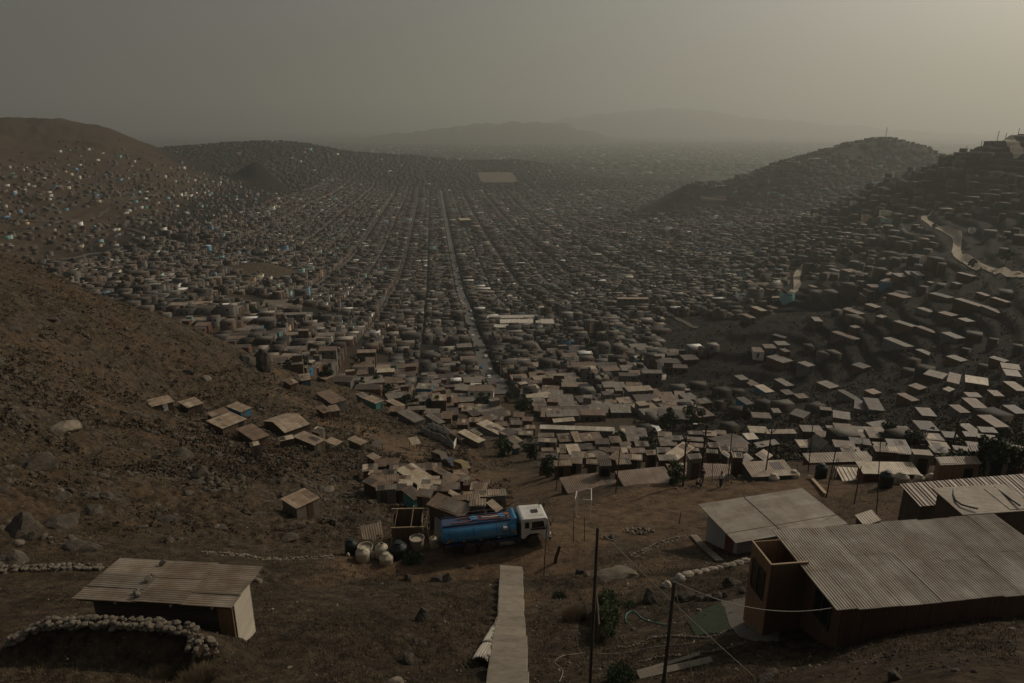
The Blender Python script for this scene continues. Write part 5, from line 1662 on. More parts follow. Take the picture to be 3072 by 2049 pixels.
def Zg(x, y): return 1700 + x * .2722, 1560 + y * .2722
for i, (x, y, s_) in enumerate(((1330, 625, .42), (1430, 600, .36), (1520, 580, .34), (1610, 560, .34), (1680, 545, .3), (1750, 525, .36), (1815, 515, .34), (1890, 492, .36), (1975, 470, .36))):
    sack(*Zg(x, y), s_, ('biggest drooping sandbag at the low end of the sandbag row' if i == 0 else '%s sandbag along the terrace, counted from the biggest drooping one' % ordinal(i)), GSB, mk='sandbag', k=(1.1, .68, .55), yaw=.25 + random.uniform(-.2, .2))
sack(*Zg(1230, 690), .4, 'grey plastic sheet bundle hanging below the biggest sandbag', GSB, mk='greywall', k=(1.1, .6, 1.2), yaw=.5)
sack(*Zg(1100, 740), .34, 'lone pale sack on the ground below the sandbag row', GSB, k=(.9, .8, .9))
def heap(label, u, v, R, n, size, group, cat='rubble heap', name='rubble_heap', m='palerock'):
    p = G(u, v)
    mb = MB()
    tmpl = [([tuple(v_.co) for v_ in me.vertices], [tuple(q.vertices) for q in me.polygons]) for me in ROCKP]
    for i in range(n):
        a_, rr = random.uniform(0, 6.28), random.random() ** .6 * R
        x, y = p.x + math.cos(a_) * rr * 1.3, p.y + math.sin(a_) * rr * .8
        h_ = (1 - rr / R) * R * .45 * random.random()
        s_ = size * random.uniform(.5, 1.3)
        R_ = Matrix.Rotation(random.uniform(0, 6), 3, 'Z') @ Matrix.Rotation(random.uniform(-1, 1), 3, 'X')
        vs, fs = random.choice(tmpl)
        mb.add([Vector((x, y, H1(x, y) + h_ + s_ * .3)) + R_ @ (Vector(q) * s_) for q in vs], fs)
    return prop(mb.build(name, M[m]), label, cat, group)
heap('large heap of pale rubble on the grassy road edge', *Zg(805, 130), .95, 34, .16, 'pale rubble heaps on the road edge')
heap('smaller pale rubble heap left of the large one', *Zg(500, 205), .7, 22, .13, 'pale rubble heaps on the road edge')
GB = 'boulders edging the garden'
for (x, y, s_, sq, lab) in ((915, 905, .62, (1.15, .7, .7), 'widest rounded boulder above the garden hedge'), (1320, 885, .55, (1.2, .7, .65), 'long flat boulder at the top of the garden'), (1480, 885, .3, (1, .8, .8), 'small boulder right of the long flat one'),
                            (1550, 875, .28, (1, .8, .9), 'second small boulder right of the long flat one'), (1660, 870, .36, (1, .9, 1), 'angular boulder at the right end of the garden row'), (1815, 720, .5, (1.2, .7, .5), 'flat slab boulder below the sandbags'),
                            (1940, 800, .3, (1, .8, .8), 'pale boulder at the foot of the plywood annex'), (1740, 850, .2, (1, 1, .8), 'rounded stone between the angular boulder and the annex')):
    rock('boulder', G(*Zg(x, y)), s_, lab, 'boulder', GB, sq=sq, tilt=.1)
# rows of border stones
def stone_row(px, n, size, label, group):
    P = resample(px, n)
    first = None
    for i, p in enumerate(P):
        rock('border_stone', (p.x, p.y, H1(p.x, p.y)), size * random.uniform(.85, 1.2), label, 'stone', group, pale=True, sq=(1, .8, .9), sink=.05)
stone_row([(1855, 1942), (1880, 1945), (1910, 1936), (1935, 1924), (1953, 1915), (1973, 1914), (2012, 1909), (2050, 1911), (2083, 1913), (2120, 1915), (2150, 1909), (2180, 1894), (2195, 1886)], 38, .085,
          'small round stone in the upper curved border row of the garden', 'upper border stones of the garden')
stone_row([(1918, 1987), (1933, 1986), (1953, 1980), (1973, 1974), (1992, 1973), (2006, 1968), (2031, 1969), (2051, 1968), (2070, 1966), (2100, 1960), (2140, 1956), (2180, 1948), (2235, 1930)], 34, .085,
          'small round stone in the lower border row near the grey beams', 'lower border stones of the garden')
def ground_hose(label, px, r, m, name='hose', lift=.02):
    P = [G(u, v) for u, v in px]
    P = smooth(P, 6)
    P = [Vector((p.x, p.y, H1(p.x, p.y) + lift + r)) for p in P]
    t = thing(name, label, 'hose', P[0])
    MB().tube([p - P[0] for p in P], r, 6).build('tube', M[m], t)
def Zh(L): return [(1640 + x * .19566, 1780 + y * .19566) for x, y in L]
ground_hose('long pale hose winding from the bare ground into the garden path', Zh([(195, 1370), (245, 1200), (130, 1080), (220, 980), (450, 940), (700, 930), (1100, 940), (1500, 860), (1800, 820), (2200, 780), (2265, 730)]), .018, 'cable')
ground_hose('teal hose curled in an arc on the garden soil', Zh([(1230, 460), (1210, 400), (1225, 330), (1280, 285), (1340, 285), (1400, 330), (1480, 400), (1600, 440), (1830, 490)]), .02, 'tealhose')
# lawn and paved yard
def patch(name, px, m, label, cat, lift=.03, kind='structure', res=26):
    P = [G(u, v) for u, v in px]
    xs = [p.x for p in P]; ys = [p.y for p in P]
    poly = [(p.x, p.y) for p in P]
    X = np.linspace(min(xs), max(xs), res); Y = np.linspace(min(ys), max(ys), res)
    def inside(x, y):
        c_ = False
        for (ax, ay), (bx, by) in zip(poly, poly[1:] + poly[:1]):
            if (ay > y) != (by > y) and x < (bx - ax) * (y - ay) / (by - ay) + ax: c_ = not c_
        return c_
    V, Fc = [], []
    id_ = {}
    for i in range(res - 1):
        for j in range(res - 1):
            if inside((X[i] + X[i + 1]) / 2, (Y[j] + Y[j + 1]) / 2):
                f_ = []
                for (a_, b_) in ((i, j), (i + 1, j), (i + 1, j + 1), (i, j + 1)):
                    if (a_, b_) not in id_:
                        id_[(a_, b_)] = len(V)
                        V.append((X[a_], Y[b_], H1(X[a_], Y[b_]) + lift))
                    f_.append(id_[(a_, b_)])
                Fc.append(tuple(f_))
    o = MB().add(V, Fc, True).build(name, M[m])
    return prop(o, label, cat, kind=kind)
patch('lawn', Zg(1330, 1110) and [Zg(x, y) for x, y in ((1320, 1110), (1480, 1010), (1680, 915), (1740, 960), (1760, 1080), (1800, 1190), (1700, 1250), (1420, 1275))], 'lawn', 'dark green patch of lawn before the plank house', 'lawn', .035, 'stuff', 46)
patch('yard_paving', [Zg(x, y) for x, y in ((1700, 905), (1950, 860), (2200, 1060), (2340, 1200), (2340, 1340), (2050, 1340), (1900, 1290), (1800, 1180), (1760, 1060))], 'paving', 'worn grey paving before the plank house door', 'paving', .03, 'structure', 46)
# brick pens without roof
pens = Z3([(1755, 598), (1880, 567), (2235, 760), (2080, 862)])
c, yaw, W, D, z0 = fit_quad(pens, 1.7)
b0 = H1(*c)
pn = thing('brick_pens', 'row of roofless brick pens at the end of the plot behind the tanker', 'unfinished rooms', (c[0], c[1], b0), yaw)
zl = -2.0
for (cx_, cy_, sx, sy) in ((0, -D / 2, W, .14), (0, D / 2, W, .14), (-W / 2 + .07, 0, .14, D - .14), (W / 2 - .07, 0, .14, D - .14), (-W * .12, 0, .14, D - .14), (W * .2, 0, .14, D - .14)):
    MB().box((cx_, cy_, (z0 - b0 + zl) / 2), (sx, sy, z0 - b0 - zl)).build('wall', M['brick'], pn)
# white panelled fence
def panel_fence(label, px, hgt, m, name='panel_fence'):
    P = [G(u, v) for u, v in px]
    t = thing(name, label, 'fence', P[0])
    for a, b in zip(P[:-1], P[1:]):
        d_ = Vector((b.x - a.x, b.y - a.y, 0))
        zb = min(a.z, b.z) - .3
        zt = max(a.z, b.z) + hgt
        q = d_.to_track_quat('X', 'Z').to_matrix()
        nrm = Vector((-d_.y, d_.x, 0)).normalized() * .025
        step = abs(a.z - b.z) < 1.6
        za, zb_ = (zt, zt) if step else (a.z + hgt, b.z + hgt)
        aa, bb = a.lerp(b, .03) - P[0], a.lerp(b, .97) - P[0]
        poly = [aa - nrm, bb - nrm, bb + nrm, aa + nrm]
        MB().prism([(p_.x, p_.y) for p_ in poly], [a.z - .3 - P[0].z, b.z - .3 - P[0].z, b.z - .3 - P[0].z, a.z - .3 - P[0].z], [za - P[0].z, zb_ - P[0].z, zb_ - P[0].z, za - P[0].z]).build('panel', M[m], t)
        MB().box(Vector((a.x, a.y, a.z + hgt / 2 - .1)) - P[0], (.12, .12, hgt + .3)).build('post', M['pole'], t)
    return t
panel_fence('front row of stepped grey panels fencing a plot below the earth track', [(1262, 1296), (1273, 1305), (1295, 1313), (1317, 1322), (1339, 1334), (1361, 1348)], 1.6, 'greywall')
panel_fence('back row of pale panels fencing the plot below the earth track', [(1283, 1286), (1297, 1289), (1311, 1294), (1330, 1300), (1348, 1309), (1361, 1316), (1372, 1322)], 1.7, 'whitewall')
panel_fence('bright white end panel of the fenced plot below the track', [(1361, 1348), (1371, 1327)], 1.6, 'whitewall')
# round reservoir
p = G(1790, 1396)
rs = thing('reservoir', 'round dark concrete reservoir topped with rubble among the brown roofs', 'reservoir', p)
MB().lathe([(2.0, -1.5), (2.0, 2.1), (1.85, 2.1), (1.85, 1.9)], 36).build('body', M['roof_dark'], rs)
MB().lathe([(1.86, 1.95), (1.2, 2.15), (.4, 2.3)], 20).build('rubble', M['palerock'], rs)
# roadside tanks
GT = 'water tanks along the road edge'
water_tank('half buried beige tank on the road edge by the forked pole', 2320, 1440, 1.1, .45, 'tankpale', group=GT, sink=.1)
water_tank('beige conical tank at the road edge left of the ditch plank', 2380, 1434, 1.15, .6, 'tankpale', group=GT, sink=.1)
water_tank('tall black lidded barrel beside the ditch plank', 2461, 1434, 1.15, 1.3, 'tankdark', group=GT)
water_tank('tall black lidded barrel in front of the maroon wall', 2655, 1462, 1.2, 1.3, 'tankdark', group=GT)
water_tank('beige conical tank right of the tall black barrel', 2703, 1448, 1.25, .7, 'tankpale', group=GT)
water_tank('small beige tank behind the brown roof edge, left one', 2757, 1446, .9, .5, 'tankpale', group=GT)
water_tank('small beige tank behind the brown roof edge, right one', 2792, 1443, .9, .5, 'tankpale', group=GT)
for i, (u, v, s_) in enumerate(((2190, 1434, .5), (2222, 1434, .5), (2258, 1436, .6), (2288, 1441, .35), (2197, 1449, .22), (2235, 1447, .2), (2260, 1445, .2), (2062, 1466, .25), (2030, 1466, .3))):
    rock('roadside_stone', G(u, v), s_, '%s pale stone from the left along the edge of the dirt road' % ordinal(sorted([2190, 2222, 2258, 2288, 2197, 2235, 2260, 2062, 2030]).index(u)), 'stone', 'pale stones along the road edge', pale=True, sq=(1.1, .8, .6))
# ------------------------------------------------------------------ packed huts between the hand-placed ones
FILL = []
def fill_huts(zone, poly, du, dv, wpx, hpx, group, keep=.8, roofs=(2, .5, 4, 3, 2.5)):
    us = [p[0] for p in poly]; vs = [p[1] for p in poly]
    def inside(x, y):
        c_ = False
        for (ax, ay), (bx, by) in zip(poly, poly[1:] + poly[:1]):
            if (ay > y) != (by > y) and x < (bx - ax) * (y - ay) / (by - ay) + ax: c_ = not c_
        return c_
    out = []
    v = min(vs)
    while v < max(vs):
        u = min(us) + random.uniform(0, du)
        while u < max(us):
            uu, vv = u + random.uniform(-.2, .2) * du, v + random.uniform(-.3, .3) * dv
            if inside(uu, vv) and random.random() < keep: out.append((uu, vv))
            u += du
        v += dv
    made = []
    for (u, v) in out:
        p = hit(u, v, 2.0)
        w_, h_ = wpx * random.uniform(.7, 1.25), hpx * random.uniform(.7, 1.25)
        s = project(*p)[2]
        r_ = w_ * s / F * .5
        if any(math.hypot(t.location.x - p.x, t.location.y - p.y) < (max(t['_w'], t['_d']) * .42 + r_) for t in SHACKS + made): continue
        k = random.uniform(-.35, .35)
        q = [(u - w_ / 2 + k * h_, v - h_ / 2), (u + w_ / 2 + k * h_, v - h_ / 2 + random.uniform(-.2, .2) * h_), (u + w_ / 2 - k * h_, v + h_ / 2), (u - w_ / 2 - k * h_, v + h_ / 2)]
        rt = random.choices(('roof_tan', 'roof_pale', 'roof_brown', 'roof_grey', 'roof_dark'), roofs)[0]
        wl = random.choice(('planks', 'adobe', 'brick', 'cement', 'greywood'))
        t = shack(None, q, random.uniform(1.9, 2.5), rt, wl, 'mono', random.uniform(.02, .2), 0, group, doors=(('f', random.uniform(-.7, .7), .85, 1.8, random.choice(('planks', 'black', 'pole'))),))
        made.append(t)
        FILL.append((zone, v, u, t, rt, wl))
    SHACKS.extend(made)
    made_rows = sorted([q for q in FILL if q[0] == zone], key=lambda q: q[1])
    n = 10
    for k in range(0, len(made_rows), n):
        row = sorted(made_rows[k:k + n], key=lambda q: q[2])
        for i, q in enumerate(row):
            q[3]['label'] = '%s roofed %s hut, %s from left, %s row down %s' % (ROOFW[q[4]], WALLW[q[5]], ordinal(i), ordinal(k // n), zone.replace(' walled', ''))
ROOFW = {'roof_tan': 'tan', 'roof_pale': 'pale', 'roof_grey': 'grey', 'roof_brown': 'brown', 'roof_dark': 'dark', 'roof_white': 'whitish'}
WALLW = {'brick': 'brick', 'cement': 'grey plastered', 'adobe': 'mud', 'whitewall': 'white', 'turquoise': 'turquoise', 'bluewall': 'blue', 'greywood': 'grey board', 'planks': 'plank', 'maroon': 'maroon'}
fill_huts('behind the roadside poles', [(1610, 1300), (1700, 1285), (2240, 1290), (2240, 1368), (2060, 1375), (1990, 1378), (1860, 1396), (1640, 1402)], 44, 17, 46, 15, 'packed huts behind the roadside poles', .85)
fill_huts('behind the striped roof', [(2250, 1285), (3072, 1290), (3072, 1370), (2780, 1385), (2640, 1350), (2420, 1345), (2250, 1345)], 56, 22, 54, 19, 'packed huts behind the striped roof', .75)
fill_huts('behind the tanker', [(1095, 1392), (1180, 1372), (1300, 1392), (1420, 1415), (1540, 1500), (1520, 1530), (1440, 1530), (1330, 1480), (1180, 1485), (1090, 1450)], 42, 15, 50, 18, 'packed huts on the plot behind the tanker', .95)
fill_huts('below the valley trees', [(1085, 1172), (1290, 1218), (1425, 1262), (1345, 1272), (1180, 1228), (1060, 1195)], 44, 13, 46, 14, 'packed huts below the valley head trees', .85)
fill_huts('above the blue walled hut', [(1290, 1225), (1420, 1215), (1600, 1235), (1600, 1330), (1560, 1330), (1420, 1262)], 42, 14, 42, 13, 'packed huts above the blue walled hut', .85)

# ------------------------------------------------------------------ houses on the right hillside, each one its own
def Zr(L): return Z1(L, 2200, 800, .3709)
HR = 'houses on the dark right hillside'
hill = [
 [(1230,215),(1320,210),(1440,245),(1390,258)], [(1570,210),(1640,210),(1790,245),(1740,258)], [(1780,255),(1850,255),(2040,318),(1990,326)], [(1990,310),(2060,320),(2200,370),(2150,380)],
 [(1460,330),(1540,330),(1640,362),(1600,370)], [(1650,368),(1720,360),(1810,390),(1770,405)], [(1820,418),(1890,412),(1940,440),(1890,450)], [(1300,440),(1350,432),(1480,480),(1440,490)],
 [(1480,480),(1530,478),(1650,530),(1610,540)], [(1670,530),(1760,530),(1870,575),(1810,585)], [(750,525),(840,530),(1045,575),(1010,590)], [(1185,572),(1290,575),(1450,640),(1420,655)],
 [(1470,668),(1530,665),(1620,710),(1580,718)], [(1720,722),(1790,714),(1900,755),(1840,772)], [(2055,735),(2110,725),(2240,760),(2190,770)], [(880,342),(950,340),(1070,378),(1020,388)],
 [(1060,300),(1120,297),(1200,325),(1150,335)], [(1150,400),(1190,387),(1255,402),(1200,415)], [(940,480),(990,472),(1030,490),(980,500)], [(265,725),(350,710),(490,760),(400,782)],
 [(510,772),(580,765),(665,795),(610,812)], [(945,790),(1030,775),(1110,805),(1060,828)], [(0,880),(70,875),(135,912),(60,918)], [(65,920),(150,918),(215,950),(150,965)],
 [(155,960),(240,955),(340,1010),(270,1020)], [(0,1055),(80,1060),(185,1105),(120,1118)], [(655,935),(760,920),(860,970),(790,985)], [(1530,870),(1590,830),(1740,870),(1690,908)],
 [(1690,920),(1780,865),(1870,870),(1800,950)], [(1870,875),(2075,905),(2050,960),(1880,935)], [(2165,775),(2320,795),(2315,835),(2165,820)], [(2190,830),(2320,840),(2315,890),(2195,880)],
 [(1420,960),(1470,942),(1575,975),(1500,1000)], [(1670,985),(1750,978),(1810,990),(1740,1012)], [(445,1190),(510,1150),(640,1180),(560,1225)], [(945,1140),(1010,1080),(1080,1085),(1060,1165)],
 [(1075,1065),(1200,1065),(1195,1165),(1075,1155)], [(1340,1030),(1400,1015),(1480,1080),(1440,1095)], [(1860,1065),(1960,1060),(2060,1150),(1930,1140)], [(1880,1020),(1980,1015),(2000,1055),(1890,1055)],
 [(1490,1140),(1610,1145),(1620,1205),(1510,1210)], [(1750,1120),(1840,1115),(1900,1180),(1830,1185)], [(1455,1245),(1600,1250),(1670,1330),(1510,1325)], [(1130,1260),(1240,1235),(1310,1310),(1210,1385)],
 [(1845,1275),(1930,1265),(2030,1380),(1945,1385)], [(1310,1290),(1410,1290),(1420,1320),(1340,1330)], [(810,1265),(960,1275),(970,1330),(830,1330)], [(540,1285),(710,1285),(720,1335),(560,1340)],
 [(800,1160),(950,1180),(940,1240),(810,1220)], [(150,1180),(300,1180),(300,1225),(150,1225)], [(1990,1200),(2100,1200),(2200,1290),(2110,1310)], [(2195,1120),(2300,1120),(2351,1180),(2280,1200)],
 [(2220,930),(2310,930),(2340,1000),(2260,1010)], [(2070,1000),(2150,1000),(2170,1045),(2100,1050)], [(310,1145),(370,1145),(385,1180),(320,1185)], [(690,1130),(800,1140),(790,1165),(710,1160)],
 [(1240,40),(1310,45),(1300,70),(1235,62)], [(1310,55),(1390,50),(1400,80),(1320,85)], [(1400,35),(1450,35),(1445,65),(1395,62)], [(1460,40),(1550,38),(1545,70),(1470,72)], [(1190,110),(1240,95),(1330,105),(1290,140)],
 [(1100,145),(1180,140),(1180,165),(1100,170)], [(1080,180),(1130,175),(1125,200),(1075,205)], [(1040,215),(1120,210),(1110,240),(1040,245)], [(640,410),(700,405),(712,445),(650,440)], [(300,550),(345,545),(435,568),(420,580)],
 [(340,605),(430,600),(440,630),(350,640)], [(240,630),(330,625),(340,660),(250,660)], [(150,650),(240,655),(245,690),(155,690)], [(370,665),(420,660),(460,685),(420,692)], [(875,20),(960,15),(1015,42),(940,48)],
 [(785,15),(820,12),(862,35),(830,40)], [(605,150),(640,147),(685,165),(650,170)], [(245,308),(300,310),(370,335),(330,342)], [(120,320),(180,325),(295,352),(240,362)], [(45,380),(110,380),(180,412),(150,420)],
 [(1805,45),(1850,45),(1970,75),(1930,82)], [(1560,120),(1600,118),(1640,128),(1600,132)], [(1770,125),(1800,122),(1850,140),(1810,145)], [(1950,205),(2010,208),(2090,235),(2050,240)], [(2080,245),(2120,248),(2250,285),(2210,292)],
 [(385,1000),(450,990),(490,1030),(420,1040)], [(490,1030),(570,1025),(610,1060),(530,1070)], [(1060,1000),(1130,985),(1200,1020),(1130,1035)], [(880,1000),(930,985),(990,1080),(960,1090)], [(330,910),(400,900),(480,960),(430,970)],
]
HOUSES = []
def add_house(quad, h, roof, wall, group, name='house', storeys=1, form='mono', pitch=.1, room=False, sidewin='f', rise=.7):
    nw = []
    t = shack(None, quad, h, roof, wall, form, pitch, 0, group, name, 'house', over=.1, rise=rise)
    wx = t['_w'] / 2 - min(.1, t['_w'] * .12)
    wy = t['_d'] / 2 - min(.1, t['_d'] * .12)
    fz = t['_r'] - pitch
    n = max(1, min(4, int(2 * wx / 3.2)))
    for st in range(storeys):
        for i in range(n):
            if random.random() < .8:
                mb = MB().box((-wx + 2 * wx * (i + .5) / n, -wy - .015, fz - 1.15 - 2.6 * st), (1.0, .06, 1.05))
                mb.build('window', M['glass'], t)
    m = max(1, min(2, int(2 * wy / 4)))
    for s_ in (1,):
        for i in range(m):
            if random.random() < .6:
                MB().box((s_ * (wx + .015), -wy + 2 * wy * (i + .5) / m, fz - 1.2), (.06, 1.0, 1.05)).build('window', M['glass'], t)
    if random.random() < .7:
        zb = max(fz - h * 1.0 + .1, -1.5)
        MB().box((random.uniform(-.6, .6) * wx, -wy - .018, fz - h + .35), (.95, .07, 2.0)).build('door', M[random.choice(('planks', 'black', 'pole', 'bluewall'))], t)
    if room:
        rx, ry = wx * random.uniform(.3, .5), wy * random.uniform(.4, .6)
        px, py = (wx - rx) * random.choice((-1, 1)) * .9, (wy - ry) * random.choice((-1, 1)) * .9
        o = MB().box((px, py, t['_r'] + .9), (2 * rx, 2 * ry, 2.2)).build('roof_room', M[wall], t)
        MB().box((px, py, t['_r'] + 2.05), (2 * rx + .2, 2 * ry + .2, .08)).build('roof', M[roof], o)
    HOUSES.append(t)
    return t

WALLW_ = {'whitewall': 'white', 'turquoise': 'turquoise', 'bluewall': 'blue', 'greywood': 'grey board', 'planks': 'dark plank', 'maroon': 'maroon'}
rows = []
for q in hill:
    px = Zr(q)
    rt = random.choices(('roof_tan', 'roof_pale', 'roof_brown', 'roof_grey', 'roof_dark'), (1.2, .35, 4, 3.5, 2.5))[0]
    wl = random.choices(('brick', 'cement', 'adobe', 'planks', 'whitewall', 'bluewall'), (4, 4, 3, 2, .4, .12))[0]
    st = 2 if random.random() < .2 else 1
    vm = sum(p[1] for p in px) / 4
    t = add_house(px, 2.2 if st == 1 else 3.6, rt, wl, HR, 'hillside_house', st, pitch=.12)
    rows.append((vm, sum(p[0] for p in px) / 4, t, rt, wl, st))
rows.sort(key=lambda r: r[0])
TIER = 9
for k in range(0, len(rows), TIER):
    tier = sorted(rows[k:k + TIER], key=lambda r: r[1])
    for i, (vm, um, t, rt, wl, st) in enumerate(tier):
        where = 'highest tier' if k == 0 else ('lowest tier' if k + TIER >= len(rows) else '%s tier' % ordinal(k // TIER))
        t['label'] = '%s roofed %s house, %s from left in %s of right hillside' % (ROOFW[rt], WALLW[wl], ordinal(i), where)

# ------------------------------------------------------------------ streets
def ribbon(name, pts, wd, m, label, lift=.25, seg=9.0, cat='street'):
    P = [Vector((p[0], p[1], 0)) for p in pts]
    Q_ = []
    for a, b in zip(P[:-1], P[1:]):
        n = max(1, int((b - a).length / seg))
        for i in range(n): Q_.append(a.lerp(b, i / n))
    Q_.append(P[-1])
    V, Fc = [], []
    K = 4
    for i, p in enumerate(Q_):
        t = (Q_[min(i + 1, len(Q_) - 1)] - Q_[max(i - 1, 0)]).normalized()
        nrm = Vector((-t.y, t.x, 0))
        ww = wd if not hasattr(wd, '__len__') else wd[0] + (wd[1] - wd[0]) * i / len(Q_)
        for k in range(K + 1):
            q = p + nrm * ww * (k / K - .5)
            V.append((q.x, q.y, H1(q.x, q.y) + lift + math.hypot(q.x, q.y) * .0005))
    for i in range(len(Q_) - 1):
        for k in range(K):
            a = i * (K + 1) + k
            Fc.append((a, a + K + 1, a + K + 2, a + 1))
    return prop(MB().add(V, Fc, True).build(name, M[m]), label, cat, kind='structure')
M['asphalt'] = surf('dusty_asphalt', (0.08, 0.076, 0.068), (0.14, 0.13, 0.114), .12, .9, 0, kind='Position')
M['dirtroad'] = surf('dirt_street', (0.07, 0.058, 0.045), (0.125, 0.103, 0.08), .15, .95, 0, kind='Position')
ROADPTS = []
SQUARES = []
def road_px(label, px, wd, m='dirtroad', name='dirt_road', lift=.3):
    P = smooth([G(u, v) for u, v in px], 6)
    ribbon(name, [(p.x, p.y) for p in P], wd, m, label, lift, 5.0, 'road')
    ROADPTS.extend((p.x, p.y) for p in P)
M['paleroad'] = surf('pale_hill_road', (0.3, 0.24, 0.175), (0.42, 0.345, 0.26), .1, .95, 0, kind='Position')
road_px('pale dirt road winding across the right hillside', [(2795, 637), (2772, 655), (2800, 680), (2845, 700), (2872, 720), (2870, 760), (2900, 785), (2960, 805), (3072, 835)], 5.0, 'paleroad')
road_px('pale hairpin dirt road below the right hillside', [(2405, 795), (2390, 830), (2392, 860), (2370, 885), (2340, 893), (2312, 893)], 5, 'paleroad')
road_px('short pale track on the right hillside', [(2700, 675), (2715, 695), (2740, 705)], 3, 'dirtroad')
road_px('pale track climbing to the right hilltop', [(3020, 420), (3040, 440), (3060, 470)], 8, 'paleroad')
road_px('earth road across the foot of the left hill', [(0, 662), (150, 668), (265, 662), (330, 620), (400, 595), (480, 575)], 4.0)
road_px('lower earth road on the left hill', [(180, 780), (260, 765), (330, 755), (420, 745)], 4.0)
road_px('earth road along the left edge of the near town', [(265, 662), (400, 690), (520, 725)], 4.0)
RP = np.array(ROADPTS)
def clear_of_roads(X, Y):
    X = np.asarray(X); Y = np.asarray(Y)
    d = np.full(len(X), 1e9)
    for px, py in RP: d = np.minimum(d, (X - px) ** 2 + (Y - py) ** 2)
    ok_ = d > 8.5 ** 2
    kx, ky, rx, ry, hh, yw_ = KNOLLS[0]
    ok_ &= np.hypot((X - kx) / rx, (Y - ky) / ry) > 1.35
    for (cx_, cy_, hx, hy, yw) in SQUARES:
        dx, dy = X - cx_, Y - cy_
        ok_ &= ~((np.abs(dx * math.cos(yw) + dy * math.sin(yw)) < hx + 3) & (np.abs(-dx * math.sin(yw) + dy * math.cos(yw)) < hy + 4))
    kx, ky, rx, ry, hh, yw_ = KNOLLS[2]
    ok_ &= np.hypot((X - kx) / rx, (Y - ky) / ry) > 1.2
    return ok_
# ------------------------------------------------------------------ the town on the valley floor
O = G(1458, 1106)
TY = math.radians(6.5)
ca_, sa_ = math.cos(TY), math.sin(TY)
def ab2xy(a, b): return O.x - a * sa_ + b * ca_, O.y + a * ca_ + b * sa_
def xy2ab(x, y):
    dx, dy = x - O.x, y - O.y
    return -dx * sa_ + dy * ca_, dx * ca_ + dy * sa_
SPX = 69.0
def open_ground(x, y):
    """sports grounds and squares kept free of houses"""
    for (cx_, cy_, hx, hy, yw) in SQUARES:
        dx, dy = x - cx_, y - cy_
        lx, ly = dx * math.cos(yw) + dy * math.sin(yw), -dx * math.sin(yw) + dy * math.cos(yw)
        if abs(lx) < hx and abs(ly) < hy: return True
    return False
def square(label, quad, m):
    P = [G(u, v) for u, v in quad]
    c = sum(P, Vector()) / 4
    e1 = ((P[1] - P[0]) + (P[2] - P[3])) / 2
    yaw = math.atan2(e1.y, e1.x)
    W = math.hypot(e1.x, e1.y)
    e2 = ((P[0] - P[3]) + (P[1] - P[2])) / 2
    D = math.hypot(e2.x, e2.y)
    SQUARES.append((c[0], c[1], W / 2 + 2, D / 2 + 2, yaw))
    V, Fc = [], []
    n = 18
    for i in range(n + 1):
        for j in range(n + 1):
            q = P[0].lerp(P[1], i / n).lerp(P[3].lerp(P[2], i / n), j / n)
            V.append((q.x, q.y, H1(q.x, q.y) + .3 + math.hypot(q.x, q.y) * .0005))
    for i in range(n):
        for j in range(n): Fc.append((i * (n + 1) + j, i * (n + 1) + j + 1, (i + 1) * (n + 1) + j + 1, (i + 1) * (n + 1) + j))
    prop(MB().add(V, Fc, True).build('sports_ground', M[m]), label, 'sports ground', kind='structure')
M['pitch'] = surf('bare_pitch', (0.10, 0.08, 0.058), (0.16, 0.13, 0.097), .09, .95, 0, kind='Position')
square('bare rectangular sports ground on the left side of the town', [(792, 902), (912, 900), (902, 938), (770, 938)], 'pitch')
square('large pale sports ground at the far end of the main avenue', [(1432, 518), (1540, 518), (1552, 548), (1444, 548)], 'pitch')
square('small pale square at the foot of the far right hill', [(2100, 588), (2178, 590), (2180, 602), (2104, 602)], 'pitch')

def slope_at(x, y, e=12):
    x = np.asarray(x, float); y = np.asarray(y, float)
    gx_ = (H(x + e, y) - H(x - e, y)) / (2 * e)
    gy_ = (H(x, y + e) - H(x, y - e)) / (2 * e)
    return gx_, gy_

cands = []    # a, b, width along a, depth along b, height, row key
HWS = {k: random.choice((1.3, 1.6, 2.2, 3.0)) for k in range(-6, 18)}
HWS.update({0: 5.5, -2: 3.2, -4: 3.0, 1: 3.0})
amin, amax = -250, 1900
for k in range(-5, 16):
    b0_ = k * SPX + HWS[k]
    b1_ = (k + 1) * SPX - HWS[k + 1]
    mid = (b0_ + b1_) / 2
    for side_ in (0, 1):
        a = amin + random.uniform(0, 10)
        cross = random.uniform(0, 90)
        while a < amax:
            big = 1 if a < 900 else 1.35
            wd = random.uniform(5.0, 8.2) * big
            if (a - cross) % 118 < 7: a += 7; continue
            dep = abs(mid - b0_) - .5
            f = random.uniform(.35, .62)
            hf = random.choices((2.7, 3.0, 5.4, 5.8, 8.0), (4, 4, 2.2, 1.2, .5))[0] + random.uniform(-.2, .4)
            off = 0.0
            nbk = 0
            while off < dep - 3:
                d2 = min(random.uniform(6, 11 if (a < 280 or k <= -3) else 17) * big, dep - off)
                if dep - off - d2 < 3: d2 = dep - off
                if random.random() < (.97 if nbk == 0 else .84):
                    bc = (b0_ + off + d2 / 2) if side_ == 0 else (b1_ - off - d2 / 2)
                    h_ = hf if nbk == 0 else random.choices((2.4, 2.7, 3.0, 5.2, 5.6), (5, 5, 3, 1.2, .5))[0] + random.uniform(-.2, .3)
                    cands.append((a + wd / 2 + random.uniform(-.6, .6), bc, wd * random.uniform(.8, 1.0), d2 - random.uniform(.1, 1.6), h_, (k, side_, min(nbk, 2))))
                off += d2
                nbk += 1
            a += wd + random.uniform(.1, .9) + (random.random() < .05) * 6
C = np.array([c[:5] for c in cands])
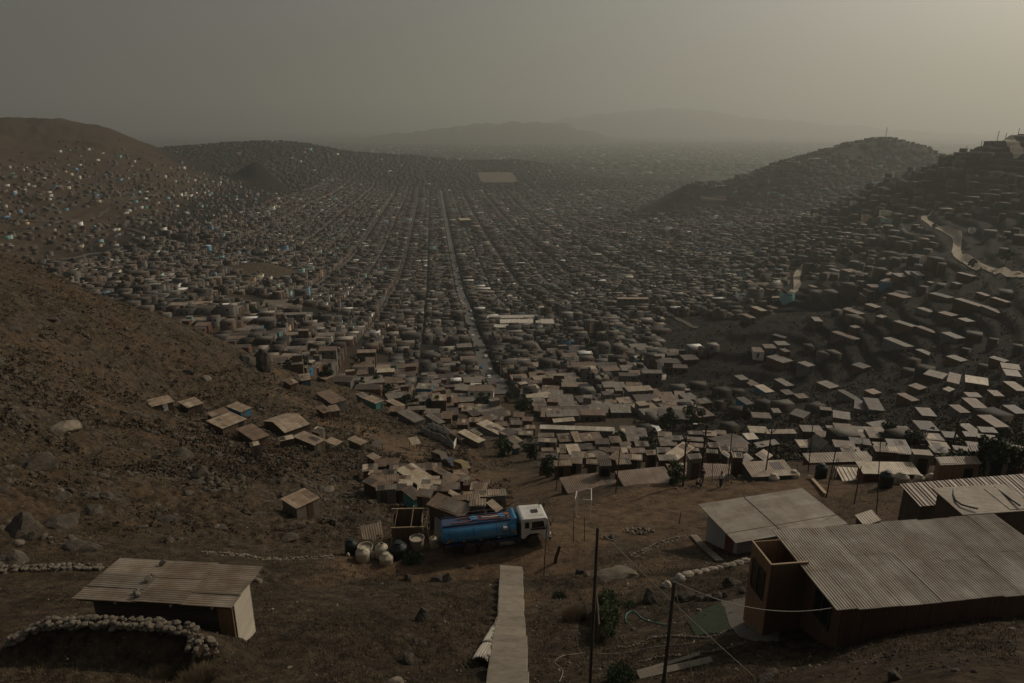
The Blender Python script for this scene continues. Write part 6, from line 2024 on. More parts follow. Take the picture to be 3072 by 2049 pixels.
CX_, CY_ = O.x - C[:, 0] * sa_ + C[:, 1] * ca_, O.y + C[:, 0] * ca_ + C[:, 1] * sa_
CZ = H(CX_, CY_)
sgx, sgy = slope_at(CX_, CY_)
SL = np.hypot(sgx, sgy)
su, sv, ss = project(CX_, CY_, CZ)
Rc = np.hypot(CX_, CY_)
hs = np.array([[t.location.x, t.location.y, max(t['_w'], t['_d']) / 2] for t in SHACKS + HOUSES])
dmin = np.min(np.hypot(CX_[:, None] - hs[None, :, 0], CY_[:, None] - hs[None, :, 1]) - hs[None, :, 2] - C[:, 2, None] / 2, axis=1)
azc = np.arctan2(CX_, CY_)
ok = (SL < np.where(Rc < 340, .6, .36)) & (CZ < -62) & (Rc > 185) & (sv < 1150 + np.clip(su - 1000, 0, 450) * .28) & (dmin > .4) & (np.abs(su - 1536) < 1750) & (ss > 60)
ok &= ~((azc > .30) & (Rc < 430))                    # the near right hillside is built by hand
ok &= ~((azc < -.35) & (CZ > -98) & (Rc > 500))
ok &= np.array([not open_ground(x, y) for x, y in zip(CX_, CY_)])
# keep the brown bare spur free
ok &= ~((su > 780) & (su < 960) & (sv > 770) & (sv < 850) & (CZ > -112))
# the dark gully without houses left of the spur
ok &= ~((su > 1985) & (su < 2330) & (sv > 955) & (sv < 1050))
ok &= clear_of_roads(CX_, CY_)
ok &= ~((su > np.interp(sv, [560, 592, 790, 928, 1035, 1185, 1215], [2900, 2765, 2528, 2370, 2190, 1900, 2300])) & (sv < 1215))
ids = np.nonzero(ok)[0]
app = C[ids, 2] * C[ids, 3] / ss[ids] ** 2 * (1 + (np.abs(su[ids] - 1536) > 1600) * -.99)
inframe = (np.abs(su[ids] - 1536) < 1500) & (sv[ids] < 2040)
order = [i for i in ids[np.argsort(-np.where(inframe, app, 0))]]
NIND = 292
ind = order[:NIND]
rest = set(ids) - set(ind)
def bd_label(rt, wl, st, k, side_, back, pos):
    sd = 'right' if k >= 0 else 'left'
    n = k if k >= 0 else -k - 1
    near_row = (side_ == 0) if k >= 0 else (side_ == 1)
    ro_ = n * 6 + (back if near_row else 5 - back)
    return '%s roofed %s house, %s along the %s row %s of the main avenue' % (ROOFW[rt], WALLW[wl], pos, ordinal(ro_), sd)
byrow = {}
for i in ind: byrow.setdefault(cands[i][5], []).append(i)
for key, L in byrow.items():
    L.sort(key=lambda i: cands[i][0])
    for j, i in enumerate(L):
        a, b, wd, db, hh = cands[i][:5]
        x, y, z = CX_[i], CY_[i], CZ[i]
        rt = random.choices(('roof_tan', 'roof_pale', 'roof_grey', 'roof_brown', 'roof_dark', 'roof_white'), (1.3, .5, 4, 4, 4, .2))[0]
        wl = random.choices(('brick', 'cement', 'adobe', 'whitewall', 'turquoise', 'bluewall', 'planks'), (4, 4, 2, .8, .3, .3, 1))[0]
        if Rc[i] < 330 and hh > 4 and random.random() < .6: hh = 2.8
        st = 1 if hh < 4 else (2 if hh < 7 else 3)
        jit = random.uniform(-.06, .06) + (random.uniform(-.3, .3) if Rc[i] < 300 else 0)
        cx_, sx_ = math.cos(TY + jit), math.sin(TY + jit)
        quad = []
        for lx, ly in ((-db / 2, wd / 2), (db / 2, wd / 2), (db / 2, -wd / 2), (-db / 2, -wd / 2)):
            px, py = x + lx * cx_ - ly * sx_, y + lx * sx_ + ly * cx_
            u, v, s = project(px, py, z + hh)
            quad.append((u, v))
        t = shack(None, quad, hh, rt, wl, 'gable' if random.random() < .06 else 'mono', random.uniform(.03, .16), 0, 'houses of the town on the valley floor', 'house', 'house', z0=z + hh, over=.1, rise=.8)
        wx, wy, fz = t['_w'] / 2 - .1, t['_d'] / 2 - .1, t['_r'] - .2
        n = max(1, min(3, int(2 * wx / 3.2)))
        for s_ in range(st):
            for q in range(n):
                if random.random() < .75: MB().box((-wx + 2 * wx * (q + .5) / n, -wy - .015, fz - 1.15 - 2.65 * s_), (1.0, .06, 1.1)).build('window', M['glass'], t)
        if random.random() < .6: MB().box((random.uniform(-.6, .6) * wx, -wy - .018, fz - hh + 1.25), (.95, .07, 2.0)).build('door', M[random.choice(('planks', 'black', 'pole', 'bluewall'))], t)
        if random.random() < .6: MB().box((wx + .015, random.uniform(-.4, .4) * wy, fz - 1.2), (.06, 1.0, 1.1)).build('window', M['glass'], t)
        if random.random() < .22 and hh < 7:
            rx, ry = wx * random.uniform(.3, .5), wy * random.uniform(.35, .6)
            px, py = (wx - rx) * random.choice((-.9, .9)), (wy - ry) * random.choice((-.9, .9))
            o = MB().box((px, py, t['_r'] + 1.0), (2 * rx, 2 * ry, 2.2)).build('roof_room', M[wl], t)
            MB().box((px, py, t['_r'] + 2.15), (2 * rx + .2, 2 * ry + .2, .08)).build('roof', M[rt], o)
        t['label'] = bd_label(rt, wl, st, key[0], key[1], key[2], ordinal(j))

# everything farther: one mesh of many small houses
PALR = np.array([(0.16, 0.13, 0.1), (0.2, 0.172, 0.135), (0.13, 0.115, 0.096), (0.11, 0.082, 0.06), (0.075, 0.064, 0.053), (0.3, 0.265, 0.215), (0.14, 0.122, 0.1), (0.09, 0.076, 0.062)])
PALW = np.array([(0.11, 0.066, 0.045), (0.12, 0.11, 0.095), (0.09, 0.068, 0.05), (0.15, 0.138, 0.12), (0.06, 0.05, 0.042), (0.12, 0.082, 0.06)])
BRIGHT = np.array([(0.7, 0.67, 0.6), (0.6, 0.58, 0.53), (0.2, 0.42, 0.4), (0.65, 0.6, 0.42), (0.15, 0.3, 0.42), (0.55, 0.5, 0.42), (0.3, 0.5, 0.45), (0.5, 0.34, 0.22)])
class Boxes:
    def __init__(s): s.V, s.F, s.P, s.n = [], [], [], 0
    def add(s, x, y, zb, zt, hw, hd, yaw, wallc, roofc):
        x = np.asarray(x); N = len(x)
        if not N: return
        c, sn = np.cos(yaw), np.sin(yaw)
        V = np.zeros((N, 8, 3))
        for j, (a, b) in enumerate(((-1, -1), (1, -1), (1, 1), (-1, 1))):
            px, py = x + a * hw * c - b * hd * sn, y + a * hw * sn + b * hd * c
            V[:, j, 0] = px; V[:, j, 1] = py; V[:, j, 2] = zb
            V[:, j + 4, 0] = px; V[:, j + 4, 1] = py; V[:, j + 4, 2] = zt
        base = s.n + np.arange(N)[:, None, None] * 8
        f = np.array([(4, 5, 6, 7), (0, 1, 5, 4), (1, 2, 6, 5), (2, 3, 7, 6), (3, 0, 4, 7)])[None]
        s.V.append(V.reshape(-1, 3)); s.F.append((base + f).reshape(-1, 4))
        P = np.repeat(np.asarray(wallc)[:, None, :], 5, 1)
        P[:, 0, :] = roofc
        s.P.append(P.reshape(-1, 3)); s.n += N * 8
    def build(s, name, label, cat):
        o = np_mesh(name, np.concatenate(s.V), np.concatenate(s.F), M['paint'], False, np.concatenate(s.P))
        return prop(o, label, cat, kind='stuff')
def pick(pal, n, vary=.25, p=None):
    c = pal[rng.choice(len(pal), n, p=p)]
    return np.clip(c * (1 + rng.uniform(-vary, vary, (n, 1))), 0.01, .85)
TB = Boxes()
r_ = np.array(sorted(rest))
N = len(r_)
wc = pick(PALW, N); br = rng.random(N) < .05
wc[br] = pick(BRIGHT, br.sum())
rc_ = pick(PALR, N, .3) * (.35 + .95 * rng.random((N, 1)) ** 1.6)
hi_ = rng.random(N) < .015
rc_[hi_] = (.75, .72, .66)
yw = TY + rng.uniform(-.03, .03, N)
TB.add(CX_[r_], CY_[r_], CZ[r_] - 2.5, CZ[r_] + C[r_, 4], C[r_, 3] / 2, C[r_, 2] / 2, yw, wc, rc_)
# rooms on roofs, tanks
q = r_[rng.random(N) < .28]
n = len(q)
TB.add(CX_[q] + rng.uniform(-2, 2, n), CY_[q] + rng.uniform(-2, 2, n), CZ[q] + C[q, 4] - .2, CZ[q] + C[q, 4] + rng.uniform(1, 2.6, n), C[q, 3] / 2 * rng.uniform(.15, .45, n), C[q, 2] / 2 * rng.uniform(.25, .5, n), TY + np.zeros(n), pick(PALW, n), pick(PALR, n))
# dark window openings on the sides that face up the valley
q = r_[(Rc[r_] < 1000)]
q = np.repeat(q, 2); n = len(q)
fr = rng.uniform(-.38, .38, n)
lx, ly = fr * C[q, 3], -C[q, 2] / 2 - .03
TB.add(CX_[q] + lx * ca_ - ly * sa_, CY_[q] + lx * sa_ + ly * ca_, CZ[q] + C[q, 4] - 1.9, CZ[q] + C[q, 4] - .8, np.full(n, .55), np.full(n, .05), TY + np.zeros(n), np.tile((.012, .012, .012), (n, 1)), np.tile((.02, .02, .02), (n, 1)))

def far_from_huts(X, Y):
    out = np.ones(len(X), bool)
    n_ = np.hypot(X, Y) < 480
    if n_.any(): out[n_] = np.min(np.hypot(X[n_][:, None] - hs[None, :, 0], Y[n_][:, None] - hs[None, :, 1]) - hs[None, :, 2], axis=1) > 5
    return out
def scatter(azr, Rr, cell, cond, size, hgt, bright, keep, asp=1.6, dim=1.0, ter=True):
    """jittered cells over a polar window, rows turned along the contour"""
    Rm = Rr[1]
    xs = np.arange(-Rm, Rm, cell); ys = np.arange(0, Rm, cell)
    X, Y = np.meshgrid(xs, ys)
    X, Y = X.ravel(), Y.ravel()
    A, R = np.arctan2(X, Y), np.hypot(X, Y)
    m = (A > math.radians(azr[0])) & (A < math.radians(azr[1])) & (R > Rr[0]) & (R < Rr[1])
    X, Y = X[m], Y[m]
    X = X + rng.uniform(-.42, .42, len(X)) * cell
    Y = Y + rng.uniform(-.42, .42, len(Y)) * cell
    Z = H(X, Y)
    gx_, gy_ = slope_at(X, Y)
    sl = np.hypot(gx_, gy_)
    u, v, s = project(X, Y, Z)
    m = cond(X, Y, Z, sl, u, v) & (np.abs(u - 1536) < 1800) & (rng.random(len(X)) < keep(X, Y, Z, u, v))
    m &= far_from_huts(X, Y)
    m[m] &= clear_of_roads(X[m], Y[m])
    X, Y, Z, sl, gx_, gy_ = X[m], Y[m], Z[m], sl[m], gx_[m], gy_[m]
    n = len(X)
    yaw = np.arctan2(gy_, gx_) - PI / 2 + rng.normal(0, .12, n)
    yaw = np.where(sl < .05, TY + rng.normal(0, .1, n), yaw)
    w_ = rng.uniform(*size, n) / 2
    d_ = w_ / asp * rng.uniform(.8, 1.3, n)
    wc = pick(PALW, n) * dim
    b = rng.random(n) < bright
    wc[b] = pick(BRIGHT, b.sum())
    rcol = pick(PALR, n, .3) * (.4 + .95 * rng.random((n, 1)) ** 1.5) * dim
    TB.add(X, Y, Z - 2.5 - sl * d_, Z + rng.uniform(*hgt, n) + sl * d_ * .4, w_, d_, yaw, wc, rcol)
    return n
T_ = lambda *a: True
inter = lambda v, a, b: np.interp(v, a, b)
# left hill: rows of small bright huts thinning upward
n1 = scatter((-44, -7), (290, 1750), 11.5, lambda X, Y, Z, sl, u, v: ((X - O.x) * ca_ + (Y - O.y) * sa_ < -5 * SPX + 2) & (Z < 25) & ~((u < 620) & (np.hypot(X, Y) > 1720)) & ~((u < 330) & (np.hypot(X, Y) > 1660)) & ~((u < 830) & (v > 745) & (u > 790) & (v < 850)), (3.8, 8), (2.0, 3.0), .15,
             lambda X, Y, Z, u, v: np.interp(v, [372, 400, 470, 530, 600, 700], [.0, .16, .22, .5, .62, .72]) * np.where((v < 470) & ((u < 150) | (u > 440)), .12, 1) * (.3 + .7 * (vnoise(X / 60., Y / 60., 21) > -.25)))
# right-hand hills: house colours dimmed to carry the slope's shade
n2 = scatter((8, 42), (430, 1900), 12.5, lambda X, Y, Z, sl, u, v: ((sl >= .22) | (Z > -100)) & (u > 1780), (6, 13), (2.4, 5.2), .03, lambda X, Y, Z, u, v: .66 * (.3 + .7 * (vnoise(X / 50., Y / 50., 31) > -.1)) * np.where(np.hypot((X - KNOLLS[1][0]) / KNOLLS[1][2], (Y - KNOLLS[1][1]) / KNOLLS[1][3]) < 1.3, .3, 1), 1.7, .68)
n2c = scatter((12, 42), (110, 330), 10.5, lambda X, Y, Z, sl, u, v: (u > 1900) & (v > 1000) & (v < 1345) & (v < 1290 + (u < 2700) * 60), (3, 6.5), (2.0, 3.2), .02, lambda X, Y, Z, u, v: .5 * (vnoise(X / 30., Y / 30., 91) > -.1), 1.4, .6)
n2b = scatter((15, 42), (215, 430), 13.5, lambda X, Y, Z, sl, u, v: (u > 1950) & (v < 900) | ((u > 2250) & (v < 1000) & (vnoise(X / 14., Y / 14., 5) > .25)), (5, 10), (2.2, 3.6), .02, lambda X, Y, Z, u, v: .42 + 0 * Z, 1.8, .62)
# far ridge and its foot, low hill at the centre right
R3 = np.hypot
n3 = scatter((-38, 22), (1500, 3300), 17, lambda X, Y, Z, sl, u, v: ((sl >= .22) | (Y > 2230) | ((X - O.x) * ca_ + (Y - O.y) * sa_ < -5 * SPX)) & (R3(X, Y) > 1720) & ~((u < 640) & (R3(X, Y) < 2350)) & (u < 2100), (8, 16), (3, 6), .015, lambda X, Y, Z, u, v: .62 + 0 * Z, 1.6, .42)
# knolls keep bare tops; distant plain
n4 = scatter((-30, 34), (3200, 9500), 46, lambda X, Y, Z, sl, u, v: sl < .1, (16, 38), (4, 11), .12, lambda X, Y, Z, u, v: .62 + 0 * Z)
TB.build('town_houses', 'dense mass of small flat roofed houses filling the hazy valley and hillsides', 'houses')
print('houses', len(ind), N, n1, n2, n2b, n3, n4)

ribbon('main_avenue', [ab2xy(a, 0) for a in (-95, 0, 300, 700, 1100, 1500, 1900)], 7.5, 'asphalt', 'straight asphalt avenue running away down the middle of the town', .3)
for k in (-4, -2, -1, 1, 2, 4):
    pts = [ab2xy(a, k * SPX) for a in range(40, 1700, 40)]
    pts = [p for p in pts if H1(*p) < -100 and not (math.atan2(*p) > .3 and math.hypot(*p) < 430)]
    if len(pts) > 3: ribbon('street', pts, 3.8, 'dirtroad', 'dusty side street parallel to the main avenue', .28)

# small cars along the avenue and the streets beside it
CB = [(-2.0, .3, .8), (2.0, .3, .8)]
def tiny_car():
    mb = MB()
    mb.box((0, 0, .6), (4.0, 1.7, .65)).box((-.2, 0, 1.15), (2.1, 1.5, .5), None, .85)
    for x in (-1.25, 1.25):
        for y in (-.75, .75): mb.lathe([(.01, -.1), (.3, -.1), (.3, .1), (.01, .1)], 8, (x, y, .3))
    return mb
cols = {'white': 'whitewall', 'dark': 'black', 'grey': 'cement', 'red': 'maroon', 'blue': 'bluewall'}
cmesh = {k: tiny_car().mesh('car', M[v]) for k, v in cols.items()}
spots_ = sorted((random.uniform(-80, 620), random.choice((-1, 1))) for _ in range(44))
cnt = {}
for a, s in spots_:
    k = random.choices(list(cols), (4, 3, 3, 1, 1))[0]
    x, y = ab2xy(a, s * random.choice((1.8, 2.9)))
    o = bpy.data.objects.new('small_car', cmesh[k])
    COL.objects.link(o)
    e = 2.0
    z = H1(x, y) + .35 + math.hypot(x, y) * .0005
    o.location = (x, y, z)
    o.rotation_euler = (0, 0, TY + PI / 2 + random.uniform(-.06, .06))
    cnt[k] = cnt.get(k, 0) + 1
    prop(o, 'small %s car on the main avenue, %s %s one from the near end' % (k, ordinal(cnt[k] - 1), k), 'car', 'cars on the main avenue')
# ------------------------------------------------------------------ trees
def leaf_cloud(n, rx, ry, rz, clumps, seed, size, flat=0):
    r = random.Random(seed)
    cl = []
    for _ in range(clumps):
        while True:
            p = Vector((r.uniform(-1, 1), r.uniform(-1, 1), r.uniform(-1, 1)))
            if .25 < p.length < 1: break
        cl.append((p, r.uniform(.22, .42)))
    mb = MB()
    for _ in range(n):
        c, cr = r.choice(cl)
        d = Vector((r.gauss(0, 1), r.gauss(0, 1), r.gauss(0, 1))).normalized()
        p = c + d * cr * r.random() ** .35
        p = Vector((p.x * rx, p.y * ry, p.z * rz))
        a = Vector((r.gauss(0, 1), r.gauss(0, 1), r.gauss(0, .7))).normalized()
        b = a.orthogonal().normalized()
        b = Matrix.Rotation(r.uniform(0, 6), 3, a) @ b
        s = size * r.uniform(.6, 1.4)
        mb.add([p - a * s, p + b * s * .45, p + a * s, p - b * s * .45], [(0, 1, 2, 3)])
    return mb, cl
def make_tree(name, label, loc, width, height, seed, leafmat='leaf', n=900, clumps=16, group=None, cat='tree', trunk=True, size=None, slim=1.0):
    t = thing(name, label, cat, loc, random.uniform(0, 6))
    if group: t['group'] = group
    ch = height * (.72 if trunk else .95)
    mb, cl = leaf_cloud(n, width / 2 * slim, width / 2 * slim, ch / 2, clumps, seed, size or max(.10, width * .06))
    zc = height - ch / 2
    mb.v = [(x, y, z + zc) for x, y, z in mb.v]
    mb.build('crown', M[leafmat], t)
    tm = MB()
    r0 = max(.05, width * .035)
    tm.tube([(0, 0, -.4), (.03 * width, 0, height * .25), (0, .03 * width, zc + ch * .1)], [r0, r0 * .8, r0 * .45], 7)
    for p, cr in cl[:6]:
        q = Vector((p.x * width / 2 * slim, p.y * width / 2 * slim, p.z * ch / 2 + zc))
        tm.tube([(.02 * width, 0, height * .22), tuple(q * .5 + Vector((0, 0, height * .18))), tuple(q)], [r0 * .5, r0 * .35, r0 * .15], 5)
    tm.build('trunk', M['bark'], t)
    t['_seed'] = seed
    return t
GT_ = 'bushes and trees by the huts'
def tree_px(label, base, wpx, hpx, seed, **k):
    k.setdefault('trunk', seed in (6, 7))
    p = G(*base)
    s = project(p.x, p.y, p.z)[2]
    return make_tree(k.pop('name', 'tree'), label, p, wpx * s / F, hpx * s / F / .9, seed, group=k.pop('group', GT_), **k)
tree_px('round dark bush left of the blue walled hut', (1505, 1368), 58, 52, 1, n=1500, clumps=22)
tree_px('taller dark bush right of the blue walled hut', (1592, 1380), 48, 66, 2, n=1500, clumps=20)
tree_px('dark spreading bush left of the pole behind the goal frame', (1652, 1428), 62, 58, 3, n=1500, clumps=20)
tree_px('green shrub at the road edge beside the seven sheet roof', (2026, 1450), 62, 58, 4, n=1500, clumps=20, leafmat='leafbright')
tree_px('low spreading green tree behind the brown roof at the right edge', (2885, 1445), 118, 82, 5, n=2600, clumps=30)
tree_px('tall dense dark tree at the right edge, left one of the pair', (2966, 1440), 90, 132, 6, n=3000, clumps=34)
tree_px('tall thin dark tree at the right edge, right one of the pair', (3030, 1434), 66, 112, 7, n=2000, clumps=24)
tree_px('dark cypress like shrub standing before a broad pale roof', (1463, 1290), 14, 28, 8, n=500, clumps=10)
for i, (u, v, w_, h_, lab) in enumerate(((1143, 1186, 66, 34, 'wide dark tree mass left of the street head houses'), (1234, 1222, 56, 40, 'round dark tree above the grey brown fence roofs'), (1302, 1236, 52, 46, 'dark tree right above the white panelled fence'), (1455, 1228, 66, 46, 'broad dark tree below the near end of the main avenue'),
        (1575, 1246, 52, 56, 'dark tree left of the pale gate posts of the long whitish roof'), (1770, 1052, 52, 36, 'lone round black tree beside the bare dark spur'), (1850, 1330, 46, 36, 'dark bush right of the small brown roofs'), (1940, 1356, 46, 40, 'dark shrub in front of the stained grey roof'),
        (1085, 1170, 44, 34, 'dark tree at the upper end of the earth track'), (1530, 1205, 40, 34, 'dark tree at the start of the right hand houses'), (2000, 1290, 60, 60, 'black tree clump in the dark hollow by the street lights'), (2080, 1285, 60, 66, 'black tree clump behind the tall street light'),
        (2250, 1255, 46, 40, 'dark tree before the lowest row of hillside houses'), (2660, 1330, 70, 60, 'dark tree clump behind the striped roof'), (2740, 1350, 70, 60, 'dark tree clump left of the thick leaning pole'))):
    tree_px(lab, (u, v), w_, h_, 20 + i, n=1500, clumps=16)
# trees in the town: copies of three kinds
protos = []
k_ = 0
town_t = []
tries = 0
spots = []
while len(spots) < 520 and tries < 9000:
    tries += 1
    a, b = random.uniform(-150, 1500), random.uniform(-560, 760)
    kk = round(b / SPX)
    if random.random() < .6: b = kk * SPX + random.choice((-4.6, 4.6)) * random.uniform(.9, 1.3)
    x, y = ab2xy(a, b)
    R = math.hypot(x, y)
    if R < 190 or H1(x, y) > -62: continue
    if math.atan2(x, y) > .3 and R < 430: continue
    spots.append((R, x, y))
spots.sort()
TV, TF, tn = [], [], 0
for j, (R, x, y) in enumerate(spots):
    z = H1(x, y)
    hgt = random.uniform(3.5, 8)
    if j < 90:
        if len(protos) < 3:
            t = make_tree('tree', '', (x, y, z), 5.0, 6.0, 60 + j, n=800, clumps=12, size=.42)
            protos.append(t)
            t.scale = (hgt / 6,) * 3
        else:
            t = copy_thing(random.choice(protos), (x, y, z), random.uniform(0, 6), hgt / 6)
        a, b = xy2ab(x, y)
        town_t.append((a, b, t))
    else:
        mb, _ = leaf_cloud(46, hgt * .45, hgt * .45, hgt * .42, 7, j, hgt * .16)
        V = np.array(mb.v) + np.array([x, y, z + hgt * .55])
        TV.append(V); TF.append(np.array(mb.f) + tn); tn += len(V)
# name them by the street side they stand on
rows_ = {}
for a, b, t in town_t: rows_.setdefault(int(round(b / SPX)), []).append((a, t))
for k, L in rows_.items():
    L.sort(key=lambda q: q[0])
    for i, (a, t) in enumerate(L):
        st = 'the main avenue' if k == 0 else 'the %s side street %s of the main avenue' % (ordinal(abs(k) - 1), 'right' if k > 0 else 'left')
        t['label'] = 'dark green town tree, %s along %s' % (ordinal(i), st)
        t['group'] = 'trees between the houses of the town'
prop(np_mesh('town_trees', np.concatenate(TV), np.concatenate(TF), M['leaf']), 'small dark trees dotted through the distant town', 'trees', kind='stuff')

# hedge by the garden wall
hp_ = [G(u, v) for u, v in ((1818, 1826), (1824, 1870), (1829, 1926))]
hd = thing('hedge', 'leafy green hedge along a low dark board at the edge of the garden', 'hedge', hp_[0])
mb = MB()
for i in range(4200):
    t = random.random() * (len(hp_) - 1)
    j = min(int(t), len(hp_) - 2)
    p = hp_[j].lerp(hp_[j + 1], t - j) - hp_[0]
    bulge = .8 + .35 * math.sin(t * 5.5 + 1)
    a_ = random.uniform(0, 6.28)
    rr = random.random() ** .4
    p = p + Vector((math.cos(a_) * .42 * rr * bulge, random.uniform(-.15, .15), .35 + (.36 + math.sin(a_) * .42 * rr) * bulge))
    q = Vector((random.gauss(0, 1), random.gauss(0, 1), random.gauss(0, .6))).normalized()
    o = q.orthogonal().normalized()
    s = random.uniform(.05, .10)
    mb.add([p - q * s, p + o * s * .6, p + q * s, p - o * s * .6], [(0, 1, 2, 3)])
mb.build('foliage', M['leafbright'], hd)
a, b = hp_[0] + Vector((-.5, 0, 0)), hp_[2] + Vector((-.5, 0, 0))
MB().bar(a - hp_[0] + Vector((0, 0, .35)), b - hp_[0] + Vector((0, 0, .35)), .06, 1.0).build('board', M['planks'], hd)
def shrub(label, u, v, wpx, hpx, seed, m='drygrass', n=700, name='shrub', cat='shrub', group='shrubs on the dry ground', size=.09):
    p = G(u, v)
    s = project(p.x, p.y, p.z)[2]
    t = thing(name, label, cat, p, group=group)
    wd, ht = wpx * s / F, hpx * s / F / .85
    r = random.Random(seed)
    mb = MB()
    for _ in range(n):
        a_ = r.uniform(0, 6.28)
        rr = r.random() ** .5 * wd * .32
        b0 = Vector((math.cos(a_) * rr, math.sin(a_) * rr, -.05))
        tip = b0 * r.uniform(1.1, 1.7) + Vector((r.gauss(0, .06), r.gauss(0, .06), ht * r.uniform(.45, 1.0) * (1 - .45 * rr / (wd * .32 + .01))))
        d = (tip - b0)
        o = d.orthogonal().normalized() * r.uniform(.010, .026)
        mb.add([b0 - o, b0 + o, tip], [(0, 1, 2)])
        if m != 'drygrass':
            q = Vector((r.gauss(0, 1), r.gauss(0, 1), r.gauss(0, 1))).normalized() * size
            o2 = q.orthogonal() * .5
            mb.add([tip - q, tip + o2, tip + q, tip - o2], [(0, 1, 2, 3)])
    mb.build('foliage', M[m], t)
    return t
shrub('large dome of grey dry grass right of the concrete steps', 1724, 1858, 88, 62, 1, n=1300)
shrub('low dark green shrub at the lower left corner of the garden', 1862, 2040, 84, 46, 2, 'leaf', 1500, size=.05)
shrub('small green tuft right of the concrete steps', 1678, 1792, 40, 16, 3, 'leaf', 500, size=.05)
shrub('spiky yellow green plant above the teal hose', 1890, 1822, 30, 26, 4, 'leafbright', 220, size=.06)
shrub('leafy yellow green plant at the top of the hedge', 1856, 1816, 40, 16, 5, 'leafbright', 420, size=.05)
shrub('dark weedy tangle among the water tanks', 1238, 1682, 62, 26, 6, 'leaf', 900, size=.06)
shrub('dark dry bush at the bottom edge before the corrugated house', 590, 2040, 130, 52, 7, n=1300)
shrub('dark dry bush by the square stone block', 480, 2030, 110, 40, 8, n=1000)

# ------------------------------------------------------------------ boulders and stones
GBs = 'boulders strewn over the dry slope'
bl = [ # u, v, half width px, aspect, label
 (1266, 1862, 22, 2.3, 'tall ragged rock standing in the grass left of the steps'), (1222, 1985, 30, .85, 'big rounded boulder in a dark hollow left of the steps'), (1268, 1936, 17, .8, 'right of two stones above the rounded boulder'),
 (1244, 1932, 14, .8, 'left of two stones above the rounded boulder'), (1182, 2068, 32, 1.3, 'grey boulder at the bottom edge left of the steps'), (1224, 1740, 16, 1.6, 'upright slab of rock at the end of the dirt track pad'),
 (1344, 1740, 20, .8, 'boulder beside the pile left of the step head'), (1315, 1744, 26, .6, 'dark rubble pile left of the step head'), (1260, 1690, 10, .7, 'square stone under the rear of the tanker'), (1413, 1700, 12, .7, 'angular pale stone on the road in front of the tanker'),
 (1740, 1722, 15, 1.0, 'left stone of the pair beside the dug pit'), (1762, 1728, 13, 1.0, 'right stone of the pair beside the dug pit'), (40, 1690, 50, 1.0, 'large grey outcrop at the left edge above the stone wall'), (70, 1600, 60, .8, 'pale slab outcrop low on the left edge'),
 (180, 1570, 56, .7, 'dark rounded outcrop right of the pale slab outcrop'), (280, 1545, 40, .8, 'dark cracked rock above the corrugated house'), (298, 1540, 20, .8, 'pale stone beside the dark cracked rock'), (110, 1395, 55, .6, 'black jagged rocks on the left edge of the slope'),
 (195, 1290, 52, .7, 'rock outcrop with a pale top left of the first huts'), (540, 1370, 46, .8, 'pale topped rock cluster above the plank shed'), (600, 1430, 36, .7, 'grey rock below the pale topped cluster'), (455, 1300, 14, 1.2, 'left dark rock of the trio beside the pale stone'),
 (470, 1302, 13, 1.0, 'middle dark rock of the trio beside the pale stone'), (482, 1296, 11, 1.6, 'pale upright stone of the trio on the slope'), (560, 1120, 22, .6, 'left dark hollowed rock high on the near slope'), (617, 1138, 22, .6, 'right dark hollowed rock high on the near slope'),
 (740, 1085, 34, 1.0, 'dark crag on the slope edge above the town'), (790, 1100, 40, 1.0, 'bigger dark crag on the slope edge above the town'), (130, 880, 24, .7, 'dark rock near the upper left skyline of the near slope'), (40, 990, 26, .8, 'pale rock pair at the left edge high on the slope'),
 (160, 960, 20, .7, 'rock with a flat top high on the near slope'), (845, 1445, 16, .8, 'rock right of the dirt hollow above the plank shed'), (985, 1475, 28, .6, 'jumble of grey rocks left of the blue tarp hut'), (1240, 1510, 22, .7, 'brown rubble below the turquoise end wall'),
 (735, 1540, 22, .7, 'rounded rock left of the plank shed'), (690, 1640, 14, .6, 'flat stone on the slope behind the corrugated house'), (425, 1582, 18, .5, 'flat dark stone above the corrugated house roof'), (505, 1562, 40, .5, 'low dark mound above the corrugated house'),
 (1000, 1570, 16, .9, 'brown rock above the leftmost water tanks'), (770, 1745, 20, .8, 'pale rough rock at the back corner of the corrugated house'), (820, 1745, 16, .9, 'second pale rock at the back corner of the corrugated house'),
 (2680, 2040, 30, .7, 'square boulder at the bottom right edge'), (2320, 2020, 26, .7, 'dark boulder below the bank of the plank house'), (2300, 2046, 36, .5, 'flat tan slab at the bottom edge below the plank house'),
]
for i, (u, v, hw, asp, lab) in enumerate(bl):
    p = G(u, v)
    s = project(p.x, p.y, p.z)[2]
    r0 = hw * s / F
    rock('boulder', p, r0, lab, 'boulder', GBs, k=i % 7, sq=(1.0, .85, min(asp, 1.6) * .95 if asp < 1.7 else 2.0), sink=.55 if u < 900 else .35, tilt=.2)
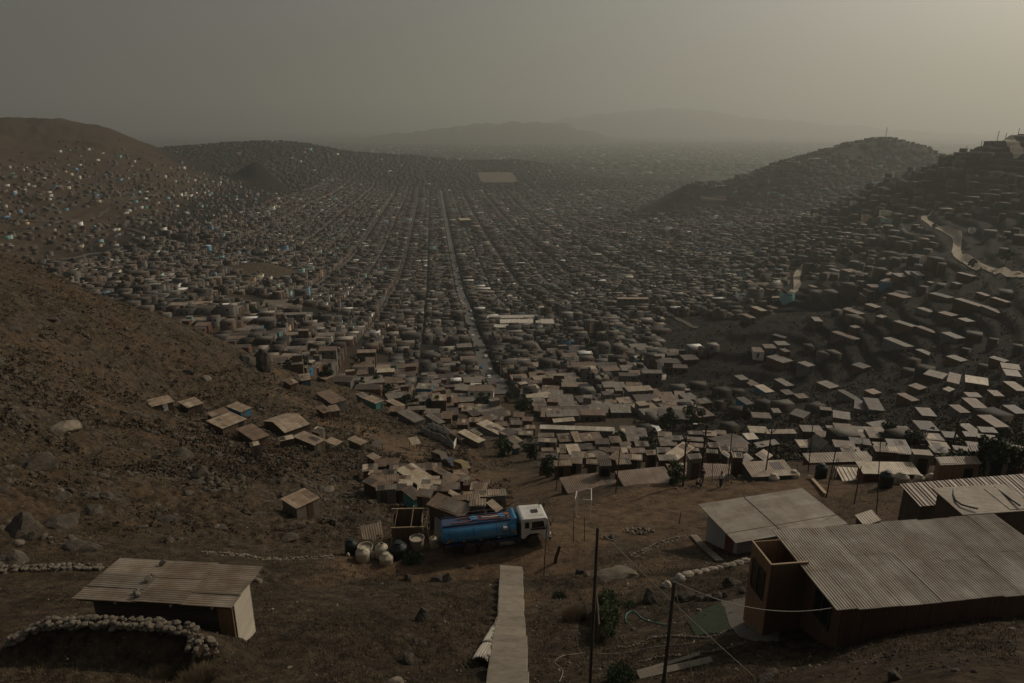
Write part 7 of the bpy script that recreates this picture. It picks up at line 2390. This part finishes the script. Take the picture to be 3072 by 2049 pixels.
# more boulders of the slope, told apart by the hut or rock they lie nearest to
named = [(t.location.copy(), t['label']) for t in SHACKS[:24]]
extra = []
tries = 0
while len(extra) < 46 and tries < 5000:
    tries += 1
    u, v = random.uniform(0, 900), random.uniform(800, 1660)
    if v < 745 + u * .43: continue
    p = G(u, v)
    if math.hypot(p.x, p.y) > 150: continue
    if min((t.location - p).length for t in SHACKS[:24]) < 5: continue
    if vnoise(np.array([p.x / 9]), np.array([p.y / 9]), 77)[0] < .02: continue
    extra.append((v, u, p))
extra.sort(key=lambda e: e[0])
for k in range(0, len(extra), 8):
    tier = sorted(extra[k:k + 8], key=lambda e: e[1])
    for i, (v, u, p) in enumerate(tier):
        r0 = random.choice((.35, .5, .6, .8, 1.1)) * random.uniform(.8, 1.2)
        rock('boulder', p, r0, 'weathered rock, %s from the left in band %s down the rocky left slope' % (ordinal(i), ordinal(k // 8)), 'boulder', 'loose rocks on the left slope', sq=(1, .8, random.uniform(.35, .7)), sink=.62)

# small stones: one mesh
def ico_np(sub):
    import bmesh
    bm = bmesh.new()
    bmesh.ops.create_icosphere(bm, subdivisions=sub, radius=1)
    V = np.array([v.co[:] for v in bm.verts]); Fc = np.array([[v.index for v in f.verts] for f in bm.faces])
    bm.free()
    return V, Fc
IV, IF = ico_np(1)
def stones(name, label, n, region, smin, smax, m, dens=None):
    P = region(n * 4)
    z = H(P[:, 0], P[:, 1])
    u, v, s = project(P[:, 0], P[:, 1], z)
    keep = (np.abs(u - 1536) < 1800) & (v < 2300)
    if dens is not None: keep &= dens(P[:, 0], P[:, 1], u, v)
    P, z = P[keep][:n], z[keep][:n]
    n = len(P)
    size = smin * (smax / smin) ** (rng.random(n) ** 2.2)
    V = IV[None] * (1 + rng.uniform(-.35, .35, (n, len(IV), 1)))
    a = rng.uniform(0, 6.28, n)
    c, s_ = np.cos(a), np.sin(a)
    V = V * np.c_[np.ones(n), rng.uniform(.6, 1, n), rng.uniform(.4, .9, n)][:, None, :] * size[:, None, None]
    X = V[..., 0] * c[:, None] - V[..., 1] * s_[:, None]; Y = V[..., 0] * s_[:, None] + V[..., 1] * c[:, None]
    V = np.stack([X + P[:, 0, None], Y + P[:, 1, None], V[..., 2] + (z + size * .02)[:, None]], -1)
    Fc = IF[None] + (np.arange(n) * len(IV))[:, None, None]
    return prop(np_mesh(name, V.reshape(-1, 3), Fc.reshape(-1, 3), M[m]), label, 'stones', kind='stuff')
def polar(a0, a1, r0, r1):
    def f(n):
        a = np.radians(rng.uniform(a0, a1, n)); r = np.exp(rng.uniform(math.log(r0), math.log(r1), n))
        return np.c_[np.sin(a) * r, np.cos(a) * r]
    return f
offroad = lambda X, Y, u, v: np.array([all(math.hypot(x - a, y - b) > r for a, b, r in SMOOTH[:7]) for x, y in zip(X, Y)])
stones('slope_stones', 'stones scattered over the rocky left slope', 4200, polar(-46, -6, 42, 215), .06, .6, 'rock', lambda X, Y, u, v: (vnoise(X / 11, Y / 11, 41) + .9 * vnoise(X / 3.5, Y / 3.5, 42) > .12))
stones('ground_stones', 'small stones and rubble on the dry ground', 900, polar(-42, 42, 20, 75), .02, .13, 'palerock', lambda X, Y, u, v: offroad(X, Y, u, v) & (vnoise(X / 5, Y / 5, 51) > .12))
stones('soil_clods', 'dark clods of soil on the dry ground', 9000, polar(-42, 42, 18, 70), .02, .10, 'rock', lambda X, Y, u, v: offroad(X, Y, u, v))

# dry grass: thin blades in tufts, one mesh
def grass(name, label, n, region, dens, h0, h1, m, blades=6):
    P = region(n * 4)
    z = H(P[:, 0], P[:, 1])
    u, v, s = project(P[:, 0], P[:, 1], z)
    keep = (np.abs(u - 1536) < 1750) & (v < 2250) & dens(P[:, 0], P[:, 1], u, v)
    P = P[keep][:n]
    n = len(P)
    P = np.repeat(P, blades, 0) + rng.normal(0, .09, (n * blades, 2))
    z = H(P[:, 0], P[:, 1])
    k = len(P)
    a = rng.uniform(0, 6.28, k)
    hh = rng.uniform(h0, h1, k)
    wd = rng.uniform(.006, .016, k)
    lean = rng.normal(0, .5, (k, 2)) * hh[:, None]
    b0 = np.c_[P[:, 0] - np.cos(a) * wd, P[:, 1] - np.sin(a) * wd, z - .03]
    b1 = np.c_[P[:, 0] + np.cos(a) * wd, P[:, 1] + np.sin(a) * wd, z - .03]
    t = np.c_[P[:, 0] + lean[:, 0], P[:, 1] + lean[:, 1], z + hh]
    V = np.stack([b0, b1, t], 1).reshape(-1, 3)
    return prop(np_mesh(name, V, np.arange(len(V)).reshape(-1, 3), M[m]), label, 'grass', kind='stuff')
grass('dry_grass', 'dry brown grass over the near slope', 7500, polar(-43, 42, 19, 75), lambda X, Y, u, v: offroad(X, Y, u, v) & (vnoise(X / 5, Y / 5, 61) + .6 * vnoise(X / 1.6, Y / 1.6, 62) > .06) & ~((u > 1470) & (u < 1600) & (v > 1690)), .06, .24, 'drygrass', 7)
M['darkgrass'] = surf('dark_grass', (0.045, 0.036, 0.022), (0.1, 0.078, 0.047), .5, .9, 0, kind='Position')
grass('dark_grass', 'darker withered grass over the near slope', 6500, polar(-43, 42, 19, 190), lambda X, Y, u, v: offroad(X, Y, u, v) & (vnoise(X / 6, Y / 6, 71) > .08) & ~((u > 1470) & (u < 1600) & (v > 1690)), .08, .28, 'darkgrass', 7)
stones('litter', 'scraps of pale litter on the dry ground', 260, polar(-40, 38, 24, 90), .03, .09, 'whitesack')

# low scrub: small leafy clumps all over the slopes
def scrub(name, label, n, region, dens, s0, s1, m):
    P = region(n * 5)
    u, v, s = project(P[:, 0], P[:, 1], H(P[:, 0], P[:, 1]))
    P = P[(np.abs(u - 1536) < 1750) & (v < 2250) & dens(P[:, 0], P[:, 1], u, v)][:n]
    n = len(P)
    K = 9
    sz = s0 * (s1 / s0) ** (rng.random(n) ** 1.8)
    P = np.repeat(P, K, 0); sz = np.repeat(sz, K)
    o = rng.normal(0, .55, (n * K, 3)) * sz[:, None]
    c = np.c_[P[:, 0] + o[:, 0], P[:, 1] + o[:, 1], H(P[:, 0], P[:, 1]) + np.abs(o[:, 2]) * .8 + sz * .15]
    A = rng.normal(0, 1, (n * K, 3)); A /= np.linalg.norm(A, axis=1)[:, None]
    B = np.cross(A, rng.normal(0, 1, (n * K, 3))); B /= np.linalg.norm(B, axis=1)[:, None]
    r = (sz * rng.uniform(.25, .55, n * K))[:, None]
    V = np.stack([c - A * r, c + B * r * .6, c + A * r, c - B * r * .6], 1).reshape(-1, 3)
    return prop(np_mesh(name, V, np.arange(len(V)).reshape(-1, 4), M[m]), label, 'scrub', kind='stuff')
M['scrub'] = surf('dry_scrub', (0.033, 0.026, 0.0165), (0.08, 0.062, 0.04), .4, .9, 0, kind='Position')
scrub('dry_scrub', 'low dry scrub over the left slope', 13000, polar(-46, 0, 50, 225), lambda X, Y, u, v: offroad(X, Y, u, v) & (vnoise(X / 9, Y / 9, 81) + .6 * vnoise(X / 3, Y / 3, 82) > -.12) & (rng.random(len(X)) < np.clip((np.hypot(X, Y) - 40) / 70, .1, 1)), .08, .42, 'scrub')
scrub('slope_scrub', 'dark scrub clumps over the upper left slope', 8000, polar(-46, -4, 85, 235), lambda X, Y, u, v: (vnoise(X / 13, Y / 13, 101) + .8 * vnoise(X / 4, Y / 4, 102) > -.1), .2, .75, 'scrub')
stones('upper_slope_stones', 'rocks over the upper left slope', 2600, polar(-46, -6, 80, 225), .12, .8, 'rock', lambda X, Y, u, v: vnoise(X / 12, Y / 12, 111) + .8 * vnoise(X / 4, Y / 4, 112) > .1)
scrub('withered_weeds', 'withered weeds on the near ground', 1700, polar(-43, 42, 19, 60), lambda X, Y, u, v: offroad(X, Y, u, v) & (vnoise(X / 4, Y / 4, 85) > .0) & ~((u > 1470) & (u < 1600) & (v > 1690)), .04, .13, 'scrub')
scrub('hill_scrub', 'dark scrub on the right hillside', 9000, polar(11, 42, 110, 480), lambda X, Y, u, v: (u > 1850) & (v < 1400), .4, 1.3, 'scrub')

# mounds by the path
rock('dirt_mound', G(1848, 1735), 1.25, 'low mound of dark dirt beside the path', 'mound', None, k=4, sq=(1.1, .8, .5), sink=.45, tilt=0).data.materials[0]

# ------------------------------------------------------------------ people
def person(label, loc, yaw, pose, top, legs, height=1.7):
    t = thing('person', label, 'person', loc, yaw, 'people standing on the road edge')
    k = height / 1.7
    J = {'pel': (0, 0, .93), 'spine': (0, .0, 1.12), 'chest': (0, .01, 1.32), 'neck': (0, .0, 1.46), 'head': (0, .03, 1.56), 'crown': (0, .03, 1.68),
         'hl': (-.09, 0, .88), 'kl': (-.1, .02, .48), 'al': (-.1, -.02, .08), 'tl': (-.11, .12, .03), 'hr': (.09, 0, .88), 'kr': (.1, .03, .48), 'ar': (.11, -.0, .08), 'tr': (.13, .13, .03),
         'sl': (-.18, 0, 1.4), 'el': (-.25, -.02, 1.14), 'wl': (-.24, .1, .92), 'fl': (-.23, .14, .83), 'sr': (.18, 0, 1.4), 'er': (.25, -.02, 1.14), 'wr': (.24, .1, .92), 'fr': (.23, .14, .83)}
    J.update(pose)
    rad = {'pel': .13, 'spine': .12, 'chest': .14, 'neck': .055, 'head': .085, 'crown': .07, 'hl': .085, 'kl': .06, 'al': .045, 'tl': .04, 'hr': .085, 'kr': .06, 'ar': .045, 'tr': .04,
           'sl': .06, 'el': .045, 'wl': .033, 'fl': .03, 'sr': .06, 'er': .045, 'wr': .033, 'fr': .03}
    E = [('pel', 'spine'), ('spine', 'chest'), ('chest', 'neck'), ('neck', 'head'), ('head', 'crown'), ('pel', 'hl'), ('hl', 'kl'), ('kl', 'al'), ('al', 'tl'), ('pel', 'hr'), ('hr', 'kr'), ('kr', 'ar'), ('ar', 'tr'),
         ('chest', 'sl'), ('sl', 'el'), ('el', 'wl'), ('wl', 'fl'), ('chest', 'sr'), ('sr', 'er'), ('er', 'wr'), ('wr', 'fr')]
    # five fingers on each hand, rooted in the palm
    for s, w_ in (('l', 'fl'), ('r', 'fr')):
        b = Vector(J[w_]); d = (b - Vector(J['w' + s])).normalized()
        sd = d.cross(Vector((1, 0, 0))).normalized() if abs(d.x) < .9 else Vector((0, 1, 0))
        for f in range(4):
            kx = b + sd * (f - 1.5) * .018
            J['f%s%d' % (s, f)] = tuple(kx + d * .05); J['g%s%d' % (s, f)] = tuple(kx + d * (.085 - .01 * abs(f - 1)) + Vector((0, .012, 0)))
            rad['f%s%d' % (s, f)] = .009; rad['g%s%d' % (s, f)] = .007
            E += [(w_, 'f%s%d' % (s, f)), ('f%s%d' % (s, f), 'g%s%d' % (s, f))]
        J['t' + s + '1'] = tuple(b + sd * .05 + d * .01); rad['t' + s + '1'] = .01
        E.append((w_, 't' + s + '1'))
    def skin(name, names, edges, grow, m):
        ids = {n_: i for i, n_ in enumerate(names)}
        me = bpy.data.meshes.new(name)
        me.from_pydata([tuple(x * k for x in J[n_]) for n_ in names], [(ids[a], ids[b]) for a, b in edges], [])
        o = bpy.data.objects.new(name, me)
        COL.objects.link(o)
        md = o.modifiers.new('skin', 'SKIN')
        for n_ in names:
            r = (rad[n_] + grow) * k
            me.skin_vertices[0].data[ids[n_]].radius = (r, r)
        me.skin_vertices[0].data[0].use_root = True
        o.modifiers.new('sub', 'SUBSURF').render_levels = 2
        me.materials.append(M[m])
        o.parent = t
        return o
    body = skin('body', list(J), E, 0, 'skin')
    skin('shirt', ['spine', 'pel', 'chest', 'sl', 'el', 'sr', 'er'], [('pel', 'spine'), ('spine', 'chest'), ('chest', 'sl'), ('sl', 'el'), ('chest', 'sr'), ('sr', 'er')], .018, top)
    skin('trousers', ['pel', 'hl', 'kl', 'al', 'hr', 'kr', 'ar'], [('pel', 'hl'), ('hl', 'kl'), ('kl', 'al'), ('pel', 'hr'), ('hr', 'kr'), ('kr', 'ar')], .016, legs)
    hx, hy, hz_ = (x * k for x in J['crown'])
    MB().lathe([(.098 * k, -.06 * k), (.1 * k, 0), (.075 * k, .06 * k), (.02 * k, .085 * k)], 16, (hx, hy - .012, hz_ - .0)).build('hair', M['hair'], t)
    # face: nose, eyes and ears
    f = MB()
    f.box((hx, hy + .095 * k, hz_ - .1 * k), (.025 * k, .035 * k, .04 * k))
    for s in (-1, 1): f.box((hx + s * .088 * k, hy - .0, hz_ - .1 * k), (.02 * k, .04 * k, .06 * k))
    f.build('face', M['skin'], t)
    return t
p = G(2161, 1462)
person('person in white shirt and dark trousers standing on the dirt road beside a bicycle', p, -1.2, {'wl': (-.2, .22, 1.0), 'fl': (-.18, .3, .98), 'el': (-.26, .03, 1.14), 'ar': (.13, -.12, .08), 'tr': (.15, .02, .03), 'kr': (.11, .0, .48)}, 'shirtwhite', 'jeans')
p = G(2105, 1450)
person('person in dark clothes leaning against the tall street light pole', p, 2.4, {'wl': (-.15, .2, 1.05), 'fl': (-.08, .26, 1.05), 'kr': (.12, .1, .5), 'ar': (.14, .0, .1), 'tr': (.15, .12, .04)}, 'shirtdark', 'shirtdark')
p = G(2090, 1458)
person('person in pale top sitting low beside the street light pole', p, -2.2, {'pel': (0, 0, .36), 'spine': (0, .03, .55), 'chest': (0, .08, .76), 'neck': (0, .1, .9), 'head': (0, .14, 1.0), 'crown': (0, .15, 1.11), 'hl': (-.09, .05, .34), 'kl': (-.14, .4, .42), 'al': (-.13, .42, .06), 'tl': (-.13, .56, .03),
        'hr': (.09, .05, .34), 'kr': (.14, .4, .42), 'ar': (.13, .42, .06), 'tr': (.13, .56, .03), 'sl': (-.18, .08, .84), 'el': (-.24, .2, .62), 'wl': (-.15, .38, .5), 'fl': (-.11, .45, .48), 'sr': (.18, .08, .84), 'er': (.24, .2, .62), 'wr': (.15, .38, .5), 'fr': (.11, .45, .48)}, 'tankpale', 'jeans')
# bicycle by the person in white
p = G(2172, 1459)
bi = thing('bicycle', 'thin bicycle standing beside the person in the white shirt', 'bicycle', p, .35)
for x in (-.52, .52):
    mb = MB(); ring = [(x + .32 * math.cos(a), 0, .34 + .32 * math.sin(a)) for a in [2 * PI * i / 24 for i in range(25)]]
    mb.tube(ring, .022, 6, False)
    for i in range(6): mb.bar((x, 0, .34), (x + .31 * math.cos(i), 0, .34 + .31 * math.sin(i)), .006)
    mb.build('wheel', M['rubber'], bi)
mb = MB()
for a, b in (((-.52, 0, .34), (-.2, 0, .85)), ((-.2, 0, .85), (.38, 0, .85)), ((-.05, 0, .32), (.4, 0, .82)), ((-.05, 0, .32), (-.2, 0, .88)), ((-.52, 0, .34), (-.05, 0, .32)), ((.52, 0, .34), (.36, 0, .98))): mb.tube([a, b], .02, 6)
mb.build('frame', M['steel'], bi)
MB().box((-.22, 0, .93), (.26, .14, .06)).build('saddle', M['black'], bi)
MB().tube([(.3, -.28, 1.0), (.38, -.1, 1.0), (.38, .1, 1.0), (.3, .28, 1.0)], .016, 6).build('handlebar', M['steel'], bi)

# ------------------------------------------------------------------ parked vehicles
def car(label, u, v, u2, v2, prof, glassp, W, m, name, cat, group='vehicles parked behind the huts', scale=1.0):
    """prof: side outline x,z; stands at pixel u,v pointing toward pixel u2,v2"""
    p = G(u, v); q = G(u2, v2)
    yaw = math.atan2(q.y - p.y, q.x - p.x)
    t = thing(name, label, cat, p, yaw, group)
    e = 1.5
    zs = [H1(p.x + e * math.cos(yaw) * s, p.y + e * math.sin(yaw) * s) for s in (-1, 1)]
    t.rotation_euler = (0, -math.atan2(zs[1] - zs[0], 2 * e), yaw)
    n = len(prof)
    V = [(x, -W / 2 * (1 if z < 1.0 else .9), z) for x, z in prof] + [(x, W / 2 * (1 if z < 1.0 else .9), z) for x, z in prof]
    Fc = [tuple(range(n)), tuple(range(2 * n - 1, n - 1, -1))] + [(i, i + n, (i + 1) % n + n, (i + 1) % n) for i in range(n)]
    MB().add(V, Fc).build('body', M[m], t, bevel=.06)
    for g in glassp:
        for s in (-1, 1):
            k = len(g)
            yy = s * W / 2 * .955
            V = [(x, yy - .02 * s - (.03 * s if z > 1.3 else 0), z) for x, z in g] + [(x, yy + .02 * s, z) for x, z in g]
            MB().add(V, [tuple(range(k)), tuple(range(2 * k - 1, k - 1, -1))] + [(i, i + k, (i + 1) % k + k, (i + 1) % k) for i in range(k)]).build('window', M['glass'], t)
    xs = [x for x, z in prof]
    top = max(z for x, z in prof)
    fr_ = [(x, z) for x, z in prof if x > 0]
    MB().box((max(xs) - .02, 0, .55), (.12, W * .95, .2)).build('bumper', M['darksteel'], t)
    for s in (-1, 1): MB().box((max(xs) - .0, s * W * .36, .78), (.06, .26, .14)).build('headlight', M['cabwhite'], t)
    for x in (min(xs) + .75, max(xs) - .75):
        for s in (-1, 1): wheel(t, x, s * (W / 2 - .1), .32, .2)
    return t
van_p = [(-2.2, .35), (2.1, .35), (2.2, .8), (1.85, 1.1), (1.35, 1.85), (-2.1, 1.95), (-2.2, 1.8)]
car_p = [(-2.0, .35), (2.0, .35), (2.05, .75), (1.0, .92), (.35, 1.38), (-1.0, 1.4), (-1.75, .98), (-2.05, .9)]
M['vanbrown'] = paintmat('brown_van_paint', (0.1, 0.065, 0.04), (0.14, 0.095, 0.06), .5)
M['vanyellow'] = paintmat('ochre_van_paint', (0.22, 0.15, 0.045), (0.3, 0.21, 0.075), .5)
M['carblue'] = paintmat('dark_blue_car_paint', (0.015, 0.03, 0.05), (0.025, 0.045, 0.07), .35)
vg = [[(-1.9, 1.2), (-.9, 1.2), (-.9, 1.65), (-1.9, 1.65)], [(-.75, 1.2), (.2, 1.2), (.2, 1.65), (-.75, 1.65)], [(.4, 1.2), (1.55, 1.2), (1.3, 1.62), (.4, 1.65)]]
cg = [[(-.95, .98), (-.1, .98), (-.1, 1.3), (-.8, 1.3)], [(0, .98), (.8, .95), (.35, 1.28), (0, 1.3)]]
car('brown box van parked highest of the three vehicles behind the huts', 1322, 1383, 1350, 1394, van_p, vg, 1.8, 'vanbrown', 'parked_van', 'van')
car('dark blue car parked between the brown and the ochre van', 1352, 1397, 1380, 1408, car_p, cg, 1.7, 'carblue', 'parked_car', 'car')
car('ochre van parked lowest of the three vehicles behind the huts', 1388, 1413, 1416, 1424, van_p, vg, 1.75, 'vanyellow', 'parked_van', 'van')
car('small white van in the hollow by the stained grey roof', 1962, 1298, 1985, 1302, van_p, vg, 1.8, 'cabwhite', 'parked_van', 'van', 'vehicles in the hollow')
car('white car standing behind the dark curved roof', 2146, 1308, 2126, 1306, car_p, cg, 1.7, 'cabwhite', 'parked_car', 'car', 'vehicles in the hollow')

# ------------------------------------------------------------------ masts on the skyline, white school block
for i, (u, v, top, lab) in enumerate(((2656, 417, 384, 'lone mast on the peak of the far right hill'), (2993, 412, 394, 'thin mast left of the hilltop frame'), (3017, 410, 400, 'short mast beside the hilltop frame'), (3053, 409, 386, 'tall mast inside the hilltop frame'),
                                      (2942, 440, 422, 'thin mast on the hillside shoulder'), (2897, 455, 438, 'mast lower on the right skyline'), (2826, 488, 470, 'left mast of the pair in the saddle'), (2851, 482, 462, 'right mast of the pair in the saddle'))):
    a, yy, zz = ray(u, v)
    s = 1500 if i == 0 else 690 if u > 2900 else 790
    x, y = a * s, yy * s
    z = H1(x, y)
    h_ = (project(x, y, z)[1] - top) * s / F
    t = thing('mast', lab, 'mast', (x, y, z), group='masts on the right skyline')
    MB().tube([(0, 0, -2), (.3, 0, max(h_, 3))], .3 if s < 1000 else .55, 6).build('shaft', M['pole'], t)
def block(label, quad, h, wall, roof, name='large_building', cat='building', floors=1):
    t = shack(label, quad, h, roof, wall, 'mono', .02, 0, 'large buildings in the town', name, cat, over=.05)
    wx, wy, fz = t['_w'] / 2, t['_d'] / 2, t['_r']
    n = max(3, min(9, int(2 * wx / 3.5)))
    for f_ in range(floors):
        for i in range(n):
            MB().box((-wx + 2 * wx * (i + .5) / n, -wy + .02, fz - 1.3 - 2.9 * f_), (1.3, .12, 1.2)).build('window', M['glass'], t)
    return t
block('long white school block right beside the main avenue, upper part', [(1453, 946), (1660, 944), (1664, 952), (1452, 955)], 4, 'whitewall', 'roof_white')
block('white flat roofed school hall, left lower part of the school', [(1500, 958), (1602, 957), (1604, 968), (1500, 970)], 4, 'whitewall', 'roof_white')
block('white flat roofed school hall with rooftop clutter, right lower part', [(1606, 957), (1660, 957), (1664, 970), (1608, 971)], 4, 'whitewall', 'roof_white')
block('long pale hall below the school on the avenue corner', [(1455, 974), (1566, 973), (1567, 982), (1455, 983)], 4, 'cement', 'roof_white')
block('long dark walled hall in the right part of the town', [(1852, 893), (1943, 891), (1944, 896), (1852, 898)], 7, 'cement', 'roof_tan')
block('tall pale office block far down the main avenue', [(1378, 655), (1410, 654), (1412, 660), (1378, 661)], 16, 'cement', 'roof_pale', floors=4)
block('big house with a broad tan roof at the foot of the left slope', [(918, 1028), (950, 1008), (992, 1013), (966, 1033)], 4.5, 'cement', 'roof_tan', 'house', 'house', floors=1)
